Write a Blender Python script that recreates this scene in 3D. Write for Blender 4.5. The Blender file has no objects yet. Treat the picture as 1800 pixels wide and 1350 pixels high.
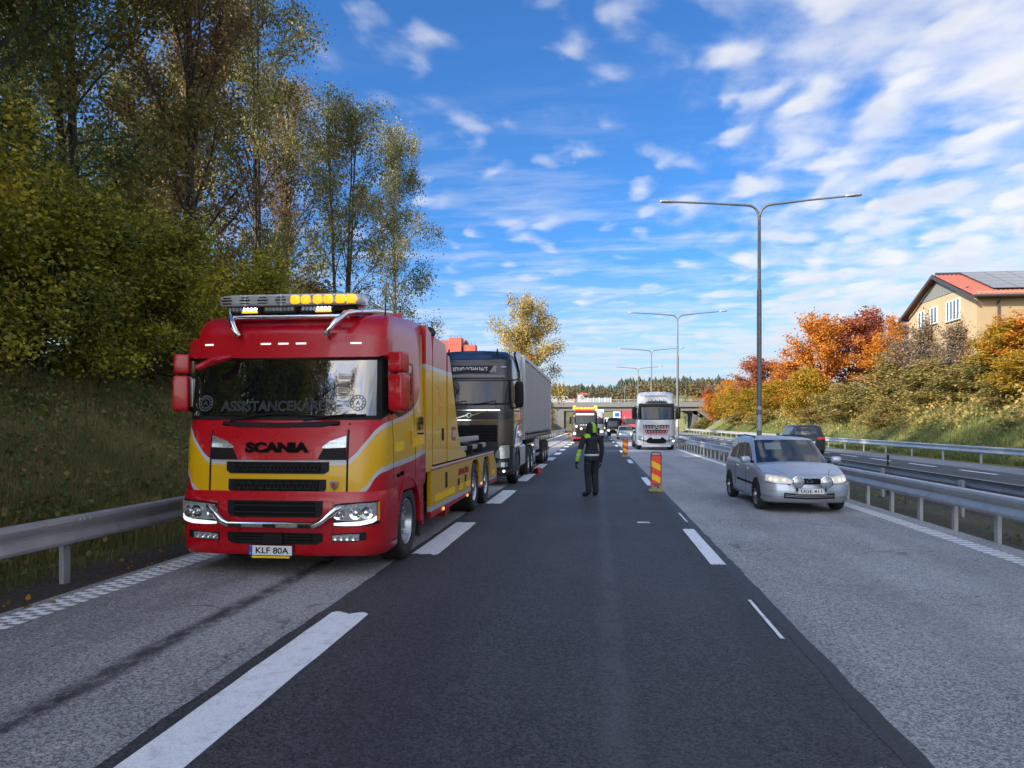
import bpy, bmesh, math, random
import numpy as np
from mathutils import Vector, Matrix, Euler

R = math.radians
SC = bpy.context.scene
COL = SC.collection

# ------------------------------------------------------------------ camera
cam_d = bpy.data.cameras.new('camera')
cam = bpy.data.objects.new('camera', cam_d)
COL.objects.link(cam)
cam.location = (0, 0, 1.8)
cam.rotation_euler = (R(90), 0, R(6.58))
cam_d.sensor_fit = 'HORIZONTAL'
cam_d.sensor_width = 36.0
cam_d.lens = 36.0 * 1300 / 1800
cam_d.shift_y = 69 / 1800
cam_d.clip_start = 0.1
cam_d.clip_end = 9000
SC.camera = cam

# ------------------------------------------------------------------ world
SUN_EL, SUN_AZ = 25.0, 234.0          # azimuth clockwise from +Y: the sun stands to the left, a little behind the camera
wd = bpy.data.worlds.new('World')
SC.world = wd
wd.use_nodes = True
NT = wd.node_tree
for n in list(NT.nodes):
    NT.nodes.remove(n)


class G:
    """tiny node-graph helper"""
    def __init__(s, tree):
        s.t = tree

    def n(s, typ, **kw):
        nd = s.t.nodes.new(typ)
        for k, v in kw.items():
            setattr(nd, k, v)
        return nd

    def put(s, sock, v):
        if isinstance(v, bpy.types.NodeSocket):
            s.t.links.new(v, sock)
        elif v is not None:
            if hasattr(sock.default_value, '__len__') and not hasattr(v, '__len__'):
                v = [v] * len(sock.default_value)
            if hasattr(sock.default_value, '__len__') and len(v) == 3 and len(sock.default_value) == 4:
                v = (*v, 1)
            sock.default_value = v

    def m(s, op, a, b=None, c=None, clamp=False):
        nd = s.n('ShaderNodeMath', operation=op, use_clamp=clamp)
        for i, v in enumerate((a, b, c)):
            if v is not None:
                s.put(nd.inputs[i], v)
        return nd.outputs[0]

    def mix(s, f, a, b, typ='MIX'):
        nd = s.n('ShaderNodeMix', data_type='RGBA', blend_type=typ)
        s.put(nd.inputs[0], f)
        s.put(nd.inputs[6], a)
        s.put(nd.inputs[7], b)
        return nd.outputs[2]

    def noise(s, vec, scale, detail=4, rough=.55, dim='3D', dist=0.0):
        nd = s.n('ShaderNodeTexNoise', noise_dimensions=dim)
        if vec is not None:
            s.put(nd.inputs['Vector'], vec)
        nd.inputs['Scale'].default_value = scale
        nd.inputs['Detail'].default_value = detail
        nd.inputs['Roughness'].default_value = rough
        nd.inputs['Distortion'].default_value = dist
        return nd.outputs[0]

    def ss(s, v, a, b, lo=0.0, hi=1.0):
        nd = s.n('ShaderNodeMapRange', interpolation_type='SMOOTHSTEP')
        s.put(nd.inputs[0], v)
        for i, x in enumerate((a, b, lo, hi)):
            s.put(nd.inputs[1 + i], x)
        return nd.outputs[0]

    def ramp(s, f, stops, mode='LINEAR'):
        nd = s.n('ShaderNodeValToRGB')
        cr = nd.color_ramp
        cr.interpolation = mode
        while len(cr.elements) < len(stops):
            cr.elements.new(0.5)
        for e, (p, c) in zip(cr.elements, stops):
            e.position = p
            e.color = (*c, 1)
        s.put(nd.inputs[0], f)
        return nd.outputs[0]

    def comb(s, x, y, z):
        nd = s.n('ShaderNodeCombineXYZ')
        for i, v in enumerate((x, y, z)):
            s.put(nd.inputs[i], v)
        return nd.outputs[0]

    def sep(s, v):
        nd = s.n('ShaderNodeSeparateXYZ')
        s.put(nd.inputs[0], v)
        return nd.outputs


SKY_STR = 0.13
g = G(NT)
sky = g.n('ShaderNodeTexSky', sky_type='NISHITA')
sky.sun_disc = False
sky.sun_elevation = R(SUN_EL)
sky.sun_rotation = R(SUN_AZ)
sky.altitude = 100
sky.air_density = 1.0
sky.dust_density = 0.6
sky.ozone_density = 2.5
tc = g.n('ShaderNodeTexCoord')
dx, dy, dz = g.sep(tc.outputs['Generated'])
zz = g.m('MAXIMUM', dz, 0.0)
den = g.m('ADD', zz, 0.10)
px = g.m('DIVIDE', dx, den)
py = g.m('DIVIDE', dy, den)
pv = g.comb(px, g.m('MULTIPLY', py, 1.25), 3.7)
warp = g.noise(pv, 0.9, 3, .5)
pv2 = g.comb(g.m('ADD', px, g.m('MULTIPLY', warp, 0.5)), g.m('MULTIPLY', py, .78), 1.3)
n_big = g.noise(pv2, 1.05, 3, .5)
n_mid = g.noise(pv2, 6.0, 5, .50)
vcl = g.n('ShaderNodeTexVoronoi', feature='SMOOTH_F1')
nw = g.n('ShaderNodeTexNoise')
g.put(nw.inputs['Vector'], pv2)
nw.inputs['Scale'].default_value = 6.0
nw.inputs['Detail'].default_value = 3
vw = g.n('ShaderNodeVectorMath', operation='MULTIPLY_ADD')
g.t.links.new(nw.outputs['Color'], vw.inputs[0])
vw.inputs[1].default_value = (.22, .22, 0)
g.put(vw.inputs[2], pv2)
g.t.links.new(vw.outputs[0], vcl.inputs['Vector'])
vcl.inputs['Scale'].default_value = 6.6
vcl.inputs['Smoothness'].default_value = .6
puff = g.ss(vcl.outputs['Distance'], .62, .08)
n_fine = g.noise(pv2, 11.0, 5, .55)
n_soft = g.noise(g.comb(g.m('MULTIPLY', px, .8), g.m('MULTIPLY', py, 2.2), 9.1), 2.2, 7, .6)
dens = g.m('ADD', g.m('ADD', g.m('MULTIPLY', n_mid, .36), g.m('MULTIPLY', n_big, .30)), g.m('ADD', g.m('MULTIPLY', n_fine, .16), g.m('MULTIPLY', puff, .18)))
side = g.ss(g.m('SUBTRACT', px, g.m('MULTIPLY', py, .12)), -0.45, 0.75)        # the sky clears towards the left, where the trees are
back = g.ss(dy, 0.3, -0.5)                                                      # broken cloud goes on behind the camera
cover = g.m('MAXIMUM', side, back)
thr = g.m('SUBTRACT', 0.572, g.m('MULTIPLY', cover, 0.235))
cl = g.ss(g.m('SUBTRACT', dens, thr), -0.08, 0.21)
low = g.ss(zz, 0.50, 0.10)
wisp = g.m('MULTIPLY', g.ss(n_soft, .44, .72), g.m('MULTIPLY', low, .45))
low2 = g.ss(zz, 0.22, 0.04)
veil = g.m('MULTIPLY', g.m('ADD', .52, g.m('MULTIPLY', g.ss(n_soft, .4, .65), .5)), low2)
cl_all = g.m('SUBTRACT', 1.0, g.m('MULTIPLY', g.m('MULTIPLY', g.m('SUBTRACT', 1.0, g.m('MULTIPLY', cl, .88)), g.m('SUBTRACT', 1.0, wisp)), g.m('SUBTRACT', 1.0, veil)))
thick = g.ss(g.m('SUBTRACT', dens, thr), 0.02, 0.24)
lit = g.noise(pv2, 5.0, 4, .5)
ccol = g.mix(g.m('MULTIPLY', thick, g.ss(lit, .35, .65)), (0.86, 0.85, 0.86), (0.66, 0.69, 0.76))
ccol = g.mix(low2, ccol, (0.62, 0.67, 0.73))
scale_c = g.n('ShaderNodeVectorMath', operation='SCALE')
g.put(scale_c.inputs[0], ccol)
scale_c.inputs['Scale'].default_value = 0.222 / SKY_STR
tint = g.n('ShaderNodeVectorMath', operation='MULTIPLY')
g.put(tint.inputs[0], sky.outputs[0])
tint.inputs[1].default_value = (0.094, 0.198, 0.315)
skycol0 = g.mix(cl_all, tint.outputs[0], scale_c.outputs[0])
# sky and clouds grow brighter towards the sun: gain added to fill the shaded road
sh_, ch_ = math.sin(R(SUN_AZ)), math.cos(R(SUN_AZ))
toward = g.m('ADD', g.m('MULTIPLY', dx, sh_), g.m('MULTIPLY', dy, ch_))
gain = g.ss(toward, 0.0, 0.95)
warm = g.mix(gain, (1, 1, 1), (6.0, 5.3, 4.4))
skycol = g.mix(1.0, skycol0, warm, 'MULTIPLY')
bg = g.n('ShaderNodeBackground')
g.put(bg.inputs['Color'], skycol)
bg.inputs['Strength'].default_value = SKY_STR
wo = g.n('ShaderNodeOutputWorld')
NT.links.new(bg.outputs[0], wo.inputs['Surface'])

# ------------------------------------------------------------------ sun
sd = bpy.data.lights.new('sun', 'SUN')
sd.energy = 2.0
sd.angle = R(0.53)
sd.color = (1.0, 0.88, 0.72)
sun = bpy.data.objects.new('sun', sd)
COL.objects.link(sun)
sdir = Vector((math.sin(R(SUN_AZ)) * math.cos(R(SUN_EL)), math.cos(R(SUN_AZ)) * math.cos(R(SUN_EL)), math.sin(R(SUN_EL))))
sun.rotation_euler = sdir.to_track_quat('Z', 'Y').to_euler()

# ------------------------------------------------------------------ exposure
SC.view_settings.view_transform = 'Standard'
SC.view_settings.look = 'None'
SC.view_settings.exposure = 2.4
SC.view_settings.gamma = 1.0
SC.view_settings.use_curve_mapping = False
SC.render.engine = 'CYCLES'
SC.cycles.max_bounces = 7
SC.cycles.diffuse_bounces = 4
SC.cycles.glossy_bounces = 3
SC.cycles.transparent_max_bounces = 6
SC.cycles.transmission_bounces = 4
SC.cycles.caustics_reflective = False
SC.cycles.caustics_refractive = False

# ================================================================== helpers
def tag(o, label=None, cat=None, group=None, kind=None):
    if label: o['label'] = label
    if cat: o['category'] = cat
    if group: o['group'] = group
    if kind: o['kind'] = kind
    return o


def link(name, data, parent=None, loc=None, rot=None):
    o = bpy.data.objects.new(name, data)
    COL.objects.link(o)
    if parent is not None: o.parent = parent
    if loc is not None: o.location = loc
    if rot is not None: o.rotation_euler = rot
    return o


def thing(name, label, cat, loc=(0, 0, 0), rz=0.0, group=None):
    o = link(name, None, None, loc, (0, 0, rz))
    o.empty_display_size = 0.2
    return tag(o, label, cat, group)


KIDS = {}


def children_of(o):
    return [c for c in COL.objects if c.parent is o]


def dup(root, loc=None, rz=None, label=None, scale=None, group=None):
    """copy of a thing with its parts and their sub-parts (mesh data shared)"""
    def cp(o, par):
        c = o.copy()
        COL.objects.link(c)
        c.parent = par
        for k in o.children:
            cp(k, c)
        return c
    r = cp(root, None)
    if loc is not None: r.location = loc
    if rz is not None: r.rotation_euler = (0, 0, rz)
    if scale is not None: r.scale = scale if hasattr(scale, '__len__') else (scale,) * 3
    if label: r['label'] = label
    if group: r['group'] = group
    return r


class MB:
    """collects shapes into one mesh"""
    def __init__(s):
        s.v, s.f, s.mi = [], [], []
        s.cur = 0

    def add(s, vs, fs):
        b = len(s.v)
        s.v.extend([tuple(v) for v in vs])
        s.f.extend([tuple(i + b for i in f) for f in fs])
        s.mi.extend([s.cur] * len(fs))
        return s

    def box(s, c, d, rot=None, bev=0.0):
        hx, hy, hz = d[0] / 2, d[1] / 2, d[2] / 2
        M = Euler(rot).to_matrix() if rot is not None else None
        c = Vector(c)
        if bev <= 0:
            vs = [Vector((x, y, z)) for z in (-hz, hz) for y in (-hy, hy) for x in (-hx, hx)]
            fs = [(0, 2, 3, 1), (4, 5, 7, 6), (0, 1, 5, 4), (2, 6, 7, 3), (0, 4, 6, 2), (1, 3, 7, 5)]
        else:
            b = min(bev, hx * .95, hy * .95, hz * .95)
            vs, idx = [], {}
            for sx in (-1, 1):
                for sy in (-1, 1):
                    for sz in (-1, 1):
                        for ax in range(3):
                            p = [sx * (hx - b), sy * (hy - b), sz * (hz - b)]
                            p[ax] = (sx * hx, sy * hy, sz * hz)[ax]
                            idx[(sx, sy, sz, ax)] = len(vs)
                            vs.append(Vector(p))
            fs = []
            for ax in range(3):
                o1, o2 = [a for a in range(3) if a != ax]
                for sg in (-1, 1):
                    q = []
                    for a, b2 in ((-1, -1), (1, -1), (1, 1), (-1, 1)):
                        k = [0, 0, 0]
                        k[ax], k[o1], k[o2] = sg, a, b2
                        q.append(idx[(*k, ax)])
                    fs.append(tuple(q))
            for ax in range(3):
                o1, o2 = [a for a in range(3) if a != ax]
                for a in (-1, 1):
                    for b2 in (-1, 1):
                        q = []
                        for sg, w in ((-1, o1), (1, o1), (1, o2), (-1, o2)):
                            k = [0, 0, 0]
                            k[ax], k[o1], k[o2] = sg, a, b2
                            q.append(idx[(*k, w)])
                        fs.append(tuple(q))
            for sx in (-1, 1):
                for sy in (-1, 1):
                    for sz in (-1, 1):
                        fs.append(tuple(idx[(sx, sy, sz, a)] for a in range(3)))
        if M is not None:
            vs = [M @ v for v in vs]
        return s.add([v + c for v in vs], fs)

    def rbox(s, c, d, rot=None, n=4.0, k=10):
        """rounded box (superellipsoid)"""
        M = Euler(rot).to_matrix() if rot is not None else Matrix.Identity(3)
        c = Vector(c)
        pw = lambda v, e: math.copysign(abs(v) ** e, v)
        e = 2.0 / n
        vs, fs = [], []
        rows, cols = k, 2 * k
        for i in range(rows + 1):
            a = -math.pi / 2 + math.pi * i / rows
            for j in range(cols):
                b = 2 * math.pi * j / cols
                vs.append(c + M @ Vector((d[0] / 2 * pw(math.cos(a), e) * pw(math.cos(b), e), d[1] / 2 * pw(math.cos(a), e) * pw(math.sin(b), e), d[2] / 2 * pw(math.sin(a), e))))
        for i in range(rows):
            for j in range(cols):
                j2 = (j + 1) % cols
                fs.append((i * cols + j, i * cols + j2, (i + 1) * cols + j2, (i + 1) * cols + j))
        return s.add(vs, fs)

    def tube(s, pts, r, n=8, caps=True):
        pts = [Vector(p) for p in pts]
        rs = r if hasattr(r, '__len__') else [r] * len(pts)
        vs, fs = [], []
        prev = None
        for i, p in enumerate(pts):
            if i == 0: t = pts[1] - pts[0]
            elif i == len(pts) - 1: t = pts[-1] - pts[-2]
            else: t = (pts[i + 1] - pts[i]).normalized() + (pts[i] - pts[i - 1]).normalized()
            t = t.normalized() if t.length > 1e-9 else Vector((0, 0, 1))
            if prev is None:
                a = Vector((0, 0, 1)) if abs(t.z) < .9 else Vector((1, 0, 0))
                u = t.cross(a).normalized()
            else:
                u = prev - t * prev.dot(t)
                u = u.normalized() if u.length > 1e-6 else t.orthogonal().normalized()
            prev = u
            w = t.cross(u)
            for k in range(n):
                an = 2 * math.pi * k / n
                vs.append(p + (u * math.cos(an) + w * math.sin(an)) * rs[i])
        for i in range(len(pts) - 1):
            for k in range(n):
                k2 = (k + 1) % n
                fs.append((i * n + k, i * n + k2, (i + 1) * n + k2, (i + 1) * n + k))
        if caps:
            fs.append(tuple(range(n - 1, -1, -1)))
            fs.append(tuple((len(pts) - 1) * n + k for k in range(n)))
        return s.add(vs, fs)

    def lathe(s, c, axis, prof, n=24):
        """prof: list of (along axis, radius)"""
        ax = Vector(axis).normalized()
        u = ax.orthogonal().normalized()
        w = ax.cross(u)
        c = Vector(c)
        vs, fs = [], []
        for (h, r) in prof:
            for k in range(n):
                an = 2 * math.pi * k / n
                vs.append(c + ax * h + (u * math.cos(an) + w * math.sin(an)) * max(r, 1e-4))
        for i in range(len(prof) - 1):
            for k in range(n):
                k2 = (k + 1) % n
                fs.append((i * n + k, i * n + k2, (i + 1) * n + k2, (i + 1) * n + k))
        return s.add(vs, fs)

    def prism(s, poly, axis, a, b):
        """poly: 2D points in the plane normal to axis ('x','y','z'), extruded from a to b"""
        def P(p, h):
            return {'x': (h, p[0], p[1]), 'y': (p[0], h, p[1]), 'z': (p[0], p[1], h)}[axis]
        n = len(poly)
        vs = [P(p, a) for p in poly] + [P(p, b) for p in poly]
        fs = [tuple(range(n - 1, -1, -1)), tuple(range(n, 2 * n))]
        fs += [(i, (i + 1) % n, n + (i + 1) % n, n + i) for i in range(n)]
        return s.add(vs, fs)

    def build(s, name, mats, parent=None, smooth=None, loc=None, rot=None, fix=True):
        me = bpy.data.meshes.new(name)
        me.from_pydata(s.v, [], s.f)
        if not isinstance(mats, (list, tuple)): mats = [mats]
        for m in mats: me.materials.append(m)
        if len(mats) > 1:
            me.polygons.foreach_set('material_index', s.mi)
        if fix:
            bm = bmesh.new()
            bm.from_mesh(me)
            bmesh.ops.recalc_face_normals(bm, faces=bm.faces)
            bm.to_mesh(me)
            bm.free()
        if smooth is not None:
            me.polygons.foreach_set('use_smooth', [True] * len(me.polygons))
            me.set_sharp_from_angle(angle=R(smooth))
        me.update()
        return link(name, me, parent, loc, rot)


def np_mesh(name, V, nv, mats, smooth=False):
    """mesh from a flat array of polygons, each of nv own vertices"""
    V = np.asarray(V, dtype=np.float32).reshape(-1, 3)
    n = len(V)
    me = bpy.data.meshes.new(name)
    me.vertices.add(n)
    me.vertices.foreach_set('co', V.ravel())
    me.loops.add(n)
    me.loops.foreach_set('vertex_index', np.arange(n, dtype=np.int32))
    me.polygons.add(n // nv)
    me.polygons.foreach_set('loop_start', np.arange(0, n, nv, dtype=np.int32))
    if not isinstance(mats, (list, tuple)): mats = [mats]
    for m in mats: me.materials.append(m)
    me.update(calc_edges=True)
    return me


def grid_mesh(name, X, Y, Z, mats, smooth=True):
    """X, Y, Z: 2D arrays"""
    ny, nx = X.shape
    V = np.stack([X, Y, Z], -1).reshape(-1, 3).astype(np.float32)
    idx = np.arange(ny * nx).reshape(ny, nx)
    F = np.stack([idx[:-1, :-1], idx[:-1, 1:], idx[1:, 1:], idx[1:, :-1]], -1).reshape(-1, 4)
    me = bpy.data.meshes.new(name)
    me.vertices.add(len(V))
    me.vertices.foreach_set('co', V.ravel())
    me.loops.add(F.size)
    me.loops.foreach_set('vertex_index', F.ravel().astype(np.int32))
    me.polygons.add(len(F))
    me.polygons.foreach_set('loop_start', np.arange(0, F.size, 4, dtype=np.int32))
    me.polygons.foreach_set('use_smooth', np.full(len(F), smooth))
    if not isinstance(mats, (list, tuple)): mats = [mats]
    for m in mats: me.materials.append(m)
    me.update(calc_edges=True)
    return me


# ================================================================== materials
def new_mat(name):
    m = bpy.data.materials.new(name)
    m.use_nodes = True
    t = m.node_tree
    b = t.nodes['Principled BSDF']
    return m, G(t), b


def mat(name, col, rough=.5, metal=0.0, coat=0.0, var=.12, vscale=6.0, bump=0.0, bscale=40.0, spec=None, ior=None, dirt=0.0, emit=None, estr=0.0):
    """plain surface with a little uneven colour, gloss and wear"""
    m, g, b = new_mat(name)
    tc = g.n('ShaderNodeTexCoord')
    v = tc.outputs['Object']
    n1 = g.noise(v, vscale, 5, .6)
    c = g.mix(n1, tuple(max(0, x * (1 - var)) for x in col), tuple(min(1, x * (1 + var)) for x in col))
    if dirt > 0:
        n2 = g.noise(v, vscale * .6, 6, .65)
        z = g.sep(v)[2]
        lowm = g.ss(z, 1.1, 0.2)
        f = g.m('MULTIPLY', g.ss(n2, .42, .75), g.m('ADD', .25, g.m('MULTIPLY', lowm, .75)))
        c = g.mix(g.m('MULTIPLY', f, dirt), c, (0.10, 0.09, 0.075))
    g.put(b.inputs['Base Color'], c)
    g.put(b.inputs['Roughness'], g.m('ADD', rough, g.m('MULTIPLY', g.m('SUBTRACT', n1, .5), min(.25, rough * .5))))
    b.inputs['Metallic'].default_value = metal
    b.inputs['Coat Weight'].default_value = coat
    b.inputs['Coat Roughness'].default_value = 0.04
    if spec is not None: b.inputs['Specular IOR Level'].default_value = spec
    if ior is not None: b.inputs['IOR'].default_value = ior
    if emit is not None:
        b.inputs['Emission Color'].default_value = (*emit, 1)
        b.inputs['Emission Strength'].default_value = estr
    if bump > 0:
        bn = g.n('ShaderNodeBump')
        bn.inputs['Strength'].default_value = bump
        bn.inputs['Distance'].default_value = 0.01
        g.put(bn.inputs['Height'], g.noise(v, bscale, 4, .6))
        g.t.links.new(bn.outputs[0], b.inputs['Normal'])
    return m


def asphalt(name, dark, light, stain=None, streaks=(), spec_scale=92.0, gloss=.72, crack=0.0):
    m, g, b = new_mat(name)
    tc = g.n('ShaderNodeTexCoord')
    v = tc.outputs['Object']
    x, y, z = g.sep(v)
    vor = g.n('ShaderNodeTexVoronoi', feature='F1')
    g.put(vor.inputs['Vector'], v)
    vor.inputs['Scale'].default_value = 58.0
    grain = g.noise(v, spec_scale, 3, .7)
    grain2 = g.noise(v, 34.0, 5, .8)
    f = g.m('ADD', g.m('MULTIPLY', g.ss(grain, .36, .64), .5), g.m('MULTIPLY', g.sep(vor.outputs['Color'])[0], .5))
    f = g.m('ADD', g.m('MULTIPLY', f, .78), g.m('MULTIPLY', g.ss(grain2, .36, .64), .22))
    c = g.mix(g.ss(f, .22, .80), dark, light)
    big = g.noise(g.comb(x, g.m('MULTIPLY', y, .18), 0.0), 1.3, 5, .6)
    c = g.mix(g.m('MULTIPLY', g.ss(big, .35, .7), .22), c, tuple(q * .62 for q in dark))
    patch = g.noise(v, .35, 4, .6)
    c = g.mix(g.m('MULTIPLY', g.ss(patch, .4, .68), .16), c, tuple(q * 1.25 for q in light))
    wob = g.noise(g.comb(0.0, g.m('MULTIPLY', y, 1.0), 0.0), 1.1, 5, .6)
    xw = g.m('ADD', x, g.m('MULTIPLY', g.m('SUBTRACT', wob, .5), .12))
    blot = g.noise(g.comb(x, g.m('MULTIPLY', y, .5), 4.0), 6.0, 5, .7)
    for (x0, w, col, st) in streaks:
        d = g.m('ABSOLUTE', g.m('SUBTRACT', xw, x0))
        mk = g.m('MULTIPLY', g.ss(d, w, w * .2), g.m('MULTIPLY', g.ss(blot, .25, .6), st))
        c = g.mix(mk, c, col)
    if crack > 0:
        vc = g.n('ShaderNodeTexVoronoi', feature='DISTANCE_TO_EDGE')
        cw = g.n('ShaderNodeVectorMath', operation='ADD')
        nz = g.n('ShaderNodeTexNoise')
        g.put(nz.inputs['Vector'], v)
        nz.inputs['Scale'].default_value = 1.6
        nz.inputs['Detail'].default_value = 5
        g.put(cw.inputs[0], v)
        g.t.links.new(nz.outputs['Color'], cw.inputs[1])
        g.put(vc.inputs['Vector'], cw.outputs[0])
        vc.inputs['Scale'].default_value = .33
        ck = g.m('MULTIPLY', g.ss(vc.outputs['Distance'], .010, .002), g.ss(g.noise(v, .5, 3), .5, .62))
        c = g.mix(g.m('MULTIPLY', ck, crack), c, tuple(q * .35 for q in dark))
    g.put(b.inputs['Base Color'], c)
    g.put(b.inputs['Roughness'], g.m('ADD', gloss, g.m('MULTIPLY', g.m('SUBTRACT', grain2, .5), .3)))
    b.inputs['Specular IOR Level'].default_value = .45
    bn = g.n('ShaderNodeBump')
    bn.inputs['Strength'].default_value = .9
    bn.inputs['Distance'].default_value = .008
    g.put(bn.inputs['Height'], f)
    g.t.links.new(bn.outputs[0], b.inputs['Normal'])
    return m


M_ASPH_L = asphalt('old_asphalt', (.105, .104, .105), (.56, .556, .552), streaks=[(-3.50, .17, (.022, .022, .024), .92), (-5.0, .4, (.05, .05, .05), .3), (-4.35, .5, (.05, .05, .052), .35), (3.0, .35, (.20, .205, .21), .35), (4.6, .35, (.20, .205, .21), .35)], crack=.6)
M_ASPH_D = asphalt('dark_asphalt', (.006, .006, .0065), (.098, .098, .102), streaks=[(.12, .15, (.12, .122, .128), .40), (-1.3, .45, (.02, .02, .022), .3), (1.35, .3, (.016, .016, .017), .35)], gloss=.62)
M_ASPH_O = asphalt('opposite_asphalt', (.030, .031, .034), (.12, .124, .13), streaks=[(9.4, .4, (.03, .03, .03), .4), (12.9, .4, (.03, .03, .03), .4)])
M_ASPH_P = asphalt('pale_shoulder_asphalt', (.10, .10, .105), (.34, .345, .355), crack=.6)
M_SEAM = asphalt('tar_seam', (.010, .010, .011), (.045, .046, .050), gloss=.5)


def road_paint():
    m, g, b = new_mat('road_paint')
    tc = g.n('ShaderNodeTexCoord')
    geo = g.n('ShaderNodeNewGeometry')
    v = geo.outputs['Position']
    n = g.noise(v, 60, 5, .7)
    n2 = g.noise(v, 7, 5, .65)
    c = g.mix(g.ss(n, .25, .6), (.62, .63, .64), (.84, .85, .86))
    c = g.mix(g.m('MULTIPLY', g.ss(n2, .48, .72), .5), c, (.42, .43, .45))
    c = g.mix(g.m('MULTIPLY', g.ss(g.noise(v, 130, 3, .7), .60, .70), .7), c, (.12, .12, .13))
    g.put(b.inputs['Base Color'], c)
    b.inputs['Roughness'].default_value = .65
    bn = g.n('ShaderNodeBump')
    bn.inputs['Strength'].default_value = .5
    bn.inputs['Distance'].default_value = .004
    g.put(bn.inputs['Height'], n)
    g.t.links.new(bn.outputs[0], b.inputs['Normal'])
    return m


M_PAINT = road_paint()


def soil(name, a, bcol, c3, sc=9.0, dots=None):
    m, g, b = new_mat(name)
    geo = g.n('ShaderNodeNewGeometry')
    v = geo.outputs['Position']
    n = g.noise(v, sc, 6, .7)
    n2 = g.noise(v, .45, 5, .6)
    n3 = g.noise(v, sc * 7, 4, .75)
    c = g.mix(g.ss(n, .3, .7), a, bcol)
    c = g.mix(g.m('MULTIPLY', g.ss(n2, .4, .65), .7), c, c3)
    c = g.mix(g.ss(n3, .55, .75), c, tuple(min(1, q * 1.7) for q in bcol))
    if dots:
        vr = g.n('ShaderNodeTexVoronoi')
        g.put(vr.inputs['Vector'], v)
        vr.inputs['Scale'].default_value = 9
        c = g.mix(g.m('MULTIPLY', g.ss(vr.outputs['Distance'], .16, .1), .8), c, dots)
    g.put(b.inputs['Base Color'], c)
    b.inputs['Roughness'].default_value = .95
    b.inputs['Specular IOR Level'].default_value = .15
    bn = g.n('ShaderNodeBump')
    bn.inputs['Strength'].default_value = .9
    bn.inputs['Distance'].default_value = .05
    g.put(bn.inputs['Height'], g.m('ADD', n, g.m('MULTIPLY', n3, .4)))
    g.t.links.new(bn.outputs[0], b.inputs['Normal'])
    return m


M_GROUND = soil('turf', (.10, .105, .040), (.20, .18, .085), (.125, .145, .05))
M_GRAVEL = soil('roadside_gravel', (.055, .046, .040), (.15, .13, .115), (.085, .066, .056), 26)
M_MEDIAN = soil('median_gravel', (.075, .066, .052), (.17, .155, .13), (.085, .09, .045), 18)


def leaf_mat(name, stops, trans=.35, rough=.6, gain=1.0):
    """leaf colours vary from leaf to leaf and from branch to branch"""
    m, g, b = new_mat(name)
    geo = g.n('ShaderNodeNewGeometry')
    oi = g.n('ShaderNodeObjectInfo')
    tc = g.n('ShaderNodeTexCoord')
    v = tc.outputs['Object']
    stops = [(a, tuple(min(.62, q * gain) for q in c)) for a, c in stops]
    br = g.noise(v, .55, 3, .6)
    f = g.m('ADD', g.m('MULTIPLY', geo.outputs['Random Per Island'], .55), g.m('MULTIPLY', g.ss(br, .28, .72), .45))
    f = g.m('ADD', f, g.m('MULTIPLY', g.m('SUBTRACT', oi.outputs['Random'], .5), .16), clamp=True)
    c = g.ramp(f, stops)
    g.put(b.inputs['Base Color'], c)
    b.inputs['Roughness'].default_value = rough
    b.inputs['Specular IOR Level'].default_value = .3
    tl = g.n('ShaderNodeBsdfTranslucent')
    g.put(tl.inputs['Color'], c)
    mx = g.n('ShaderNodeMixShader')
    mx.inputs[0].default_value = trans
    out = [n for n in g.t.nodes if n.type == 'OUTPUT_MATERIAL'][0]
    g.t.links.new(b.outputs[0], mx.inputs[1])
    g.t.links.new(tl.outputs[0], mx.inputs[2])
    g.t.links.new(mx.outputs[0], out.inputs['Surface'])
    return m


M_BARK = mat('bark', (.055, .045, .036), .9, var=.4, vscale=9, bump=.8, bscale=30)


def birch_bark():
    m, g, b = new_mat('birch_bark')
    tc = g.n('ShaderNodeTexCoord')
    x, y, z = g.sep(tc.outputs['Object'])
    n = g.noise(g.comb(x, y, g.m('MULTIPLY', z, 3.0)), 5, 5, .7)
    c = g.mix(g.ss(n, .48, .6), (.33, .31, .28), (.035, .03, .027))
    g.put(b.inputs['Base Color'], c)
    b.inputs['Roughness'].default_value = .8
    return m


M_BIRCH = birch_bark()

M_STEEL = mat('galvanised_steel', (.46, .465, .47), .46, metal=.5, var=.22, vscale=3.5, dirt=.35, bump=.12, bscale=14)
M_STEEL_D = mat("weathered_steel", (.34, .35, .36), .5, metal=.6, var=.15, vscale=2, dirt=.2)
M_CHROME = mat('chrome', (.80, .81, .82), .09, metal=1.0, var=.05)
M_BLACK = mat('black_plastic', (.008, .008, .009), .55, var=.3, spec=.22)
M_GRILLE = mat('grille_mesh', (.006, .006, .007), .7, var=.3, spec=.12, bump=.6, bscale=90)
M_RUBBER = mat('tyre_rubber', (.020, .020, .021), .8, var=.3, vscale=12, bump=.5, bscale=60, dirt=.3)
M_RIM = mat('alloy_rim', (.55, .56, .58), .28, metal=.9, var=.15, dirt=.15)
M_CHASSIS = mat('chassis_black', (.014, .0135, .0135), .7, var=.4, dirt=.3, spec=.25)
M_GLASS_D = mat('lorry_glass', (.006, .009, .014), .02, var=.1, ior=1.5)
M_GLASS_T = mat('dark_windscreen', (.004, .006, .008), .02, var=.1, ior=2.1, spec=.62)
M_LENS = mat('lamp_lens', (.36, .38, .40), .10, metal=.4, var=.85, vscale=26, ior=1.6, coat=1)
M_LAMP_ON = mat('lit_lamp', (.9, .88, .82), .2, emit=(1.0, .93, .80), estr=.42)
M_DRL = mat('daylight_strip', (.9, .9, .9), .2, emit=(1.0, .98, .95), estr=.14)
M_AMBER_ON = mat('lit_amber_lamp', (.9, .35, .02), .2, emit=(1.0, .36, .008), estr=.32, var=.2)
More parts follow.
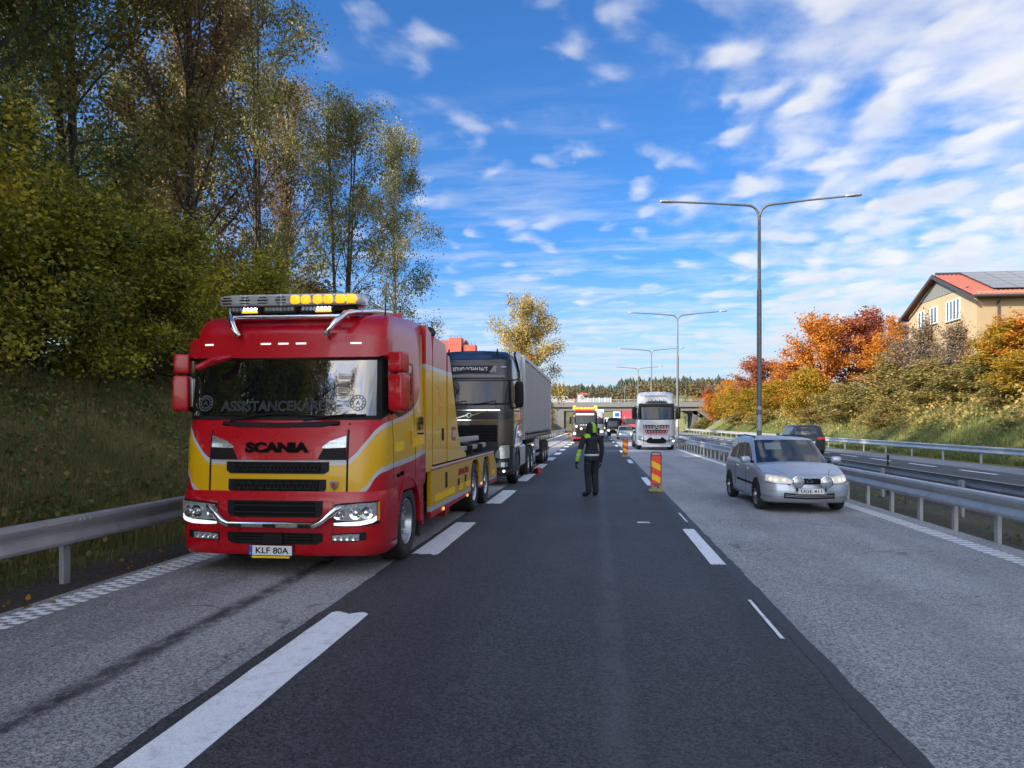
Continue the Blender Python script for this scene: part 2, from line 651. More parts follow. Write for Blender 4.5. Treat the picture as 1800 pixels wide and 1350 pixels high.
M_AMBER = mat('amber_lens', (.75, .22, .02), .2, coat=1, var=.15)
M_REDLENS = mat('red_lens', (.50, .015, .012), .2, coat=1)
M_REDLIT = mat('lit_red_lamp', (.6, .02, .02), .2, emit=(1, .03, .03), estr=.05)
M_WHITE = mat('white_plastic', (.74, .75, .76), .45, var=.06)
M_PLATE = mat('plate_white', (.72, .73, .74), .4, var=.05)
M_BLUE = mat('blue_print', (.012, .07, .42), .5, var=.08)
M_INK = mat('black_print', (.004, .004, .005), .8, var=.1, spec=.1)
M_REFL_Y = mat('reflective_yellow', (1.0, .62, .002), .35, var=.08, emit=(1, .55, .02), estr=.0)
M_RED_PRINT = mat('red_print', (.33, .012, .016), .4)
M_YEL_PRINT = mat('yellow_print', (.85, .50, .02), .4)
M_WHITE_PRINT = mat('white_print', (.60, .62, .64), .5)


# ================================================================== text
def text_mesh(txt, width, height, depth=.004, bold=0.0, outline=0.0):
    cu = bpy.data.curves.new('lettering', 'FONT')
    cu.body = txt
    cu.size = 1.0
    cu.offset = bold
    cu.resolution_u = 4
    if outline > 0:
        cu.fill_mode = 'NONE'
        cu.bevel_depth = outline
        cu.bevel_resolution = 0
    else:
        cu.extrude = .02
    ob = bpy.data.objects.new('lettering', cu)
    COL.objects.link(ob)
    dg = bpy.context.evaluated_depsgraph_get()
    dg.update()
    me = bpy.data.meshes.new_from_object(ob.evaluated_get(dg))
    bpy.data.objects.remove(ob)
    bpy.data.curves.remove(cu)
    n = len(me.vertices)
    co = np.empty(n * 3, dtype=np.float32)
    me.vertices.foreach_get('co', co)
    co = co.reshape(-1, 3)
    lo, hi = co.min(0), co.max(0)
    mid = (lo + hi) / 2
    sz = np.maximum(hi - lo, 1e-6)
    co = (co - mid) * np.array([width / sz[0], height / sz[1], depth / sz[2]], dtype=np.float32)
    me.vertices.foreach_set('co', co.ravel())
    me.update()
    me.materials.clear()
    return me


def put_text(txt, w, h, m, parent, loc, face='-y', bold=0.0, outline=0.0, depth=.004, tilt=0.0, name='lettering'):
    me = text_mesh(txt, w, h, depth, bold, outline)
    me.materials.append(m)
    rot = {'-y': (R(90) + tilt, 0, 0), '+x': (R(90), 0, R(90)), '+y': (R(90), 0, R(180)), '-x': (R(90), 0, R(-90))}[face]
    return link(name, me, parent, loc, rot)


# ================================================================== shells for vehicle bodies
def pchip(x, X, Y):
    n = len(X)
    if x <= X[0]: return float(Y[0])
    if x >= X[-1]: return float(Y[-1])
    i = 0
    while X[i + 1] < x: i += 1

    def slope(k):
        if k <= 0: return (Y[1] - Y[0]) / (X[1] - X[0])
        if k >= n - 1: return (Y[-1] - Y[-2]) / (X[-1] - X[-2])
        a = (Y[k] - Y[k - 1]) / (X[k] - X[k - 1])
        b = (Y[k + 1] - Y[k]) / (X[k + 1] - X[k])
        return 0.0 if a * b <= 0 else 2 * a * b / (a + b)
    h = X[i + 1] - X[i]
    t = (x - X[i]) / h
    m0, m1 = slope(i) * h, slope(i + 1) * h
    return float((2 * t ** 3 - 3 * t * t + 1) * Y[i] + (t ** 3 - 2 * t * t + t) * m0 + (3 * t * t - 2 * t ** 3) * Y[i + 1] + (t ** 3 - t * t) * m1)


class Shell:
    """Body surface P(U, t). U: 0..1 front centre to front edge, 1..2 front corner, 2..3 side, 3..4 rear corner, 4..5 rear to its
    centre; negative U is the other side. t indexes the tables (a height, or 0..1 with ztop)."""
    def __init__(s, T, w, y0, ys, ye, y1, A, A2=None, ztop=None, zbot=None, crown=.03, rcrown=.02, smooth=False, sq=1.0):
        s.T, s.smooth, s.sq = T, smooth, sq
        s.tab = dict(w=w, y0=y0, ys=ys, ye=ye, y1=y1, A=A, A2=A2 if A2 is not None else A)
        for k, v in s.tab.items():
            if not hasattr(v, '__len__'):
                s.tab[k] = [v] * len(T)
        s.ztop, s.zbot, s.crown, s.rcrown = ztop, zbot, crown, rcrown

    def q(s, k, t):
        if s.smooth: return pchip(t, s.T, s.tab[k])
        return float(np.interp(t, s.T, s.tab[k]))

    def P(s, U, t):
        sg = -1 if U < 0 else 1
        a = abs(U)
        w, y0, ys, ye, y1, A, A2 = (s.q(k, t) for k in ('w', 'y0', 'ys', 'ye', 'y1', 'A', 'A2'))
        if a <= 1:
            x, y = a * A, y0 + s.crown * a * a
        elif a <= 2:
            ph = (a - 1) * math.pi / 2
            yc = y0 + s.crown
            x = A + (w - A) * math.sin(ph) ** s.sq
            y = yc + (ys - yc) * (1 - max(0.0, math.cos(ph)) ** s.sq)
        elif a <= 3:
            x, y = w, ys + (ye - ys) * (a - 2)
        elif a <= 4:
            ph = (a - 3) * math.pi / 2
            yc = y1 - s.rcrown
            x = A2 + (w - A2) * math.cos(ph)
            y = ye + (yc - ye) * math.sin(ph)
        else:
            b = 5 - a
            x, y = b * A2, y1 - s.rcrown * b * b
        if s.ztop is None:
            z = t
        else:
            zb = s.zbot(y) if callable(s.zbot) else s.zbot
            z = zb + (s.ztop(y) - zb) * t
        return Vector((sg * x, y, z))

    def N(s, U, t):
        e = 1e-3
        du = s.P(U + e, t) - s.P(U - e, t)
        dt = s.P(U, t + e) - s.P(U, t - e)
        n = dt.cross(du)
        c = s.P(U, t)
        if n.length < 1e-12: return Vector((0, -1, 0))
        n.normalize()
        ymid = (s.q('y0', t) + s.q('y1', t)) / 2
        out = Vector((c.x, (c.y - ymid) * .3, 0))
        if abs(U) < 1: out = Vector((0, -1, 0))
        elif abs(U) > 4: out = Vector((0, 1, 0))
        if n.dot(out) < 0: n = -n
        return n

    def side(s, y, t=None):
        """U of the point at y on the right side"""
        t = s.T[0] if t is None else t
        ys, ye = s.q('ys', t), s.q('ye', t)
        return 2 + (y - ys) / (ye - ys)

    def fx(s, x, t):
        A, w = s.q('A', t), s.q('w', t)
        a = abs(x)
        u = a / A if a <= A else 1 + math.asin(min(1, (a - A) / max(1e-6, w - A)) ** (1 / s.sq)) * 2 / math.pi
        return math.copysign(u, x)

    def shell(s, Us, ts, cap=0.0, capn=0, bottom=True, mb=None, capx=None):
        """Us: positive list 0..5; mirrored"""
        mb = mb or MB()
        full = [-u for u in reversed(Us) if u > 1e-6 and u < 4.9999] + list(Us)
        n = len(full)
        vs = [s.P(u, t) for t in ts for u in full]
        fs = []
        for i in range(len(ts) - 1):
            for k in range(n):
                k2 = (k + 1) % n
                fs.append((i * n + k, i * n + k2, (i + 1) * n + k2, (i + 1) * n + k))
        if bottom: fs.append(tuple(range(n)))
        # top: strips across between mirrored points
        m = capn or 2
        half = len(Us)
        base = (len(ts) - 1) * n
        off = n - half
        rows = []
        for j, u in enumerate(Us):
            ri = base + off + j
            if u <= 1e-6 or u >= 4.9999:
                rows.append([ri])
                continue
            li = base + (n - half - 1) - (j - (1 if Us[0] <= 1e-6 else 0))
            pr, pl = s.P(u, ts[-1]), s.P(-u, ts[-1])
            row = [li]
            for q in range(1, m):
                fq = q / m
                p = pl.lerp(pr, fq)
                p.z += cap * (1 - (2 * fq - 1) ** 2) * min(1.0, abs(pr.x) / max(1e-6, s.q('w', ts[-1])))
                row.append(len(vs))
                vs.append(p)
            row.append(ri)
            rows.append(row)
        for r0, r1 in zip(rows[:-1], rows[1:]):
            if len(r0) == 1 and len(r1) == 1: continue
            if len(r0) == 1:
                for q in range(len(r1) - 1): fs.append((r0[0], r1[q + 1], r1[q]))
            elif len(r1) == 1:
                for q in range(len(r0) - 1): fs.append((r1[0], r0[q], r0[q + 1]))
            else:
                for q in range(len(r0) - 1): fs.append((r0[q], r0[q + 1], r1[q + 1], r1[q]))
        mb.add(vs, fs)
        return mb

    def patch(s, cols, off=.006, depth=.02, nt=6, mb=None, taper=0.0):
        """slab that follows the body: cols = [(U, t_low, t_high), ...]"""
        mb = mb or MB()
        cols = list(cols)
        # densify columns
        dense = []
        for (a, b) in zip(cols[:-1], cols[1:]):
            k = max(1, int(math.ceil(abs(b[0] - a[0]) / .17)))
            for i in range(k):
                f = i / k
                dense.append(tuple(a[j] + (b[j] - a[j]) * f for j in range(3)))
        dense.append(cols[-1])
        nc = len(dense)
        outer, inner = [], []
        for (U, lo, hi) in dense:
            for k in range(nt + 1):
                t = lo + (hi - lo) * k / nt
                p, nn = s.P(U, t), s.N(U, t)
                outer.append(p + nn * off)
                inner.append(p + nn * (off - depth))
        m = nt + 1
        fs = []
        O = len(outer)
        for i in range(nc - 1):
            for k in range(nt):
                a, b, c, d = i * m + k, (i + 1) * m + k, (i + 1) * m + k + 1, i * m + k + 1
                fs.append((a, b, c, d))
                fs.append((O + a, O + d, O + c, O + b))
            fs.append((i * m, O + i * m, O + (i + 1) * m, (i + 1) * m))
            fs.append((i * m + nt, (i + 1) * m + nt, O + (i + 1) * m + nt, O + i * m + nt))
        for k in range(nt):
            fs.append((k, k + 1, O + k + 1, O + k))
            e = (nc - 1) * m
            fs.append((e + k, O + e + k, O + e + k + 1, e + k + 1))
        mb.add(outer + inner, fs)
        return mb


def wheel(parent, x, y, r=.5, w=.30, side=1, rim_mat=None, dual=False, spokes=10, name='wheel', tyre_mat=None, rr=.60, dish=None):
    """wheel > rim; x is the outer face, side +1 when it faces +x"""
    tw = w * (2.1 if dual else 1)
    mb = MB()
    prof = [(-tw, r * .55), (-tw, r * .9), (-tw + .03, r * .985), (-tw + .06, r), (-.06, r), (-.03, r * .985), (0, r * .92), (.006, r * .8), (0, r * rr * 1.06), (-.03, r * rr)]
    mb.lathe((0, 0, 0), (side, 0, 0), prof, 32)
    for k in range(3):
        pass
    wo = mb.build(name, tyre_mat or M_RUBBER, parent, smooth=38, loc=(x, y, r))
    rm = MB()
    if dish is None: dish = .10 if not dual else .05
    prof = [(-.03, r * rr), (-.012, r * rr * .96), (-.02, r * rr * .90), (-dish, r * rr * .82), (-dish - .01, r * .22), (-dish + .04, r * .20), (-dish + .05, r * .10), (-dish + .06, 0)]
    rm.lathe((0, 0, 0), (side, 0, 0), prof, 28)
    for k in range(spokes):
        an = 2 * math.pi * k / spokes
        c = Vector((side * (-dish + .008), math.cos(an) * r * .34, math.sin(an) * r * .34))
        rm.lathe(c, (side, 0, 0), [(-.02, .022), (.02, .02), (.03, .0)], 6)
    rm.build('rim', rim_mat or M_RIM, wo, smooth=35)
    hl = MB()
    for k in range(spokes):
        an = 2 * math.pi * (k + .5) / spokes
        c = Vector((side * (-dish + .002), math.cos(an) * r * rr * .68, math.sin(an) * r * rr * .68))
        hl.lathe(c, (side, 0, 0), [(-.01, r * .055), (.004, r * .055), (.004, 0)], 8)
    hl.build('rim_opening', M_BLACK, wo)
    return wo

# ================================================================== terrain
def sstep(a, b, x):
    t = np.clip((x - a) / (b - a), 0, 1)
    return t * t * (3 - 2 * t)


def height(X, Y, rough=True):
    X = np.asarray(X, dtype=np.float64)
    Y = np.asarray(Y, dtype=np.float64)
    z = np.full(np.broadcast(X, Y).shape, -0.05)
    # left bank
    hl = 3.3 - 2.0 * sstep(46, 66, Y) + 3.8 * sstep(120, 148, Y) - 4.0 * sstep(158, 185, Y)
    lb = np.clip((-6.9 - X) / 5.2, 0, None)
    prof = np.where(lb < 1, lb ** 1.15 * (1 - .12 * lb), .88 + .02 * (lb - 1))
    prof = np.minimum(prof, 1.15)
    z = z + hl * prof
    # right bank
    rb = X - 18.1
    pr = np.interp(rb, [0, .6, 4.0, 8.5, 14, 40], [0, .15, 2.1, 4.7, 5.2, 5.6])
    pr = pr * (1 - .75 * sstep(160, 200, Y))
    z = z + pr
    # land beyond the bridge, then the wooded hill
    far = np.interp(Y, [0, 290, 420, 600, 900, 1100, 2600], [0, 0, 9.5, 18, 35, 39, 20])
    side = .75 + .25 * np.sin(X * .006 + 1.0) + .1 * np.sin(X * .017)
    z = z + far * side
    z = z + 3.0 * sstep(185, 260, Y) * (sstep(19, 32, X) + sstep(-10, -24, X))
    if rough:
        m = np.clip(lb * 2, 0, 1) + np.clip(rb, 0, 1)
        z = z + m * (.06 * np.sin(X * 1.7 + Y * .9) * np.sin(Y * 1.3 - X * .4) + .035 * np.sin(X * 4.3 + 1.0) * np.sin(Y * 3.7 + X) + .02 * np.sin(X * 9 + Y * 7.1))
    return z


def hz(x, y):
    return float(height(np.array([x]), np.array([y]))[0])


gx = np.concatenate([np.linspace(-1500, -120, 16), np.linspace(-100, -32, 18), np.arange(-30, -5, .45), np.arange(-5, 17, 2.0), np.arange(17, 32, .5), np.linspace(33, 110, 20), np.linspace(130, 1500, 16)])
gy = np.concatenate([np.linspace(-300, -40, 8), np.arange(-34, 0, 2), np.arange(0, 60, .6), np.arange(60, 200, 1.5), np.linspace(205, 600, 50), np.linspace(630, 3000, 40)])
GX, GY = np.meshgrid(gx, gy)
gm = grid_mesh('ground', GX, GY, height(GX, GY), M_GROUND)
tag(link('ground', gm), kind='structure')


def strip(name, x0, x1, y0, y1, z, m, ny=60, jag=0.0, seed=0):
    rng = np.random.RandomState(seed)
    ys = np.linspace(y0, y1, ny)
    if jag > 0:
        j0 = np.convolve(rng.uniform(-1, 1, ny + 4), np.ones(3) / 3, 'same')[2:-2] * jag
        j1 = np.convolve(rng.uniform(-1, 1, ny + 4), np.ones(3) / 3, 'same')[2:-2] * jag
    else:
        j0 = j1 = np.zeros(ny)
    X = np.stack([x0 + j0, x1 + j1], 1)
    Y = np.stack([ys, ys], 1)
    return link(name, grid_mesh(name, X, Y, np.full_like(X, z), m, smooth=False))


YB = -30.0
YE = 330.0
road = tag(strip('road', -5.62, 5.95, YB, YE, 0.0, M_ASPH_L, 200, .05, 1), kind='structure')
lane = strip('resurfaced_lane', -2.62, 1.63, YB, YE, .004, M_ASPH_D, 3000, .020, 2)
lane.parent = road
sm_ = strip('tar_seam', 1.60, 1.74, YB, YE, .0065, M_SEAM, 3000, .020, 3)
sm_.parent = road
tag(strip('roadside_gravel', -6.75, -5.5, YB, YE, -.012, M_GRAVEL, 300, .15, 4), kind='structure')
tag(strip('median_strip', 5.85, 7.7, YB, YE, -.014, M_MEDIAN, 200, .06, 5), kind='structure')
oroad = tag(strip('opposite_road', 7.6, 16.7, YB, YE, -.004, M_ASPH_O, 200, .04, 6), kind='structure')
pale = strip('pale_shoulder', 14.75, 16.75, YB, YE, .0, M_ASPH_P, 200, .03, 7)
pale.parent = oroad


def rect_mesh(name, w, l, m, ragged=.0, seed=0, thick=.004):
    rng = random.Random(seed)
    n = 10
    pts = []
    for i in range(n + 1): pts.append((-w / 2 + w * i / n, -l / 2 + rng.uniform(-ragged, ragged)))
    for i in range(1, n): pts.append((w / 2 + rng.uniform(-ragged, ragged) * .10, -l / 2 + l * i / n))
    for i in range(n + 1): pts.append((w / 2 - w * i / n, l / 2 + rng.uniform(-ragged, ragged)))
    for i in range(1, n): pts.append((-w / 2 + rng.uniform(-ragged, ragged) * .10, l / 2 - l * i / n))
    mb = MB().prism(pts, 'z', 0, thick)
    o = mb.build(name, m)
    me = o.data
    bpy.data.objects.remove(o)
    return me


dash_l = [rect_mesh('lane_dash', .36, 3.25, M_PAINT, .05, i) for i in range(4)]
dash_r = [rect_mesh('lane_dash', .19, 3.15, M_PAINT, .03, i + 9) for i in range(3)]
for k in range(-1, 22):
    link('lane_dash', dash_l[k % 4], road, (-2.33 + random.Random(k).uniform(-.02, .02), 5.13 + 6.43 * k, .008))
for k in range(0, 13):
    link('lane_dash', dash_r[k % 3], road, (1.525, 11.2 + 12.0 * k, .008))
thin = rect_mesh('worn_dash', .032, 1.35, M_PAINT, .02, 21)
for (x, y) in ((1.53, 7.05), (1.47, 3.35), (1.62, 14.4), (1.62, 20.4)):
    link('worn_dash', thin, road, (x, y, .0075))
patchm = rect_mesh('worn_dash', .22, .10, M_PAINT, .02, 22)
link('worn_dash', patchm, road, (.83, 13.55, .0075))
for (x, y) in ((1.60, 22.2),):
    link('worn_dash', patchm, road, (x, y, .0075))

bar_me = rect_mesh('edge_bar', .29, .085, M_PAINT, .008, 31)
blk_me = rect_mesh('edge_bar', .105, .088, M_PAINT, .010, 32)


def bars(parent, x, y0, y1, pitch, me, rows, nmax):
    cnt = 0
    far = MB()
    y = y0
    w = .29 if len(rows) == 1 else .105
    while y < y1:
        for (ox, oy) in rows:
            if cnt < nmax:
                link('edge_bar', me, parent, (x + ox, y + oy, .004 if parent is road else .002))
                cnt += 1
            else:
                far.prism([(x + ox - w / 2, y + oy - .043), (x + ox + w / 2, y + oy - .043), (x + ox + w / 2, y + oy + .043), (x + ox - w / 2, y + oy + .043)], 'z', .004, .008)
        y += pitch
    o = far.build('edge_line', M_PAINT, parent, fix=False)
    tag(o, kind='stuff')


bars(road, 5.47, 7.2, 150, .178, bar_me, [(0, 0)], 150)
bars(road, -5.30, 4.6, 150, .165, blk_me, [(-.115, 0), (0, .08), (.115, .02)], 230)
bars(oroad, 7.98, 11.0, 150, .36, rect_mesh('edge_bar', .29, .16, M_PAINT, .008, 33), [(0, 0)], 60)
dash_o = rect_mesh('lane_dash', .16, 2.6, M_PAINT, .03, 41)
for k in range(0, 24):
    link('lane_dash', dash_o, oroad, (13.9, 24.3 + 4.7 * k, .002))


# ================================================================== guardrails
def rail_profile():
    return [(.0, .75), (.045, .752), (.085, .735), (.098, .70), (.09, .665), (.045, .615), (.040, .585), (.085, .53), (.098, .49), (.085, .455), (.045, .437), (.0, .44)]


def guardrail(label, x, y0, y1, face, spacing, seclen=4.0, group=None, phase=0.0, m=M_STEEL, post_w=.10):
    t = thing('guardrail', label, 'guardrail', (x, y0, 0))
    pf = rail_profile()
    outer = [(face * (a + .06), z) for a, z in pf]
    inner = [(face * (a + .052), z) for a, z in reversed(pf)]
    mb = MB()
    poly = outer + inner
    n = len(poly)
    vs = [(p[0], 0.0, p[1]) for p in poly] + [(p[0], seclen - .014, p[1]) for p in poly]
    k0 = len(pf)
    fs = []
    for i in range(n):
        j = (i + 1) % n
        fs.append((i, j, n + j, n + i))
    for i in range(k0 - 1):
        fs.append((i, i + 1, n - 2 - i, n - 1 - i))
        fs.append((n + i, n + n - 1 - i, n + n - 2 - i, n + i + 1))
    mb.add(vs, fs)
    for yy in (.05, .13, .21):
        for zz in (.70, .49):
            mb.lathe((face * .158, yy, zz), (face, 0, 0), [(0, .021), (.012, .019), (.013, 0)], 6)
    # lap joint: the next section's end lies over this one
    lap = [(face * (a + .064), z) for a, z in pf]
    b0 = [(q[0], -.02, q[1]) for q in lap] + [(q[0], .28, q[1]) for q in lap]
    nl = len(lap)
    mb.add(b0, [(i, i + 1, nl + i + 1, nl + i) for i in range(nl - 1)])
    mb.add([(q[0] - face * .008, .28, q[1]) for q in lap] + [(q[0], .28, q[1]) for q in lap], [(i, i + 1, nl + i + 1, nl + i) for i in range(nl - 1)])
    sec = mb.build('rail_section', m, t, smooth=30)
    pm = MB()
    # C-shaped post
    pm.prism([(-.05, -.03), (.05, -.03), (.05, .03), (.042, .03), (.042, -.022), (-.042, -.022), (-.042, .03), (-.05, .03)], 'z', -.35, .70)
    pm.box((face * .045, 0, .60), (.03, .09, .16))
    post = pm.build('post', m, t)
    ns = int(math.ceil((y1 - y0) / seclen))
    for k in range(1, ns):
        link('rail_section', sec.data, t, (0, k * seclen, 0))
    npst = int((y1 - y0 - phase) / spacing)
    post.location = (0, phase, 0)
    post.rotation_euler = (0, 0, R(90) * face)
    for k in range(1, npst):
        link('post', post.data, t, (0, phase + k * spacing, 0), (0, 0, R(90) * face))
    return t


guardrail('grey steel guardrail at the foot of the left grass bank, behind the tow truck', -6.0, -8.25, 142, 1, 4.0, phase=0.0)
guardrail('steel median guardrail beside the silver estate car, with close-set posts', 5.98, 5.1, 152, -1, 1.345, phase=0.05)
guardrail('second median guardrail on the side of the opposite carriageway', 7.0, 6.0, 152, 1, 4.0, phase=1.2, m=M_STEEL_D)
guardrail('guardrail at the foot of the right grass bank, beyond the opposite carriageway', 17.45, 12.0, 150, -1, 3.75, phase=1.6)


# ================================================================== lamp posts
M_POLE = mat('lamp_post_grey', (.135, .14, .142), .55, metal=.5, var=.25, vscale=3)
M_POLE_L = mat('post_sleeve', (.30, .31, .31), .6, var=.2)


def lamp_post(x, y, label, ph=1.0):
    t = thing('street_lamp', label, 'street lamp', (x, y, 0), 0, 'twin-arm lamp posts along the median')
    p = MB()
    p.tube([(0, 0, -.1), (0, 0, 4.2), (0, 0, 7.3)], [.105, .10, .095], 12)
    p.tube([(0, 0, 7.3), (0, 0, 10.35)], [.072, .06], 10)
    p.box((0, -.01, .8), (.13, .20, .5), bev=.02)
    p.build('pole', M_POLE, t, smooth=40)
    s = MB()
    s.tube([(0, 0, 1.5), (0, 0, 2.15)], .1075, 12)
    s.tube([(0, 0, 2.35), (0, 0, 2.5)], .1075, 12)
    s.build('sleeve', M_POLE_L, t, smooth=40)
    for sg in (-1, 1):
        a = MB()
        pts = [(sg * .02, 0, 10.3)]
        for k in range(1, 7):
            an = k / 6 * math.pi / 2 * .93
            pts.append((sg * (.02 + .48 * (1 - math.cos(an))), 0, 10.3 + .48 * math.sin(an)))
        pts.append((sg * 2.0, 0, 10.92))
        pts.append((sg * 3.45, 0, 11.02))
        a.tube(pts, [.05] * 7 + [.042, .036], 8)
        a.build('arm', M_POLE, t, smooth=40)
        h = MB()
        prof = [(-.02, .05), (.08, .085), (.30, .12), (.55, .10), (.62, .03)]
        vs, fs = [], []
        for (d, w) in prof:
            for (yy, z2) in ((-w, -.0), (-w * .8, .05), (w * .8, .05), (w, 0), (w * .75, -.035), (-w * .75, -.035)):
                vs.append((sg * (3.40 + d), yy, 11.02 + d * .06 + z2))
        for i in range(len(prof) - 1):
            for k in range(6):
                fs.append((i * 6 + k, i * 6 + (k + 1) % 6, i * 6 + 6 + (k + 1) % 6, i * 6 + 6 + k))
        fs += [tuple(range(6)), tuple(range(24, 30))]
        h.add(vs, fs)
        h.build('lamp_head', M_STEEL_D, t)
    return t


LP = lamp_post(6.62, 31.4, 'tall lamp post with two arms, rising behind the silver estate car')
for y, lb in ((62.6, 'twin-arm lamp post just right of the white truck'), (92.5, 'third twin-arm lamp post, its arms seen above the white truck'), (122.5, 'small distant twin-arm lamp post near the bridge'), (182, 'faint lamp post far off beyond the bridge')):
    dup(LP, (6.62, y, 0), 0, lb)

# ================================================================== bridge
M_CONC = mat('bridge_concrete', (.125, .125, .122), .85, var=.2, vscale=1.2, bump=.25, bscale=9, dirt=.35)
M_CONC_D = mat('dark_concrete', (.07, .07, .07), .9, var=.2, vscale=1.5)
BY = 150.0
br = thing('road_bridge', 'concrete road bridge crossing above the motorway in the distance', 'bridge', (0, BY, 0))
MB().box((10, 0, 5.0), (60, 10, .5)).build('deck', M_CONC_D, br)
for yy in (-4.4, 4.4):
    MB().box((10, yy, 4.48), (46, .8, .55)).build('girder', M_CONC, br)
for yy in (-5.13, 5.13):
    MB().box((10, yy, 5.42), (60, .25, .95), bev=.03).build('parapet', M_CONC, br)
pm = MB()
rl = MB()
rl.box((10, -5.1, 6.42), (60, .06, .05)).box((10, -5.1, 6.15), (60, .04, .04))
rl.build('handrail', M_STEEL, br)
po = MB().box((0, 0, 0), (.05, .05, .6)).build('railing_post', M_STEEL, br, loc=(-20, -5.1, 6.15))
for k in range(1, 31):
    link('railing_post', po.data, br, (-20 + 2 * k, -5.1, 6.15))
for x in (6.75, 18.8):
    MB().box((x, 0, 2.05), (1.0, 8.4, 4.35), bev=.08).build('pier', M_CONC_D, br)
MB().box((-7.3, 0, 2.1), (1.6, 10.2, 4.3)).box((-9.2, -4.9, 2.3), (2.6, .5, 4.6)).build('abutment', M_CONC, br)
MB().prism([(18.9, 4.2), (23.5, 4.2), (23.5, 1.6), (21.6, 2.4)], 'y', -4.7, 4.7).build('abutment', M_CONC, br)
for x in (19.4,):
    MB().prism([(x - 2.4, 4.22), (x + .2, 4.22), (x + .2, 3.1)], 'y', -4.2, 4.2).build('haunch', M_CONC_D, br)

M_NOISEG = mat('clear_screen', (.20, .25, .26), .15, var=.15, ior=1.5)
ns = thing('noise_screen', 'row of pale glass noise screen panels standing on the bridge', 'noise screen', (0, BY + 4.6, 0))
f0 = MB().box((0, 0, 0), (1.05, .06, 1.45)).build('glass_panel', M_NOISEG, ns, loc=(-2.6, 0, 6.35))
for k in range(1, 5):
    link('glass_panel', f0.data, ns, (-2.6 + 1.2 * k, 0, 6.35))
s0 = MB().box((0, 0, 0), (.11, .12, 1.7)).build('screen_post', M_WHITE, ns, loc=(-3.2, 0, 6.3))
for k in range(1, 6):
    link('screen_post', s0.data, ns, (-3.2 + 1.2 * k, 0, 6.3))

# box van and delivery van crossing the bridge
M_VANW = mat('van_white', (.30, .31, .32), .4, coat=.6, var=.05)


def small_van(label, x, y, z, L=4.8, H=2.1, top=None):
    t = thing('van', label, 'van', (x, y, z), 0)
    MB().prism([(-L / 2, .35), (L / 2, .35), (L / 2, 1.0), (L / 2 - .9, 1.15), (L / 2 - 1.6, H), (-L / 2, H)], 'y', -.95, .95).build('body', M_VANW, t)
    MB().prism([(L / 2 - 1.9, 1.2), (L / 2 - 1.1, 1.2), (L / 2 - 1.65, H - .2), (L / 2 - 1.95, H - .2)], 'y', -.97, .97).build('cab_window', M_GLASS_T, t)
    for xx in (-L / 2 + .9, L / 2 - .9):
        for sg in (-1, 1):
            w = MB().lathe((0, 0, 0), (0, sg, 0), [(-.2, .2), (-.2, .32), (0, .32), (.01, .18), (.01, 0)], 16).build('wheel', M_RUBBER, t, loc=(xx, sg * .96, .32))
    if top: MB().box((-L / 2 + 1.2, 0, H + .16), (1.6, 1.7, .30), bev=.03).build('roof_box', top, t)
    return t


small_van('white van crossing the bridge at its left end', -7.0, BY + 1.5, 5.25)
small_van('white van with a red roof box crossing the bridge beside the screen', -2.6, BY - 2.2, 5.25, 2.6, 2.2, M_REDLENS)

# blue road sign seen under the bridge
sg_ = thing('road_sign', 'blue and white road sign seen under the bridge', 'road sign', (4.9, 186, 0))
MB().tube([(0, 0, 0), (0, 0, 3.0)], .06, 8).build('post', M_STEEL, sg_)
MB().box((0, -.06, 3.7), (1.9, .05, 2.0), bev=.02).build('sign_board', M_WHITE, sg_)
MB().box((0, -.095, 3.9), (1.2, .02, 1.0)).build('sign_face', M_BLUE, sg_)

# ================================================================== house on the right bank
M_PLASTER = mat('tan_plaster', (.31, .225, .128), .9, var=.14, vscale=.7, bump=.15, bscale=30, dirt=.35)
M_GABLE = mat('grey_boards', (.13, .13, .122), .8, var=.12, vscale=2)
M_TILE = mat('red_roof_tile', (.27, .075, .048), .75, var=.28, vscale=2.5)
M_TRIM = mat('dark_trim', (.035, .03, .032), .6)
M_WFRAME = mat('window_frame', (.72, .73, .72), .5, var=.04)
M_PANE = mat('window_pane', (.05, .07, .085), .03, ior=1.9, spec=.6, var=.3)
M_SOLAR = mat('solar_cells', (.030, .035, .048), .12, coat=1, var=.15)
HX, HY0, HY1, HXE = 25.6, 53.5, 64.5, 46.0
HYM = (HY0 + HY1) / 2
ho = thing('house', 'tan plastered house with red tiled roof and solar panels above the right bank', 'house', (HX, HYM, 0))
hw = (HY1 - HY0) / 2
MB().prism([(-hw, 3.0), (hw, 3.0), (hw, 10.7), (1.8 * 0 + 3.6, 11.35), (-3.6, 11.35), (-hw, 10.7)], 'x', 0, HXE - HX).build('wall', M_PLASTER, ho)
# gable boards
nb = 18
bd = None
for k in range(nb):
    y0_, y1_ = -4.4 + 8.8 * k / nb, -4.4 + 8.8 * (k + 1) / nb - .03
    f = lambda y: 12.78 - abs(y) * (12.9 - 10.75) / hw
    MB().prism([(y0_, 11.3), (y1_, 11.3), (y1_, max(11.32, f(y1_))), (y0_, max(11.32, f(y0_)))], 'x', -.05, .1).build('gable_board', M_GABLE, ho)
# roof: two slopes of wavy tile
def tiled_slope(sg):
    nx, ny = 280, 14
    xs = np.linspace(-.55, HXE - HX + .5, nx)
    ts = np.linspace(0, 1, ny * 2)
    X, T = np.meshgrid(xs, ts)
    step = (T * ny) % 1.0
    Y = sg * (T * (hw + .6))
    Z = 12.98 - T * (12.98 - 10.42) + .035 * np.sin(X * 2 * math.pi / .30) + .03 * (step - .5)
    me = grid_mesh('roof_slope', X, Y, Z, M_TILE)
    return link('roof_slope', me, ho)


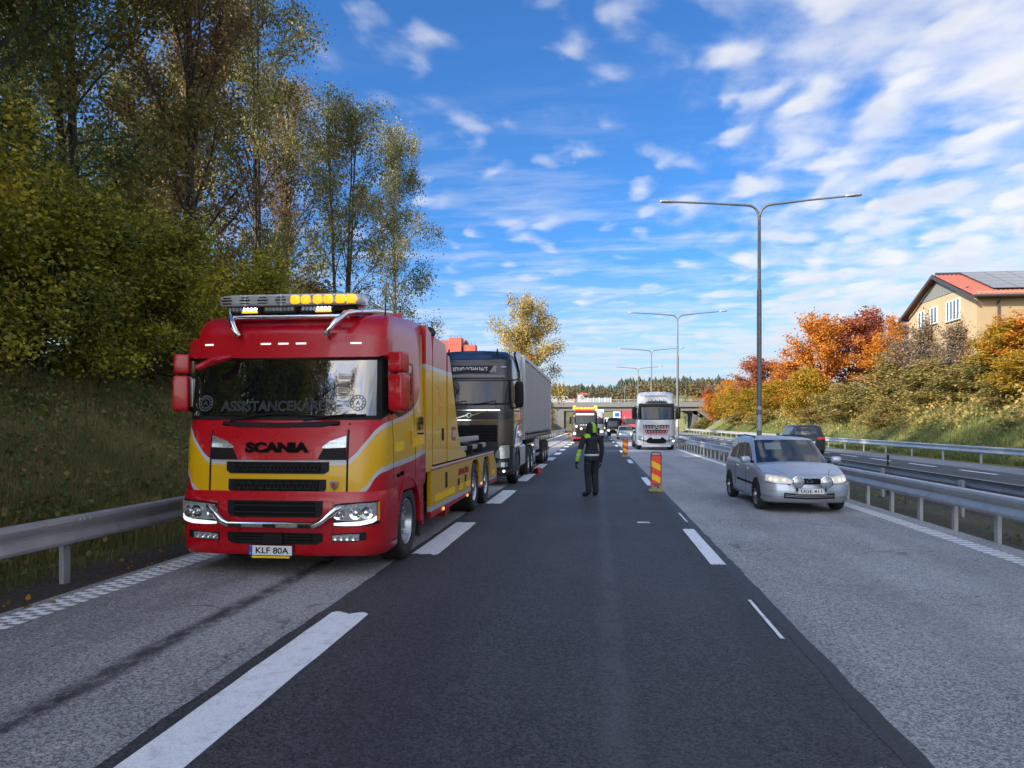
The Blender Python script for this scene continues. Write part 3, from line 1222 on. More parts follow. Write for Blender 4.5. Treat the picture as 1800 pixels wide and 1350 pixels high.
tiled_slope(-1)
tiled_slope(1)
for sg in (-1, 1):
    MB().prism([(sg * 0, 12.93), (sg * (hw + .62), 10.35), (sg * (hw + .62), 10.12), (sg * 0, 12.70)], 'x', -.62, -.50).build('verge_board', M_TRIM, ho)
    MB().tube([(-.5, sg * (hw + .68), 10.36), (HXE - HX, sg * (hw + .68), 10.36)], .09, 8).build('gutter', M_TRIM, ho)
    MB().box(((HXE - HX) / 2, sg * (hw + .35), 10.30), (HXE - HX, .62, .05)).build('soffit', M_TRIM, ho)
MB().tube([(-.3, 0, 13.02), (HXE - HX, 0, 13.02)], .12, 8).build('ridge', M_TRIM, ho)
MB().tube([(1.3, -hw - .62, 10.3), (1.3, -hw - .12, 9.95), (1.3, -hw - .09, 3.2)], .055, 8).build('downpipe', M_TRIM, ho)
sl = math.atan2(12.98 - 10.42, hw + .6)
spn = MB().box((0, 0, 0), (1.62, 1.0, .04)).build('solar_panel', M_SOLAR, ho)
first = True
for r_ in range(5):
    for c_ in range(11):
        d = .35 + 1.04 * r_
        loc = (2.15 + .22 * r_ * 0 + 1.66 * c_, -(d + .35) * math.cos(sl), 12.98 - (d + .35) * math.sin(sl) + .16)
        if first:
            spn.location, spn.rotation_euler = loc, (sl, 0, 0)
            first = False
        else:
            link('solar_panel', spn.data, ho, loc, (sl, 0, 0))


def window_x(parent, yc, zc, w, h, sections=2, x=0.0, fr=M_WFRAME):
    """window in a wall facing -x"""
    fo = MB()
    b = .07
    fo.box((-.02, 0, h / 2 - b / 2), (.10, w, b)).box((-.02, 0, -h / 2 + b / 2), (.10, w, b))
    for k in range(sections + 1):
        fo.box((-.02, -w / 2 + b / 2 + (w - b) * k / sections, 0), (.099, b, h - 2 * b))
    o = fo.build('window', fr, parent, loc=(x, yc, zc))
    pn = MB()
    pn.box((-.005, 0, 0), (.05, w - .02, h - .02))
    pn.build('pane', M_PANE, o)
    MB().box((-.06, 0, -h / 2 - .03), (.18, w + .12, .05)).build('sill', M_STEEL_D, o)
    return o


def window_y(parent, xc, zc, w, h, sections=2, y=0.0, fr=M_WFRAME, glass=None):
    o = window_x(parent, 0, 0, w, h, sections, 0, fr)
    o.location = (xc, y, zc)
    o.rotation_euler = (0, 0, R(90))
    return o


window_x(ho, 56.85 - HYM, 9.98, 2.1, 1.5, 4)
window_x(ho, 59.9 - HYM, 10.05, 1.15, 1.3, 2)
window_x(ho, 62.1 - HYM, 9.95, 1.2, 1.4, 2)
window_x(ho, 56.85 - HYM, 7.0, 2.1, 1.5, 4)
window_x(ho, 61.4 - HYM, 7.0, 2.1, 1.5, 4)
for xx in (5.2, 9.0, 12.8):
    window_y(ho, xx, 8.6, 1.5, 1.4, 2, -hw)

# ================================================================== red-roofed building behind the lorry
M_REDSHEET = mat('red_sheet_metal', (.40, .075, .055), .55, var=.12)
M_PLB = mat('pale_plaster', (.34, .28, .21), .9, var=.1, vscale=1)
rbk = thing('building', 'building with red roof and red sheet metal chimneys behind the dark lorry', 'building', (-20.5, 77, 0))
MB().prism([(-8.0, .6), (8.0, .6), (8.0, 8.3), (-8.0, 8.3)], 'x', -11, 8.0).build('wall', M_PLB, rbk)
MB().prism([(-8.6, 8.15), (8.6, 8.15), (0, 10.6)], 'x', -11.4, 6.8).build('roof', M_TILE, rbk)
for (x, y, z0, z1, w) in ((6.9, -6.4, 8.0, 10.05, 1.25), (8.25, -6.2, 8.0, 9.35, 1.2)):
    c = MB()
    for k in range(6):
        c.box((-w / 2 + w * (k + .5) / 6, 0, (z0 + z1) / 2), (w / 6 - .02, 1.2, z1 - z0))
    co = c.build('chimney', M_REDSHEET, rbk, loc=(x, y, 0))
    rods = MB()
    for k in range(4):
        rods.tube([(-w / 2 + w * (k + .5) / 4, 0, z1 - .1), (-w / 2 + w * (k + .5) / 4, 0, z1 + .32)], .022, 6)
    rods.build('chimney_rod', M_TRIM, co)
for yy in (-5, -1.5, 2, 5.5):
    for zz_ in (3.0, 6.2):
        o = window_x(rbk, yy, zz_, 1.3, 1.4, 2)
        o.location = (8.0, yy, zz_)
        o.rotation_euler = (0, 0, R(180))

# houses on the far slope
M_HROOF = mat('far_roof', (.40, .20, .12), .8, var=.2)
M_HROOF2 = mat('far_grey_roof', (.30, .29, .28), .7, var=.2)
for i, (x, y, w, m, lb) in enumerate(((-14, 470, 12, M_HROOF, 'small house with red roof on the far wooded slope, left of the screen'),
                                      (18, 520, 11, M_HROOF2, 'small grey-roofed house among far trees above the bridge'),
                                      (45, 560, 13, M_HROOF, 'small red-roofed house highest among the far autumn trees'),
                                      (88, 330, 14, M_HROOF2, 'grey-roofed house behind the right end of the bridge'))):
    z = hz(x, y)
    t = thing('house', lb, 'house', (x, y, z + 2.2), R(20 + 50 * i))
    t.scale = (.6, .6, .6)
    MB().box((0, 0, -2.0), (w, 8, 8)).build('wall', M_PLB, t)
    MB().prism([(-4.7, 1.95), (4.7, 1.95), (0, 5.0)], 'x', -w / 2 - .4, w / 2 + .4).build('roof', m, t)
    for s in (-1, 1):
        for q in (-.3, .3):
            MB().box((w * q, s * 4.02, -.3), (1.4, .08, 1.4)).build('window', M_PANE, t)

# ================================================================== vegetation
def tree_meshes(seed, H, trunk_r, crown_r, base, n_limb, n_twig, leaves, leaf_size, droop=0.0, elev=(25, 60), shape='oval', stems=1,
                bark=M_BARK, leaf=None, spread=.28, name='tree', lean=.3, limb_r=.32, leaf_aspect=.62, thin_top=0.0, bare=.0):
    """returns (wood mesh, crown mesh)"""
    rng = np.random.RandomState(seed)
    wood = MB()
    tips, tw = [], []

    def crown_at(f):      # radius of the crown at height fraction f
        if shape == 'oval': return crown_r * max(.12, math.sin(math.pi * min(1, max(0, (f * .92 + .10)))) ** .7)
        if shape == 'cone': return crown_r * max(.08, 1.05 - f)
        if shape == 'dome': return crown_r * max(.15, math.sqrt(max(0, 1 - (f * .98) ** 2)))
        if shape == 'column': return crown_r * max(.15, (1 - abs(f * 2 - .75) ** 2.2 * .55))
        return crown_r

    for st in range(stems):
        a0 = rng.uniform(0, 2 * math.pi)
        out = (0 if stems == 1 else 1) * rng.uniform(.12, .3) * crown_r
        hs = H * (1 if st == 0 else rng.uniform(.78, .98))
        n = 11
        pts = []
        wob = rng.normal(0, lean * .28, (n, 2)).cumsum(0) * .5
        wob -= wob[0]
        for i in range(n):
            f = i / (n - 1)
            pts.append(Vector((math.cos(a0) * out * f ** .8 + wob[i, 0] * f, math.sin(a0) * out * f ** .8 + wob[i, 1] * f, hs * f - (.35 if i == 0 else 0))))
        rs = [trunk_r / stems ** .4 * (1 - .93 * (i / (n - 1)) ** .85) + .012 for i in range(n)]
        rs[0] *= 1.35
        wood.tube(pts, rs, 9)
        nl = n_limb // stems
        for k in range(nl):
            f = base + (1 - base) * ((k + rng.uniform(0, 1)) / nl) ** .92 * .985
            fi = f * (n - 1)
            i0 = min(n - 2, int(fi))
            p0 = pts[i0].lerp(pts[i0 + 1], fi - i0)
            az = k * 2.4 + rng.uniform(-.5, .5)
            el = R(rng.uniform(*elev)) + (R(20) * f)
            cf = (f - base) / (1 - base)
            L = crown_at(cf) * rng.uniform(.72, 1.08) / max(.5, math.cos(el * .8))
            if L < .25: L = .25
            d = Vector((math.cos(az) * math.cos(el), math.sin(az) * math.cos(el), math.sin(el)))
            m = 6
            lp = [p0]
            cur = p0.copy()
            dd = d.copy()
            for j in range(m):
                dd = dd + Vector(rng.normal(0, .13, 3)) + Vector((0, 0, -droop * (.10 + .35 * j / m)))
                dd.normalize()
                cur = cur + dd * (L / m)
                lp.append(cur.copy())
            r0 = max(.012, rs[i0] * limb_r * rng.uniform(.75, 1.15))
            wood.tube(lp, [r0 * (1 - .9 * j / m) + .004 for j in range(m + 1)], 5, caps=False)
            nt = max(3, int(n_twig * (.4 + .6 * L / max(.3, crown_r))))
            for q in range(nt):
                g_ = rng.uniform(.22, 1.0) ** .8
                gi = g_ * m
                j0 = min(m - 1, int(gi))
                b = lp[j0].lerp(lp[j0 + 1], gi - j0)
                base_d = (lp[j0 + 1] - lp[j0]).normalized()
                td = (base_d + Vector(rng.normal(0, .75, 3)))
                td.z -= droop * rng.uniform(.4, 1.1)
                td.normalize()
                tl = rng.uniform(.35, 1.0) * (.22 + .16 * crown_r) * (1.15 - .4 * g_)
                if droop > .5: tl *= 1.5
                c1 = b + td * tl * .5 + Vector((0, 0, -droop * tl * .22))
                c2 = c1 + (td * .6 + Vector((0, 0, -droop * 1.1))).normalized() * tl * .55
                wood.tube([b, c1, c2], [.011, .007, .003], 3, caps=False)
                for s_ in (b.lerp(c1, .6), c1, c1.lerp(c2, .5), c2):
                    if rng.uniform() > bare * (1.4 if thin_top and cf > .6 else .8):
                        tips.append(s_)
    tips = np.array([tuple(t) for t in tips])
    pick = tips[rng.randint(0, len(tips), leaves)]
    C = pick + rng.normal(0, 1, (leaves, 3)) * np.array([spread, spread, spread * (1.0 + droop * .9)]) - np.array([0, 0, droop * spread * .6])
    V = leaf_quads(rng, C, leaf_size, leaf_aspect, hang=droop)
    me = np_mesh('crown', V, 4, leaf)
    mm = bpy.data.meshes.new('trunk')
    mm.from_pydata(wood.v, [], wood.f)
    mm.polygons.foreach_set('use_smooth', [True] * len(mm.polygons))
    mm.materials.append(bark)
    mm.update()
    return mm, me


def leaf_quads(rng, C, size, aspect=.62, hang=0.0, svar=.45):
    n = len(C)
    a = rng.normal(0, 1, (n, 3))
    a[:, 2] -= hang * 1.2
    a /= np.linalg.norm(a, axis=1, keepdims=True) + 1e-9
    b = np.cross(a, rng.normal(0, 1, (n, 3)))
    b /= np.linalg.norm(b, axis=1, keepdims=True) + 1e-9
    nrm = np.cross(a, b)
    s = size * rng.uniform(1 - svar, 1 + svar, (n, 1))
    P0 = C - a * s * .5
    P2 = C + a * s * .5
    P1 = C + b * s * aspect * .5 + nrm * s * .10 - a * s * .08
    P3 = C - b * s * aspect * .5 + nrm * s * .10 - a * s * .08
    return np.stack([P0, P1, P2, P3], 1).reshape(-1, 3)


L_OLIVE = leaf_mat('olive_autumn_leaf', [(0, (.030, .030, .010)), (.35, (.060, .060, .016)), (.65, (.095, .078, .020)), (.85, (.13, .085, .024)), (1, (.10, .055, .022))], gain=2.7)
L_DARK = leaf_mat('dark_green_leaf', [(0, (.014, .022, .008)), (.5, (.032, .042, .012)), (.8, (.070, .066, .016)), (1, (.13, .10, .022))], gain=3.3)
L_BROWN = leaf_mat('brown_leaf', [(0, (.045, .030, .014)), (.5, (.095, .062, .026)), (.8, (.14, .090, .036)), (1, (.070, .070, .022))], gain=2.4)
L_BIRCH = leaf_mat('birch_leaf', [(0, (.035, .042, .014)), (.5, (.085, .085, .026)), (.8, (.15, .125, .042)), (1, (.20, .14, .045))], gain=2.2)
L_BIRCHY = leaf_mat('yellow_birch_leaf', [(0, (.18, .15, .045)), (.5, (.38, .28, .075)), (1, (.52, .37, .11))])
L_YELLOW = leaf_mat('yellow_green_leaf', [(0, (.022, .032, .008)), (.3, (.060, .070, .012)), (.55, (.14, .12, .014)), (.8, (.26, .175, .014)), (1, (.22, .11, .016))], gain=3.0)
L_ORANGE = leaf_mat('orange_leaf', [(0, (.22, .070, .014)), (.4, (.40, .13, .014)), (.75, (.52, .22, .018)), (1, (.34, .07, .024))], trans=.45, gain=1.15)
L_RED = leaf_mat('red_maple_leaf', [(0, (.17, .042, .032)), (.5, (.32, .085, .048)), (.8, (.44, .15, .045)), (1, (.50, .22, .035))], trans=.45)
L_GOLD = leaf_mat('golden_leaf', [(0, (.09, .085, .014)), (.4, (.24, .17, .016)), (.75, (.42, .22, .016)), (1, (.13, .14, .018))], trans=.45, gain=1.15)
L_SHRUB = leaf_mat('shrub_leaf', [(0, (.060, .058, .020)), (.4, (.125, .108, .032)), (.7, (.20, .15, .042)), (.9, (.24, .125, .050)), (1, (.10, .12, .03))], gain=1.55)
L_GREY = leaf_mat('dry_leaf', [(0, (.10, .070, .048)), (.5, (.20, .14, .085)), (1, (.26, .20, .12))])

KIND = {}


def kind(name, **kw):
    KIND[name] = tree_meshes(**kw)


kind('dark', seed=1, H=19, trunk_r=.30, crown_r=5.0, base=.06, n_limb=54, n_twig=22, leaves=52000, leaf_size=.115, elev=(10, 50), leaf=L_DARK, spread=.30)
kind('olive', seed=2, H=17.5, trunk_r=.26, crown_r=4.2, base=.08, n_limb=50, n_twig=22, leaves=31000, leaf_size=.135, elev=(20, 60), leaf=L_OLIVE, stems=2, spread=.27, bare=.15, thin_top=1)
kind('brown', seed=3, H=17.5, trunk_r=.24, crown_r=3.6, base=.16, n_limb=50, n_twig=24, leaves=24000, leaf_size=.12, elev=(35, 68), leaf=L_BROWN, spread=.24, stems=1, bare=.45, thin_top=1)
kind('birch', seed=4, H=16.2, trunk_r=.17, crown_r=2.75, base=.10, n_limb=48, n_twig=26, leaves=23000, leaf_size=.115, droop=.75, elev=(35, 68), leaf=L_BIRCH, bark=M_BIRCH, shape='column', spread=.20, bare=.1)
kind('birch2', seed=5, H=18, trunk_r=.2, crown_r=3.6, base=.12, n_limb=56, n_twig=26, leaves=27000, leaf_size=.125, droop=.45, elev=(30, 65), leaf=L_BIRCH, bark=M_BARK, stems=3, shape='oval', spread=.25, bare=.1)
kind('ybirch', seed=6, H=15, trunk_r=.17, crown_r=4.0, base=.10, n_limb=52, n_twig=24, leaves=30000, leaf_size=.19, droop=.8, elev=(35, 68), leaf=L_BIRCHY, bark=M_BIRCH, stems=2, shape='column', spread=.24, bare=.1)
kind('shrub', seed=7, H=4.6, trunk_r=.07, crown_r=2.3, base=.02, n_limb=44, n_twig=20, leaves=25000, leaf_size=.105, elev=(5, 65), leaf=L_YELLOW, stems=3, shape='dome', spread=.20)
kind('shrub2', seed=8, H=6.0, trunk_r=.08, crown_r=2.5, base=.02, n_limb=46, n_twig=20, leaves=26000, leaf_size=.11, elev=(5, 65), leaf=L_YELLOW, stems=2, shape='oval', spread=.22)
kind('maple', seed=9, H=9.5, trunk_r=.16, crown_r=3.5, base=.08, n_limb=44, n_twig=18, leaves=11000, leaf_size=.24, elev=(20, 60), leaf=L_ORANGE, shape='oval', spread=.30)
kind('redmaple', seed=10, H=10, trunk_r=.16, crown_r=3.3, base=.10, n_limb=44, n_twig=18, leaves=10000, leaf_size=.24, elev=(25, 62), leaf=L_RED, shape='oval', spread=.30)
kind('gold', seed=11, H=7, trunk_r=.11, crown_r=3.1, base=.04, n_limb=44, n_twig=18, leaves=11000, leaf_size=.22, elev=(10, 60), leaf=L_GOLD, shape='dome', stems=2, spread=.30)
kind('bush', seed=12, H=4.6, trunk_r=.06, crown_r=2.6, base=.02, n_limb=44, n_twig=16, leaves=11000, leaf_size=.19, elev=(5, 70), leaf=L_SHRUB, shape='dome', stems=3, spread=.26)
kind('dry', seed=13, H=6.5, trunk_r=.07, crown_r=2.6, base=.05, n_limb=48, n_twig=20, leaves=6500, leaf_size=.18, elev=(25, 70), leaf=L_GREY, shape='oval', stems=3, spread=.26, bare=.2)


KSIZE = {}
for k_, (w_, c_) in KIND.items():
    co_ = np.empty(len(c_.vertices) * 3, dtype=np.float32)
    c_.vertices.foreach_get('co', co_)
    co_ = co_.reshape(-1, 3)
    KSIZE[k_] = (float(np.percentile(co_[:, 2], 99)), float(np.percentile(np.abs(co_[:, :2]), 97)))
KNOM = {'maple': (9.5, 3.3), 'redmaple': (10, 3.1), 'gold': (7, 3.1), 'bush': (4.6, 2.6), 'dry': (6.5, 2.4)}


def tree(k, name, label, cat, x, y, rz=0.0, s=1.0, sz=None, group=None, sink=.1):
    w, c = KIND[k]
    t = thing(name, label, cat, (x, y, hz(x, y) - sink), rz, group)
    t.scale = (s, s, sz or s)
    link('trunk', w, t)
    link('crown', c, t)
    return t


GL = 'trees along the top of the left bank'
tree('dark', 'tree', 'dark green broadleaf tree filling the top left corner', 'tree', -14.6, 15.5, .3, 1.0, group=GL)
tree('dark', 'tree', 'dark broadleaf tree set back behind the leftmost shrubs', 'tree', -19.5, 18.5, 2.0, 1.1, group=GL)
tree('olive', 'tree', 'olive brown tree, second from the left edge, with dark limbs across the sky', 'tree', -16.0, 21.5, 1.1, 1.05, group=GL)
tree('brown', 'tree', 'thin brown-leaved tree with bare fine twigs at its top', 'tree', -14.2, 24.5, .4, 1.08, group=GL)
tree('birch2', 'birch_tree', 'tall several-stemmed birch straight above the amber light bar', 'tree', -14.0, 29.5, .9, .92, 1.10, group=GL)
tree('olive', 'tree', 'olive leafed tree filling the gap behind the tall several-stemmed birch', 'tree', -19.0, 31.0, 3.1, 1.05, group=GL)
tree('birch2', 'birch_tree', 'rounded olive birch next to the slender weeping birch', 'tree', -12.8, 36.0, 2.6, .86, .86, group=GL)
tree('brown', 'tree', 'brown-leaved tree standing behind the rounded olive birch', 'tree', -17.0, 39.0, 1.9, .98, group=GL)
tree('birch', 'birch_tree', 'slender weeping birch with hanging twigs, last on the left before the sky', 'tree', -11.9, 42.6, .5, .86, 1.02, group=GL)
tree('dark', 'tree', 'dark green tree low behind the slender brown tree', 'tree', -22.0, 26.5, 4.0, .8, group=GL)
tree('olive', 'tree', 'dull olive tree furthest back between the birches', 'tree', -24.0, 37.0, 5.0, .9, group=GL)
# the row of trees goes on behind the camera (seen in the windscreen, shades the road); inner, deep and bushy ones are added to stop sun dapples
for i, (k, x, y, rz, s) in enumerate((('dark', -15.0, 8.5, 1.0, 1.0), ('olive', -14.5, 2.0, 2.0, 1.05), ('dark', -15.5, -5.0, 3.0, 1.05), ('olive', -14.5, -12.0, .2, 1.1), ('dark', -15.0, -19.5, .9, 1.0), ('birch2', -14.5, -26.5, 1.2, 1.1), ('dark', -22, -12, 2.2, 1.1), ('dark', -22, 3, .7, 1.1), ('dark', -21, -26, 2.7, 1.1), ('dark', -29, -18, 1.7, 1.15), ('dark', -29, -4, 3.7, 1.15), ('dark', -28, 9, 4.7, 1.15), ('dark', -22, -36, .2, 1.1), ('dark', -18.5, 5.5, 2.2, 1.0), ('dark', -18.5, -1.5, 5.2, 1.0), ('dark', -18.5, -9, 1.2, 1.05), ('dark', -24, 14, .2, 1.1), ('dark', -24, 7.5, 3.3, 1.1), ('shrub2', -13.2, 6.0, .3, 1.5), ('shrub2', -13.4, 2.2, 1.3, 1.5), ('shrub2', -13.2, -2.0, 2.3, 1.5), ('shrub2', -13.4, -6.5, 3.3, 1.5), ('shrub2', -13.2, -11.0, 4.3, 1.5), ('dark', -18.5, 11.5, 3.0, 1.0), ('shrub2', -16.6, 10.8, 4.1, 1.5), ('shrub2', -12.7, .1, 2.1, 1.4))):
    tree(k, 'tree', 'tree of the left bank row behind the camera, %s of them' % ['nearest', 'second', 'third', 'fourth', 'fifth', 'furthest', 'set back far', 'set back near', 'set back middle', 'added deep row far', 'added deep row near', 'added deep row middle', 'furthest back left', 'added inner row nearest', 'added inner row second', 'added inner row third', 'added deepest row corner', 'added deepest row second', 'first added shade bush', 'second added shade bush', 'third added shade bush', 'fourth added shade bush', 'fifth added shade bush', 'added inner row corner', 'added shade bush near corner', 'added shade bush in gap'][i], 'tree', x, y, rz, s, group='trees of the left bank behind the camera')
GS = 'shrubs along the top of the left bank'
for i, (k, x, y, rz, s, lb) in enumerate((
        ('shrub', -12.0, 11.6, 0, 1.0, 'yellow-green shrub at the left picture edge, nearest on the bank'),
        ('shrub2', -13.4, 14.0, 1, 1.05, 'tall yellow-green shrub behind the nearest bank shrub'),
        ('shrub', -12.1, 14.6, 2, 1.05, 'yellow-leaved shrub overhanging the bank, second from the picture edge'),
        ('shrub2', -12.6, 17.2, 3, 1.1, 'golden green shrub in the middle of the bank top'),
        ('shrub', -11.9, 19.0, 4, 1.1, 'broad yellow shrub overhanging the grass left of the tow truck'),
        ('shrub2', -12.9, 21.0, 5, 1.0, 'tall golden shrub behind the tow truck mirror'),
        ('shrub', -11.8, 23.2, 1.5, 1.1, 'bright yellow shrub just left of the amber light bar'),
        ('shrub', -12.2, 26.5, 2.5, 1.0, 'yellow shrub directly behind the light bar'),
        ('shrub2', -13.0, 8.5, .7, 1.0, 'dark shrub beyond the left picture edge'),
        ('bush', -12.3, 32.0, .7, 1.0, 'low olive shrub behind the tow truck cab, under the round birch'),
        ('bush', -12.0, 38.5, 1.7, .8, 'low olive shrub under the weeping birch'))):
    tree(k, 'shrub', lb, 'shrub', x, y, rz, s, s * (.66 if k == 'shrub2' else .78), group=GS, sink=.35)

tree('ybirch', 'birch_tree', 'pale yellow weeping birch rising behind the grey trailer', 'tree', -9.3, 95, .3, 1.12, sink=.2)
tree('maple', 'maple_tree', 'small orange tree in front of the yellow birch, above the trailer', 'tree', -8.9, 86, .3, .62, .82, sink=.2)
tree('gold', 'tree', 'yellow bushy tree at the left end of the bridge', 'tree', -9.6, 112, 2.0, .9)
tree('bush', 'shrub', 'olive shrub behind the left guardrail near the bridge', 'shrub', -9.2, 128, 2.0, .9)
tree('bush', 'shrub', 'dull shrub by the left bridge abutment', 'shrub', -9.4, 139, 3.0, .8)

GR = 'autumn trees and shrubs along the right bank'
rt = [
    ('redmaple', 'maple_tree', 'large red maple standing left of the tan house', 27.0, 83.6, 5.6, 1.07, 0.92),
    ('maple', 'maple_tree', 'bright orange maple leaning out left of the large red maple', 23.4, 81.2, 2.2, 0.79, 1.11),
    ('redmaple', 'maple_tree', 'thin purplish red tree at the right shoulder of the large red maple', 30.9, 88.1, 4.5, 0.56, 0.94),
    ('maple', 'maple_tree', 'small orange maple peeping over the shrubs by the house gable', 30.9, 80.1, 1.6, 0.57, 0.82),
    ('redmaple', 'maple_tree', 'red maple behind the tall lamp post', 25.0, 115.6, 1.8, 1.20, 0.82),
    ('maple', 'maple_tree', 'orange maple just right of the tall lamp post', 25.8, 103.6, 4.6, 0.81, 0.68),
    ('gold', 'tree', 'golden bushy tree under the orange maple beside the lamp post', 23.9, 100.4, 2.5, 0.91, 0.64),
    ('gold', 'tree', 'yellow-green tree in front of the bright orange maple', 21.7, 79.0, 3.0, 0.63, 0.82),
    ('maple', 'shrub', 'orange shrub low in the row, mid bank', 24.5, 95.4, 2.8, 0.58, 0.28),
    ('gold', 'shrub', 'golden shrub behind the lamp post foot', 22.4, 111.3, 5.4, 0.87, 0.70),
    ('gold', 'shrub', 'gold shrub between the lamp post and the bridge end', 22.9, 125.5, 5.2, 0.82, 0.81),
    ('maple', 'shrub', 'orange shrub at the far end of the bank by the bridge', 21.6, 143.4, 5.8, 0.60, 0.61),
    ('gold', 'shrub', 'yellow shrub second from the bridge on the right bank', 22.3, 133.4, 5.5, 0.77, 0.75),
    ('bush', 'shrub', 'low shrub at the slope foot by the bridge pier', 19.6, 141.2, 3.7, 0.66, 0.53),
    ('bush', 'shrub', 'broad olive shrub below the yellow-green tree', 22.2, 68.9, 1.8, 1.04, 0.71),
    ('bush', 'shrub', 'big olive brown shrub in the centre of the right bank', 23.8, 63.0, 0.3, 1.14, 0.98),
    ('maple', 'maple_tree', 'brownish orange tree between the red maple and the house', 25.9, 71.4, 0.3, 0.60, 0.63),
    ('dry', 'shrub', 'half bare brown shrub in front of the house gable', 24.9, 60.3, 0.5, 0.83, 0.98),
    ('dry', 'shrub', 'half bare shrub in front of the house corner window', 25.4, 55.3, 3.0, 0.72, 0.79),
    ('bush', 'shrub', 'dense olive shrub under the half bare shrubs', 24.1, 57.0, 5.2, 1.10, 0.77),
    ('bush', 'shrub', 'yellowish shrub low before the house corner', 24.8, 52.1, 3.0, 0.92, 0.58),
    ('gold', 'tree', 'green and golden tree before the house front', 26.1, 51.3, 6.1, 0.58, 0.59),
    ('maple', 'maple_tree', 'orange maple leaning over the green and golden tree', 26.7, 54.4, 4.2, 0.42, 0.43),
    ('maple', 'maple_tree', 'orange maple at the right picture edge', 26.9, 50.4, 4.5, 0.53, 0.45),
    ('gold', 'tree', 'green-gold tree at the right picture edge, lower than the orange maple', 24.1, 45.1, 1.6, 0.56, 0.41),
    ('bush', 'shrub', 'dark low shrub at the right picture edge', 24.2, 46.0, 4.3, 0.82, 0.35),
    ('bush', 'shrub', 'dark shrub beyond the right picture edge', 26.0, 44.3, 5.8, 0.85, 0.27),
    ('gold', 'tree', 'golden tree beyond the right picture edge', 27.9, 47.5, 5.8, 0.71, 0.32),
    ('dry', 'shrub', 'bare twiggy shrub between the olive shrubs', 26.1, 59.4, 2.3, 0.78, 0.62),
    ('bush', 'shrub', 'olive shrub filling the row under the bright orange maple', 22.1, 77.0, 5.1, 0.95, 0.41),
    ('bush', 'shrub', 'light olive shrub far along the right bank', 21.4, 98.1, 0.6, 0.91, 0.43),
    ('bush', 'shrub', 'light olive shrub near the bridge on the right bank', 21.4, 115.2, 5.7, 0.89, 0.43),
    ('bush', 'shrub', 'dull low shrub below the big olive brown shrub', 21.2, 57.7, 1.1, 0.58, 0.52),
]
for (k, nm, lb, x, y, rz, s, sz) in rt:
    tree(k, nm, lb, 'shrub' if nm == 'shrub' else 'tree', x, y, rz, s * KNOM[k][1] / KSIZE[k][1], sz * KNOM[k][0] / KSIZE[k][0], GR, sink=.25)

ORD = ['first', 'second', 'third', 'fourth', 'fifth', 'sixth', 'seventh', 'eighth', 'ninth', 'tenth']
rnd = random.Random(5)
beyond = {}
for i in range(34):
    k = rnd.choice(['gold', 'bush', 'maple', 'dry', 'olive', 'dark', 'gold', 'dry', 'ybirch', 'redmaple'])
    x = rnd.choice([rnd.uniform(-60, -11), rnd.uniform(24, 90), rnd.uniform(24, 60)])
    y = rnd.uniform(168, 300)
    beyond.setdefault(k, []).append((x / y, x, y, rnd.uniform(0, 6), {'olive': .42, 'dark': .4, 'ybirch': .5}.get(k, .9) * rnd.uniform(.8, 1.2)))
for k, lst in beyond.items():
    tl = {'gold': 'golden autumn tree', 'bush': 'olive bush', 'maple': 'orange tree', 'dry': 'half bare brown tree', 'olive': 'tall olive tree', 'dark': 'dark green tree', 'ybirch': 'pale yellow birch', 'redmaple': 'red tree'}[k]
    for i, (_, x, y, rz, s) in enumerate(sorted(lst)):
        tree(k, 'tree', '%s beyond the bridge, %s of its kind from the left' % (tl, ORD[i]), 'tree', x, y, rz, s, group='%ss beyond the bridge' % tl)


# ---- far wooded hill: one mass
def forest():
    rng = np.random.RandomState(3)
    V = []
    n = 2600
    xs = rng.uniform(-330, 520, n)
    ys = rng.uniform(720, 1010, n)
    zs = height(xs, ys, False)
    for x, y, z in zip(xs, ys, zs):
        h = rng.uniform(8, 13) + rng.uniform(0, 1) ** 4 * 5
        r = h * rng.uniform(.28, .46)
        tiers = 4
        for k in range(tiers):
            z0 = z + h * (.12 + .2 * k)
            z1 = z0 + h * (.36 if k < tiers - 1 else .30)
            rr = r * (1 - .22 * k) * rng.uniform(.8, 1.2)
            a = rng.uniform(0, 6)
            for q in range(7):
                a0, a1 = a + q * .8976, a + (q + 1) * .8976
                r0 = rr * rng.uniform(.7, 1.25)
                V += [(x + math.cos(a0) * r0, y + math.sin(a0) * r0, z0 - rng.uniform(0, .8)), (x + math.cos(a1) * r0, y + math.sin(a1) * r0, z0), (x, y, z1)]
    me = np_mesh('forest', np.array(V), 3, leaf_mat('conifer_needles', [(0, (.020, .028, .018)), (.5, (.036, .046, .028)), (1, (.065, .072, .035))], trans=.15))
    tag(link('forest', me), 'dark conifer forest on the far hill', None, None, 'stuff')
    n = 620
    xs = rng.uniform(-260, 420, n)
    ys = rng.uniform(400, 740, n)
    zs = height(xs, ys, False)
    C = []
    for x, y, z in zip(xs, ys, zs):
        h = rng.uniform(6, 12)
        m = 130
        d = rng.normal(0, 1, (m, 3))
        d /= np.linalg.norm(d, axis=1, keepdims=True)
        C.append(np.array([x, y, z + h * .55]) + d * np.array([h * .36, h * .36, h * .5]) * rng.uniform(.55, 1.05, (m, 1)))
    C = np.concatenate(C)
    V = leaf_quads(rng, C, 1.5, .8)
    me = np_mesh('woodland', V, 4, leaf_mat('far_autumn_leaf', [(0, (.045, .045, .022)), (.4, (.095, .078, .040)), (.7, (.13, .095, .048)), (.9, (.22, .145, .045)), (1, (.075, .080, .028))], trans=.3))
    tag(link('woodland', me), 'brown autumn woodland on the slope below the conifers', None, None, 'stuff')


forest()


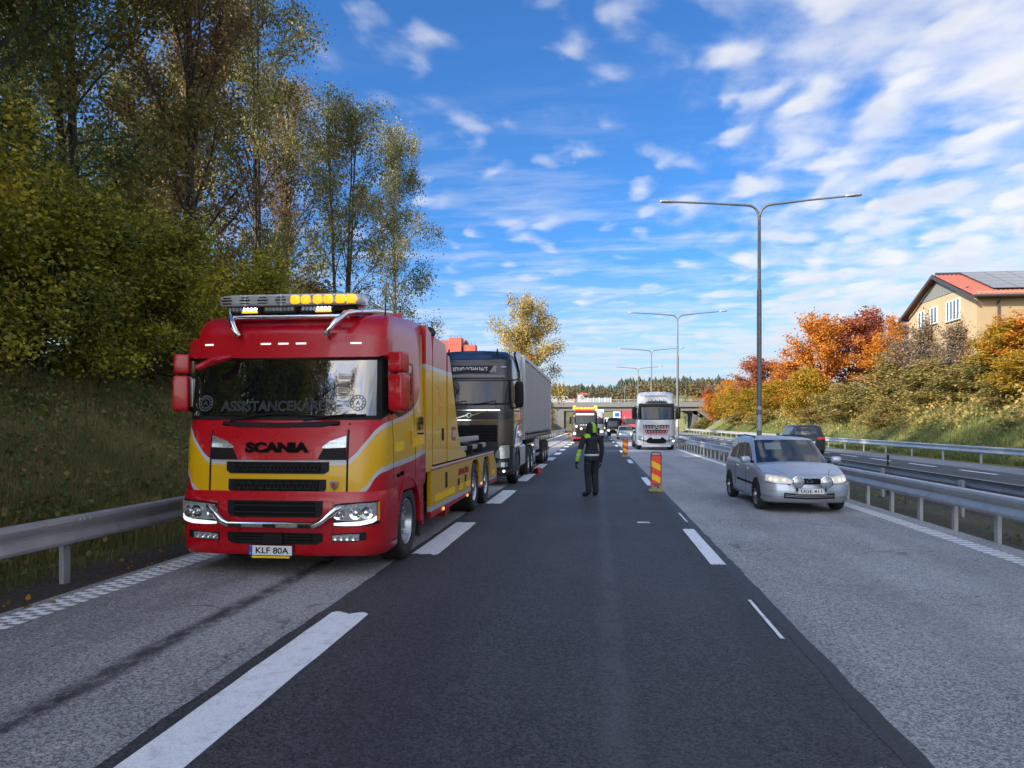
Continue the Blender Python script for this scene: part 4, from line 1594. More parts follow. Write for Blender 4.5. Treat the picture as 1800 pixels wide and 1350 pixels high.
# ---- grass
def grass(name, label, n, xr, yr, h, w, m, seed, dens=None, lean=.5, patchy=.0):
    rng = np.random.RandomState(seed)
    X = rng.uniform(*xr, n)
    t = rng.uniform(0, 1, n)
    Y = yr[0] + (yr[1] - yr[0]) * t ** (dens or 1.0)
    if patchy > 0:
        keep = (np.sin(X * 2.3 + Y * .7) * np.sin(Y * 1.1 - X * 1.9) + rng.uniform(-1, 1, n)) > patchy
        X, Y = X[keep], Y[keep]
        n = len(X)
    Z = height(X, Y)
    H = h * rng.uniform(.45, 1.35, n) * (1 + .35 * np.sin(X * 1.1 + Y * .53) * np.sin(Y * .9))
    a = rng.uniform(0, 2 * math.pi, n)
    dx, dy = np.cos(a), np.sin(a)
    ln = rng.uniform(.1, 1.0, n) * lean
    la = rng.uniform(0, 2 * math.pi, n)
    W = w * rng.uniform(.6, 1.4, n)
    B0 = np.stack([X - dx * W / 2, Y - dy * W / 2, Z - .02], 1)
    B1 = np.stack([X + dx * W / 2, Y + dy * W / 2, Z - .02], 1)
    T = np.stack([X + np.cos(la) * H * ln, Y + np.sin(la) * H * ln, Z + H * (1 - .3 * ln)], 1)
    V = np.stack([B0, B1, T], 1).reshape(-1, 3)
    o = link(name, np_mesh(name, V, 3, m))
    return tag(o, label, None, None, 'stuff')


M_GR_L = leaf_mat('bank_grass', [(0, (.030, .038, .010)), (.35, (.062, .066, .020)), (.65, (.115, .100, .038)), (1, (.19, .145, .070))], trans=.3, rough=.75, gain=2.3)
M_GR_G = leaf_mat('green_grass', [(0, (.028, .042, .010)), (.5, (.065, .080, .020)), (1, (.14, .13, .05))], trans=.3, rough=.75, gain=2.0)
M_GR_R = leaf_mat('right_bank_grass', [(0, (.045, .066, .016)), (.5, (.095, .118, .032)), (1, (.20, .185, .070))], trans=.3, rough=.75, gain=1.2)
M_WEED = leaf_mat('weed_leaf', [(0, (.026, .044, .010)), (.6, (.060, .085, .020)), (1, (.13, .13, .03))], trans=.3, gain=2.0)
grass('grass', 'rough brown and green grass on the left bank', 230000, (-13.5, -6.9), (3.5, 50), .24, .013, M_GR_L, 1, 1.5)
grass('grass', 'short green grass under the left guardrail', 60000, (-8.2, -6.25), (4.5, 60), .15, .010, M_GR_G, 2, 1.7)
grass('grass', 'pale grass on the right bank beyond the guardrail', 120000, (17.9, 26.0), (22, 130), .26, .045, M_GR_R, 3, 1.25)
grass('grass', 'thin tufts of grass on the gravel median', 9000, (6.15, 7.55), (7, 90), .16, .013, M_GR_G, 4, 1.6, patchy=.55)


def weeds(name, label, n_cl, per, xr, yr, size, m, seed, rad=.3, up=.18):
    rng = np.random.RandomState(seed)
    cx = rng.uniform(*xr, n_cl)
    cy = yr[0] + (yr[1] - yr[0]) * rng.uniform(0, 1, n_cl) ** 1.4
    keep = np.sin(cx * 1.3 + cy * .55) * np.sin(cy * .8 + 1) + rng.uniform(-.8, .8, n_cl) > -.1
    cx, cy = cx[keep], cy[keep]
    n = len(cx)
    X = np.repeat(cx, per) + rng.normal(0, rad, n * per)
    Y = np.repeat(cy, per) + rng.normal(0, rad, n * per)
    Z = height(X, Y) + np.abs(rng.normal(0, up, n * per)) + .03
    V = leaf_quads(rng, np.stack([X, Y, Z], 1), size, .75)
    return tag(link(name, np_mesh(name, V, 4, m)), label, None, None, 'stuff')


weeds('weeds', 'low green weeds growing on the left bank', 620, 42, (-12.5, -7.1), (4, 45), .085, M_WEED, 7)
weeds('dead_stalks', 'brown dead stalks and leaves on the left bank', 520, 34, (-12.8, -7.3), (4, 45), .075, L_BROWN, 8, .35, .22)
weeds('fallen_leaves', 'fallen yellow leaves on the right bank', 500, 5, (18.2, 24), (24, 110), .16, L_GOLD, 9, .9, .03)
weeds('undergrowth', 'dark undergrowth beneath the shrubs of the left bank', 900, 40, (-16, -11.6), (7, 48), .14, L_DARK, 10, .5, .5)
weeds('undergrowth', 'dull undergrowth at the foot of the right bank shrubs', 800, 36, (21.0, 25.5), (34, 128), .20, L_SHRUB, 11, .6, .5)
weeds('weeds', 'small green weeds on the median between the guardrails', 60, 26, (6.2, 7.3), (9, 60), .07, M_WEED, 12, .12, .10)
weeds('fallen_leaves', 'fallen yellow leaves and litter on the gravel beside the left lane', 260, 4, (-6.9, -5.55), (4, 45), .055, L_GOLD, 13, .30, .045)
weeds('fallen_leaves', 'fallen brown leaves on the gravel median', 200, 4, (6.1, 7.5), (8, 60), .055, L_BROWN, 14, .30, .045)
grass('grass', 'tall pale grass stalks at the foot of the left guardrail', 5200, (-7.4, -6.15), (4.5, 45), .42, .008, M_GR_L, 15, 1.5, lean=.35, patchy=.2)

# ================================================================== red and yellow tow truck
def paint_mat(name, col, rough=.28, var=.05, metal=0.0, dirt=.25):
    return mat(name, col, rough, metal=metal, coat=.30, var=var, vscale=1.5, dirt=dirt, spec=.35)


RED = (.43, .002, .010)
YEL = (.66, .37, .003)
SIL = (.46, .47, .50)


def swoosh_mat():
    """red paint with the yellow band edged in silver: a printed wrap, so only base colour changes"""
    m, g, b = new_mat('tow_truck_paint')
    tc = g.n('ShaderNodeTexCoord')
    x, y, z = g.sep(tc.outputs['Object'])
    t = g.m('ADD', g.m('MAXIMUM', g.m('SUBTRACT', g.m('ABSOLUTE', x), .84), 0.0), y)
    tn = g.m('DIVIDE', g.m('ADD', t, .2), 3.4)

    def curve(pts):
        nd = g.n('ShaderNodeFloatCurve')
        c = nd.mapping.curves[0]
        P = [((a + .2) / 3.4, zz / 3.5) for a, zz in pts]
        c.points[0].location = P[0]
        c.points[1].location = P[-1]
        for p in P[1:-1]: c.points.new(*p)
        nd.mapping.update()
        g.put(nd.inputs['Value'], tn)
        return g.m('MULTIPLY', nd.outputs[0], 3.5)
    zu = curve([(-.2, 1.295), (.0, 1.30), (.10, 1.34), (.30, 1.52), (.55, 1.70), (1.0, 1.79), (1.6, 1.86), (2.1, 1.99), (2.35, 2.15), (2.47, 2.5), (2.52, 3.0), (3.2, 3.0)])
    zl = curve([(-.2, .975), (.0, .97), (.12, .985), (.28, 1.06), (.48, 1.24), (.75, 1.30), (1.3, 1.33), (2.0, 1.37), (2.5, 1.42), (3.2, 1.46)])
    du = g.m('SUBTRACT', z, zu)
    dl = g.m('SUBTRACT', z, zl)
    yel = g.m('MULTIPLY', g.m('LESS_THAN', du, 0.0), g.m('GREATER_THAN', dl, 0.0))
    s1 = g.m('MULTIPLY', g.m('GREATER_THAN', du, 0.0), g.m('LESS_THAN', du, .055))
    s2 = g.m('MULTIPLY', g.m('LESS_THAN', dl, 0.0), g.m('GREATER_THAN', dl, -.065))
    sil = g.m('MAXIMUM', s1, s2)
    n = g.noise(tc.outputs['Object'], 1.2, 4)
    red = g.mix(n, tuple(q * .92 for q in RED), tuple(q * 1.08 for q in RED))
    c = g.mix(yel, red, YEL)
    c = g.mix(sil, c, SIL)
    n2 = g.noise(tc.outputs['Object'], 3.0, 6, .65)
    f = g.m('MULTIPLY', g.ss(n2, .5, .8), g.ss(z, 1.0, .25))
    c = g.mix(g.m('MULTIPLY', f, .35), c, (.09, .07, .06))
    g.put(b.inputs['Base Color'], c)
    b.inputs['Roughness'].default_value = .30
    b.inputs['Coat Weight'].default_value = .30
    b.inputs['Specular IOR Level'].default_value = .35
    b.inputs['Coat Roughness'].default_value = .05
    return m


def bands_mat(name, edges, cols):
    """horizontal printed bands by height"""
    m, g, b = new_mat(name)
    tc = g.n('ShaderNodeTexCoord')
    z = g.sep(tc.outputs['Object'])[2]
    c = cols[0]
    for e, k in zip(edges, cols[1:]):
        c = g.mix(g.m('GREATER_THAN', z, e), c, k)
    n2 = g.noise(tc.outputs['Object'], 2.5, 6, .65)
    c = g.mix(g.m('MULTIPLY', g.m('MULTIPLY', g.ss(n2, .5, .8), g.ss(z, 1.0, .25)), .35), c, (.09, .07, .06))
    g.put(b.inputs['Base Color'], c)
    b.inputs['Roughness'].default_value = .30
    b.inputs['Coat Weight'].default_value = .30
    b.inputs['Specular IOR Level'].default_value = .35
    b.inputs['Coat Roughness'].default_value = .05
    return m


P_TOW = swoosh_mat()
P_RED = paint_mat('red_paint', RED)
P_YEL = paint_mat('yellow_paint', YEL)
P_CABI = bands_mat('cabinet_paint', [2.60, 2.67], [YEL, SIL, RED])
P_LOCK = bands_mat('locker_paint', [.46, .535, 1.075], [RED, SIL, YEL, RED])

TX, TY = -3.76, 8.35
tow = thing('tow_truck', 'big red and yellow tow truck with lit amber light bar and the number 699', 'tow truck', (TX, TY, 0))
cab = Shell(
    [.93, 1.02, 1.35, 1.60, 1.76, 1.83, 2.60, 2.84, 2.96, 3.06, 3.12, 3.155],
    [1.265, 1.27, 1.27, 1.265, 1.255, 1.25, 1.225, 1.22, 1.215, 1.20, 1.165, 1.09],
    [.0, .0, .02, .045, .085, .13, .27, .31, .37, .46, .58, .78],
    [.46] * 8 + [.50, .58, .70, .92],
    [2.22] * 12, [2.28] * 12, [.84] * 8 + [.86, .88, .88, .82], [1.2] * 8 + [1.18, 1.15, 1.1, 1.0], sq=.72)
bum = Shell([.25, .30, .60, .93, 1.0], [1.235, 1.265, 1.28, 1.28, 1.27], [-.02, -.05, -.06, -.05, -.02], [.42] * 5, [.70] * 5, [.74] * 5, [.84] * 5, [1.2] * 5, sq=.72)
US = [0, .25, .5, .75, .98, 1.0, 1.17, 1.34, 1.5, 1.67, 1.84, 2.0, 2.15, 2.4, 2.7, 3.0, 3.3, 3.7, 4.0, 5.0]
cab_o = cab.shell(US, [.93, 1.02, 1.2, 1.35, 1.5, 1.6, 1.7, 1.76, 1.80, 1.83, 2.1, 2.4, 2.60, 2.72, 2.84, 2.90, 2.96, 3.01, 3.06, 3.09, 3.12, 3.14, 3.155], cap=.04, capn=8).build('cab', P_TOW, tow, smooth=32)
for v_ in cab_o.data.vertices:
    if v_.co.z > 2.84: v_.co.z += min(1, (v_.co.z - 2.84) / .28) * .075 * max(0, v_.co.y - .4)
bum_o = bum.shell([u for u in US if u <= 2] + [2.5, 3, 3.5, 4, 5], [.25, .27, .30, .4, .5, .6, .75, .93, 1.0], capn=2).build('bumper', P_RED, tow, smooth=32)
# windscreen with black surround
fx = cab.fx
cols = [(-1.62, 1.85, 2.60), (-1.2, 1.845, 2.60), (0, 1.84, 2.60), (1.2, 1.845, 2.60), (1.62, 1.85, 2.60)]
cab.patch(cols, .012, .03, 10).build('windscreen_frame', M_BLACK, tow, smooth=30)
ws = cab.patch([(-1.45, 1.89, 2.56), (0, 1.88, 2.57), (1.45, 1.89, 2.56)], .017, .01, 10).build('windscreen', M_GLASS_T, tow, smooth=30)
# bonnet flap: panel with its own edge
cab.patch([(-.985, 1.37, 1.745), (-.72, 1.365, 1.765), (0, 1.365, 1.775), (.72, 1.365, 1.765), (.985, 1.37, 1.745)], .014, .03, 8).build('front_flap', P_RED, tow, smooth=30)
for sg in (-1, 1):
    seam = cab.patch([(sg * .995, .94, 1.80), (sg * 1.008, .94, 1.80)], .004, .02, 8)
    seam.build('panel_seam', M_BLACK, tow)
    bum.patch([(bum.fx(sg * .700, .6), .27, .99), (bum.fx(sg * .706, .6), .27, .99)], .003, .02, 6).build('panel_seam', M_BLACK, tow)
    # door seams on the side
    s1 = cab.side(.52, 1.5)
    cab.patch([(sg * s1, .95, 1.84), (sg * (s1 + .006), .95, 1.84)], .003, .02, 4).build('panel_seam', M_BLACK, tow)
    s2 = cab.side(1.62, 1.5)
    cab.patch([(sg * s2, 1.02, 2.62), (sg * (s2 + .006), 1.02, 2.62)], .003, .02, 4).build('panel_seam', M_BLACK, tow)
    # side window
    a, b_ = cab.side(.56, 2), cab.side(1.55, 2)
    gl = cab.patch([(sg * a, 1.95, 2.42), (sg * (a + .16), 1.88, 2.60), (sg * (b_ - .06), 1.98, 2.62), (sg * b_, 2.05, 2.60)], .008, .02, 6)
    gl.build('side_window_frame', M_BLACK, tow, smooth=30)
    gl = cab.patch([(sg * (a + .02), 1.98, 2.40), (sg * (a + .17), 1.92, 2.57), (sg * (b_ - .07), 2.01, 2.59), (sg * (b_ - .02), 2.07, 2.57)], .012, .01, 6)
    gl.build('side_window', M_GLASS_T, tow, smooth=30)
    # A pillar in black beside the screen
    cab.patch([(sg * 1.62, 1.86, 2.60), (sg * 1.9, 1.90, 2.58)], .006, .02, 6).build('pillar', M_BLACK, tow, smooth=30)
    h = MB().box((sg * 1.275, 1.42, 1.62), (.03, .05, .17), bev=.01)
    h.build('door_handle', P_YEL, tow)
# wiper cowl and wipers
cab.patch([(-.86, 1.775, 1.815), (-.62, 1.755, 1.80), (0, 1.75, 1.79), (.62, 1.755, 1.80), (.86, 1.775, 1.815)], .032, .05, 2).build('wiper_cowl', M_BLACK, tow, smooth=30)
for (x0, x1, z1) in ((-.62, .05, 1.93), (.30, .92, 1.91)):
    wp = MB()
    p0 = cab.P(fx(x0, 1.82), 1.83) + Vector((0, -.05, 0))
    p1 = cab.P(fx(x1, z1), z1) + Vector((0, -.035, 0))
    wp.tube([p0, p0.lerp(p1, .5) + Vector((0, -.015, .015)), p1], [.014, .011, .008], 6)
    wp.tube([cab.P(fx(x0 - .12, 1.9), 1.90) + Vector((0, -.024, 0)), p0.lerp(p1, .5) + Vector((0, .0, .01)), p1 + Vector((.12, .008, -.01))], .011, 6)
    wp.build('wiper', M_BLACK, tow)


def grille(sh, x0, x1, zl, zh, nb, taper=.0, off=.012, name='grille', bars=True):
    pa = sh.patch([(fx(-x1, zl), (zl + zh) / 2 - (zh - zl) * .25, zh), (fx(-x0, zl), zl, zh), (fx(x0, zl), zl, zh), (fx(x1, zl), (zl + zh) / 2 - (zh - zl) * .25, zh)], off, .03, 3)
    o = pa.build(name, M_BLACK, tow, smooth=30)
    inner = sh.patch([(fx(-x0 * .92, zl), zl + .018, zh - .018), (fx(x0 * .92, zl), zl + .018, zh - .018)], off + .004, .01, 2)
    inner.build('grille_mesh', M_GRILLE, o)
    for k in range(nb):
        z = zl + .018 + (zh - zl - .036) * (k + .5) / nb
        sh.patch([(fx(-x0 * .9, z), z - .006, z + .006), (fx(x0 * .9, z), z - .006, z + .006)], off + .016, .014, 1).build('slat', M_CHASSIS, o)
    if bars:
        hx = MB()
        n = 22
        for k in range(n):
            x = -x0 * .88 + 2 * x0 * .88 * k / (n - 1)
            p = sh.P(fx(x, (zl + zh) / 2), (zl + zh) / 2)
            hx.box((p.x, p.y - off - .008, (zl + zh) / 2), (.010, .012, zh - zl - .05), rot=(0, R(22 * (1 if k % 2 else -1)), 0))
        hx.build('lattice', M_CHASSIS, o)
    return o


grille(cab, .58, .63, 1.205, 1.345, 2)
grille(cab, .56, .60, .985, 1.14, 2)
grille(bum, .54, .58, .70, .895, 2, bars=False)
grille(bum, .50, .58, .385, .52, 3, bars=False)
MB().box((0, -.105, .455), (.24, .02, .13), bev=.004).build('radar_cover', M_BLACK, tow)
# upper lamps and vents
for sg in (-1, 1):
    cab.patch([(fx(sg * .55, 1.5), 1.505, 1.525), (fx(sg * .63, 1.5), 1.505, 1.585), (fx(sg * .83, 1.5), 1.515, 1.65)][::sg], .020, .03, 4).build('upper_lamp', M_LENS, tow, smooth=30)
    v = cab.patch([(fx(sg * .50, 1.4), 1.37, 1.39), (fx(sg * .56, 1.4), 1.37, 1.502), (fx(sg * .83, 1.4), 1.37, 1.510)][::sg], .018, .03, 4).build('vent', M_BLACK, tow, smooth=30)
    for k in range(4):
        z = 1.395 + .028 * k
        cab.patch([(fx(sg * .57, z), z - .005, z + .005), (fx(sg * .82, z), z - .005, z + .005)][::sg], .026, .012, 1).build('slat', M_CHASSIS, v)
    # headlamp
    U0, U1 = bum.fx(sg * .72, .75), sg * 1.58
    hl = bum.patch([(U0, .600, .855), (sg * 1.0, .600, .872), (sg * 1.2, .605, .885), (U1, .625, .895)][::sg], .012, .03, 6).build('headlight', M_BLACK, tow, smooth=30)
    bum.patch([(bum.fx(sg * .74, .75), .665, .84), (sg * 1.2, .668, .868), (sg * 1.5, .68, .875)][::sg], .018, .012, 6).build('lens', M_LENS, hl, smooth=30)
    bum.patch([(U0, .612, .640), (sg * 1.0, .606, .650), (sg * 1.2, .614, .662), (sg * 1.42, .640, .690), (sg * 1.50, .665, .72)][::sg], .024, .02, 2).build('daylight_strip', M_DRL, hl, smooth=30)
    bum.patch([(sg * 1.525, .66, .882), (sg * 1.575, .665, .885)][::sg], .022, .02, 4).build('indicator', M_AMBER, hl)
    for k, u in enumerate((.92, 1.12, 1.30)):
        u = sg * u
        p, n_ = bum.P(u, .755), bum.N(u, .755)
        r_ = MB().lathe(p + n_ * .016, n_, [(.0, .075), (.008, .074), (.006, .062), (-.004, .03), (.010, .022), (.016, .0)], 18)
        r_.build('reflector', M_CHROME, hl, smooth=40)
    fg = bum.patch([(bum.fx(sg * .69, .5), .42, .505), (sg * 1.0, .42, .52), (sg * 1.30, .445, .535)][::sg], .010, .03, 3).build('fog_lamp', M_BLACK, tow, smooth=30)
    bum.patch([(bum.fx(sg * .70, .5), .43, .495), (sg * 1.0, .432, .508), (sg * 1.18, .44, .515)][::sg], .016, .012, 3).build('lens', M_LENS, fg, smooth=30)
    for k in range(4):
        u = bum.fx(sg * (.74 + .07 * k), .47)
        p, n_ = bum.P(u, .465), bum.N(u, .465)
        MB().lathe(p + n_ * .014, n_, [(.0, .026), (.008, .025), (.004, .01), (.01, 0)], 12).build('reflector', M_CHROME, fg, smooth=40)
# chrome bumper bar with three small lamps
bb = MB()
yb = -.13
bb.tube([(-.80, yb + .05, .82), (-.76, yb, .80), (-.60, yb - .03, .665), (-.52, yb - .035, .625), (.52, yb - .035, .625), (.60, yb - .03, .665), (.76, yb, .80), (.80, yb + .05, .82)], .038, 12)
bbo = bb.build('bumper_bar', M_CHROME, tow, smooth=50)
for x in (-.42, 0, .42):
    MB().box((x, yb - .07, .618), (.16, .03, .036), bev=.008).build('bar_lamp', M_CHASSIS, bbo)
# number plate
pl = MB().box((-.03, -.095, .315), (.525, .012, .115), bev=.004).build('number_plate', M_PLATE, tow)
MB().box((-.03, -.093, .315), (.545, .010, .135), bev=.004).build('plate_holder', M_BLACK, pl)
MB().box((-.03 - .241, -.102, .315), (.042, .004, .110)).build('blue_strip', M_BLUE, pl)
MB().box((-.03, -.096, .238), (.46, .008, .022)).build('dealer_strip', M_REFL_Y, pl)
put_text('KLF 80A', .40, .072, M_INK, pl, (-.008, -.103, .315), bold=.012)
put_text('SCANIA', .78, .125, M_INK, tow, (0, .010, 1.515), bold=.06, depth=.012, tilt=R(-6))
put_text('S', .014, .018, M_WHITE_PRINT, pl, (-.03 - .241, -.105, .285))
# shield emblem
em = MB()
em.prism([(-.045, .045), (0, .055), (.045, .045), (.042, -.01), (0, -.06), (-.042, -.01)], 'y', -.02, .0)
emo = em.build('emblem', M_CHROME, tow, loc=(.70, .004, 1.075))
MB().prism([(-.024, .028), (0, .032), (.024, .028), (.022, -.006), (0, -.034), (-.022, -.006)], 'y', -.026, -.018).build('emblem_face', M_RED_PRINT, emo)
# sun visor
vis = cab.patch([(-1.72, 2.62, 2.80), (-1.45, 2.58, 2.83), (-1.0, 2.575, 2.84), (0, 2.57, 2.845), (1.0, 2.575, 2.84), (1.45, 2.58, 2.83), (1.72, 2.62, 2.80)], .10, .10, 4).build('sun_visor', P_RED, tow, smooth=40)
for x in (-.96, -.22, .0, .22, .90):
    u = cab.fx(x, 2.74)
    cab.patch([(u - .075, 2.732, 2.752), (u + .075, 2.732, 2.752)], .108, .02, 1).build('marker_lamp', M_DRL, vis)
# roof bars
rb_ = MB()
for sg in (-1, 1):
    rb_.tube([(sg * .97, 1.45, 3.30), (sg * .90, .9, 3.24), (sg * .80, .45, 3.17), (sg * .74, .30, 3.13), (sg * .66, .20, 3.02), (sg * .58, .13, 2.91), (sg * .55, .16, 2.86)], .036, 10)
rb_.tube([(-.76, .34, 3.10), (.76, .34, 3.10)], .032, 10)
rb_.build('roof_bar', M_CHROME, tow, smooth=50)
# light bar
M_CLEAR = mat('clear_lightbar_lens', (.42, .43, .44), .12, metal=.2, coat=1, var=.45, vscale=9)
lbz, lby = 3.335, .62
lb = MB().rbox((-.05, lby, lbz), (1.88, .31, .16), n=7, k=14).build('light_bar', M_CLEAR, tow, smooth=40)
for k in range(3):
    x = .10 + .29 * k
    am = MB()
    for q in (-1, 1):
        am.rbox((x + .068 * q, lby - .13, lbz + .002), (.130, .09, .115), n=3.5, k=8)
    am.build('amber_flasher', M_AMBER_ON, lb, smooth=40)
for k in range(4):
    x = -.86 + .235 * k
    MB().box((x, lby - .148, lbz), (.14, .02, .018)).box((x, lby - .148, lbz + .035), (.10, .02, .012)).box((x, lby - .148, lbz - .035), (.12, .02, .012)).build('led_row', M_CHASSIS, lb)
for x in (-.62, -.15, .32, .70):
    MB().box((x, lby - .152, lbz), (.012, .012, .14)).build('lens_rib', M_WHITE, lb)
MB().box((-.05, lby + .02, lbz - .105), (1.6, .2, .06)).box((-.6, lby + .1, 3.20), (.06, .1, .14)).box((.5, lby + .1, 3.20), (.06, .1, .14)).build('light_bar_mount', M_CHASSIS, lb)
for i, x in enumerate((-.58, -.11, .36)):
    lo = MB().box((x, .37, 3.195), (.42, .08, .095), bev=.01).build('led_lamp', M_CHASSIS, tow)
    MB().box((x, .40, 3.13), (.10, .03, .06)).build('bracket', M_CHASSIS, lo)
    for k in range(8):
        am_on = (i == 0 and k >= 4) or (i == 2 and k >= 4)
        MB().box((x - .165 + .047 * k, .326, 3.198), (.036, .012, .045), rot=(0, R(20), 0)).build('led', M_LENS if not am_on else M_LAMP_ON, lo)
    if i in (0, 2):
        MB().box((x + .09, .326, 3.165), (.20, .012, .022)).build('amber_led', M_AMBER_ON, lo)
# mirrors
for sg in (-1, 1):
    a_ = MB()
    a_.tube([(sg * 1.22, .50, 2.60), (sg * 1.31, .40, 2.62)], .03, 8)
    a_.tube([(sg * 1.23, .52, 1.93), (sg * 1.31, .42, 1.98)], .035, 8)
    a_.tube([(sg * 1.33, .41, 2.64), (sg * 1.33, .41, 1.95)], .025, 8)
    mo = a_.build('mirror', M_BLACK, tow)
    hs = MB().rbox((sg * 1.385, .36, 2.17), (.20, .22, .45), rot=(0, 0, sg * R(-14)), n=8, k=14)
    hs.build('mirror_housing', P_RED, mo, smooth=40)
    hs = MB().rbox((sg * 1.375, .37, 2.535), (.195, .22, .25), rot=(0, 0, sg * R(-14)), n=8, k=14)
    hs.build('mirror_housing', P_RED, mo, smooth=40)
    MB().box((sg * 1.385, .448, 2.17), (.20, .01, .38), rot=(0, 0, sg * R(-14))).build('mirror_glass', M_CHROME, mo)
fm = MB()
fm.tube([(-.66, .16, 2.60), (-.78, .02, 2.55), (-.98, -.03, 2.46)], [.03, .05, .035], 8)
fm.box((-.86, .0, 2.51), (.26, .10, .07), rot=(0, R(-28), 0), bev=.03)
fm.build('front_mirror', P_RED, tow, smooth=40)
# antenna
an = MB()
an.lathe((1.03, .75, 3.02), (.8, 0, .6), [(0, .05), (.06, .045), (.09, 0)], 10)
an.tube([(1.09, .76, 3.05), (1.10, .78, 3.44)], [.012, .006], 6)
an.build('antenna', M_BLACK, tow)
# outlined lettering and round badges inside the screen
z_t = 2.015
M_TINT = mat('grey_outline_print', (.085, .10, .108), .4)
put_text('ASSISTANCEKÅREN', 1.42, .165, M_TINT, tow, (-.05, cab.P(0, z_t).y - .024, z_t + .01), outline=.022, depth=.004, tilt=R(-10))
for x in (-.98, .93):
    u = cab.fx(x, 2.02)
    p, n_ = cab.P(u, 2.04), cab.N(u, 2.04)
    bd = MB()
    for (r0, r1) in ((.098, .088), (.062, .054)):
        bd.lathe(p + n_ * .019, n_, [(0, r1), (.003, r1), (.003, r0), (0, r0)], 28)
    for k in range(12):
        an_ = k / 12 * 2 * math.pi
        u_ = n_.orthogonal().normalized()
        v_ = n_.cross(u_)
        c_ = p + n_ * .020 + (u_ * math.cos(an_) + v_ * math.sin(an_)) * .075
        bd.box(c_, (.012, .005, .016))
    bo = bd.build('round_badge', M_TINT, tow)
    put_text('A', .05, .055, M_TINT, bo, tuple(p + n_ * .022), depth=.003, tilt=R(-10))
# front wheel housings, wheels, fenders, steps
WF, WR1, WR2, WRAD = 1.27, 6.70, 8.25, .50


def arch(y, r0, r1, x0, x1, a0, a1, n=18):
    mb = MB()
    vs, fs = [], []
    for i in range(n + 1):
        an = R(a0 + (a1 - a0) * i / n)
        for (r, x) in ((r0, x0), (r1, x0), (r1, x1), (r0, x1)):
            vs.append((x, y + math.cos(an) * r, WRAD + math.sin(an) * r))
    for i in range(n):
        for k in range(4):
            fs.append((i * 4 + k, i * 4 + (k + 1) % 4, i * 4 + 4 + (k + 1) % 4, i * 4 + 4 + k))
    fs += [(0, 1, 2, 3), (n * 4, n * 4 + 3, n * 4 + 2, n * 4 + 1)]
    return mb.add(vs, fs)


for sg in (-1, 1):
    wheel(tow, sg * 1.25, WF, WRAD, .32, sg, rr=.62)
    for w_ in (WR1, WR2):
        wheel(tow, sg * 1.25, w_, WRAD, .28, sg, dual=True, rr=.60)
    # fender of the front wheel: side skin with a round cut, lip and liner
    A = MB()
    pts = [(.66, .93), (.66, .86)]
    for k in range(0, 21):
        an = R(163 - (163 + 2) * k / 20)
        pts.append((WF + math.cos(an) * .60, WRAD + math.sin(an) * .60))
    pts += [(1.89, .42), (2.05, .42), (2.15, 1.10), (2.22, 1.10), (2.22, .93)]
    pts = [(.66, .93)] + [(.62, .70)] + pts[2:]
    A.prism(pts, 'x', sg * 1.18, sg * 1.262)
    A.build('fender', P_RED, tow)
    arch(WF, .57, .625, sg * .98, sg * 1.285, 165, -6).build('fender_lip', P_RED, tow, smooth=40)
    arch(WF, .535, .57, sg * .80, sg * 1.20, 200, -20).build('wheel_liner', M_CHASSIS, tow, smooth=40)
    # panel behind the wheel and mud flap
    MB().box((sg * 1.235, 2.07, .70), (.06, .10, .72), rot=(R(4), 0, 0), bev=.01).build('fender_end', P_RED, tow)
    MB().box((sg * 1.05, 2.02, .36), (.36, .02, .34)).build('mud_flap', M_RUBBER, tow)
    # steps behind the bumper
    MB().prism([(.42, .27), (.72, .27), (.665, .62), (.66, .95), (.42, .95)], 'x', sg * 1.0, sg * 1.215).build('step_well', P_RED, tow)
    for z in (.335, .63):
        st = MB().box((sg * 1.215, .57, z), (.10, .24, .05))
        for k in range(4): st.box((sg * 1.245, .48 + .055 * k, z + .033), (.06, .02, .018))
        st.build('step', M_CHASSIS, tow)
    # deflector column behind the cab
    dfl = Shell([1.1, 2.4, 2.9, 3.15, 3.22], [1.265, 1.25, 1.22, 1.16, 1.10], 2.0, 2.06, 2.70, 2.74, 1.0)
    A = MB().prism([(2.285, 1.08), (2.70, 1.08), (2.70, 2.9), (2.62, 3.16), (2.285, 3.24)], 'x', sg * .98, sg * 1.262)
    A.build('side_deflector', P_CABI, tow)
MB().prism([(2.30, 3.0), (2.72, 2.9), (2.72, 3.12), (2.30, 3.42)], 'x', -.9, .9).build('roof_deflector', P_RED, tow)
# small yellow reflector strip on the red lower front and blocks of reflective tape
for sg in (-1, 1):
    MB().box((sg * 1.266, .74, 1.155 - .01), (.008, .15, .045)).box((sg * 1.266, .93, 1.155), (.008, .19, .05)).build('reflective_mark', M_REFL_Y, tow)
    k = 0
    for y in [.62 + .055 * i for i in range(8)] + [1.52 + .075 * i for i in range(9)]:
        z = 1.50 + .035 * (y - .6)
        MB().box((sg * 1.268, y, z), (.006, .040, .12)).build('reflective_mark', M_REFL_Y, tow)
put_text('699', .30, .20, M_INK, tow, (1.273, 1.93, 1.80), '+x', bold=.02)
MB().box((1.270, 1.93, 1.655), (.004, .34, .022)).build('fine_print', M_INK, tow)
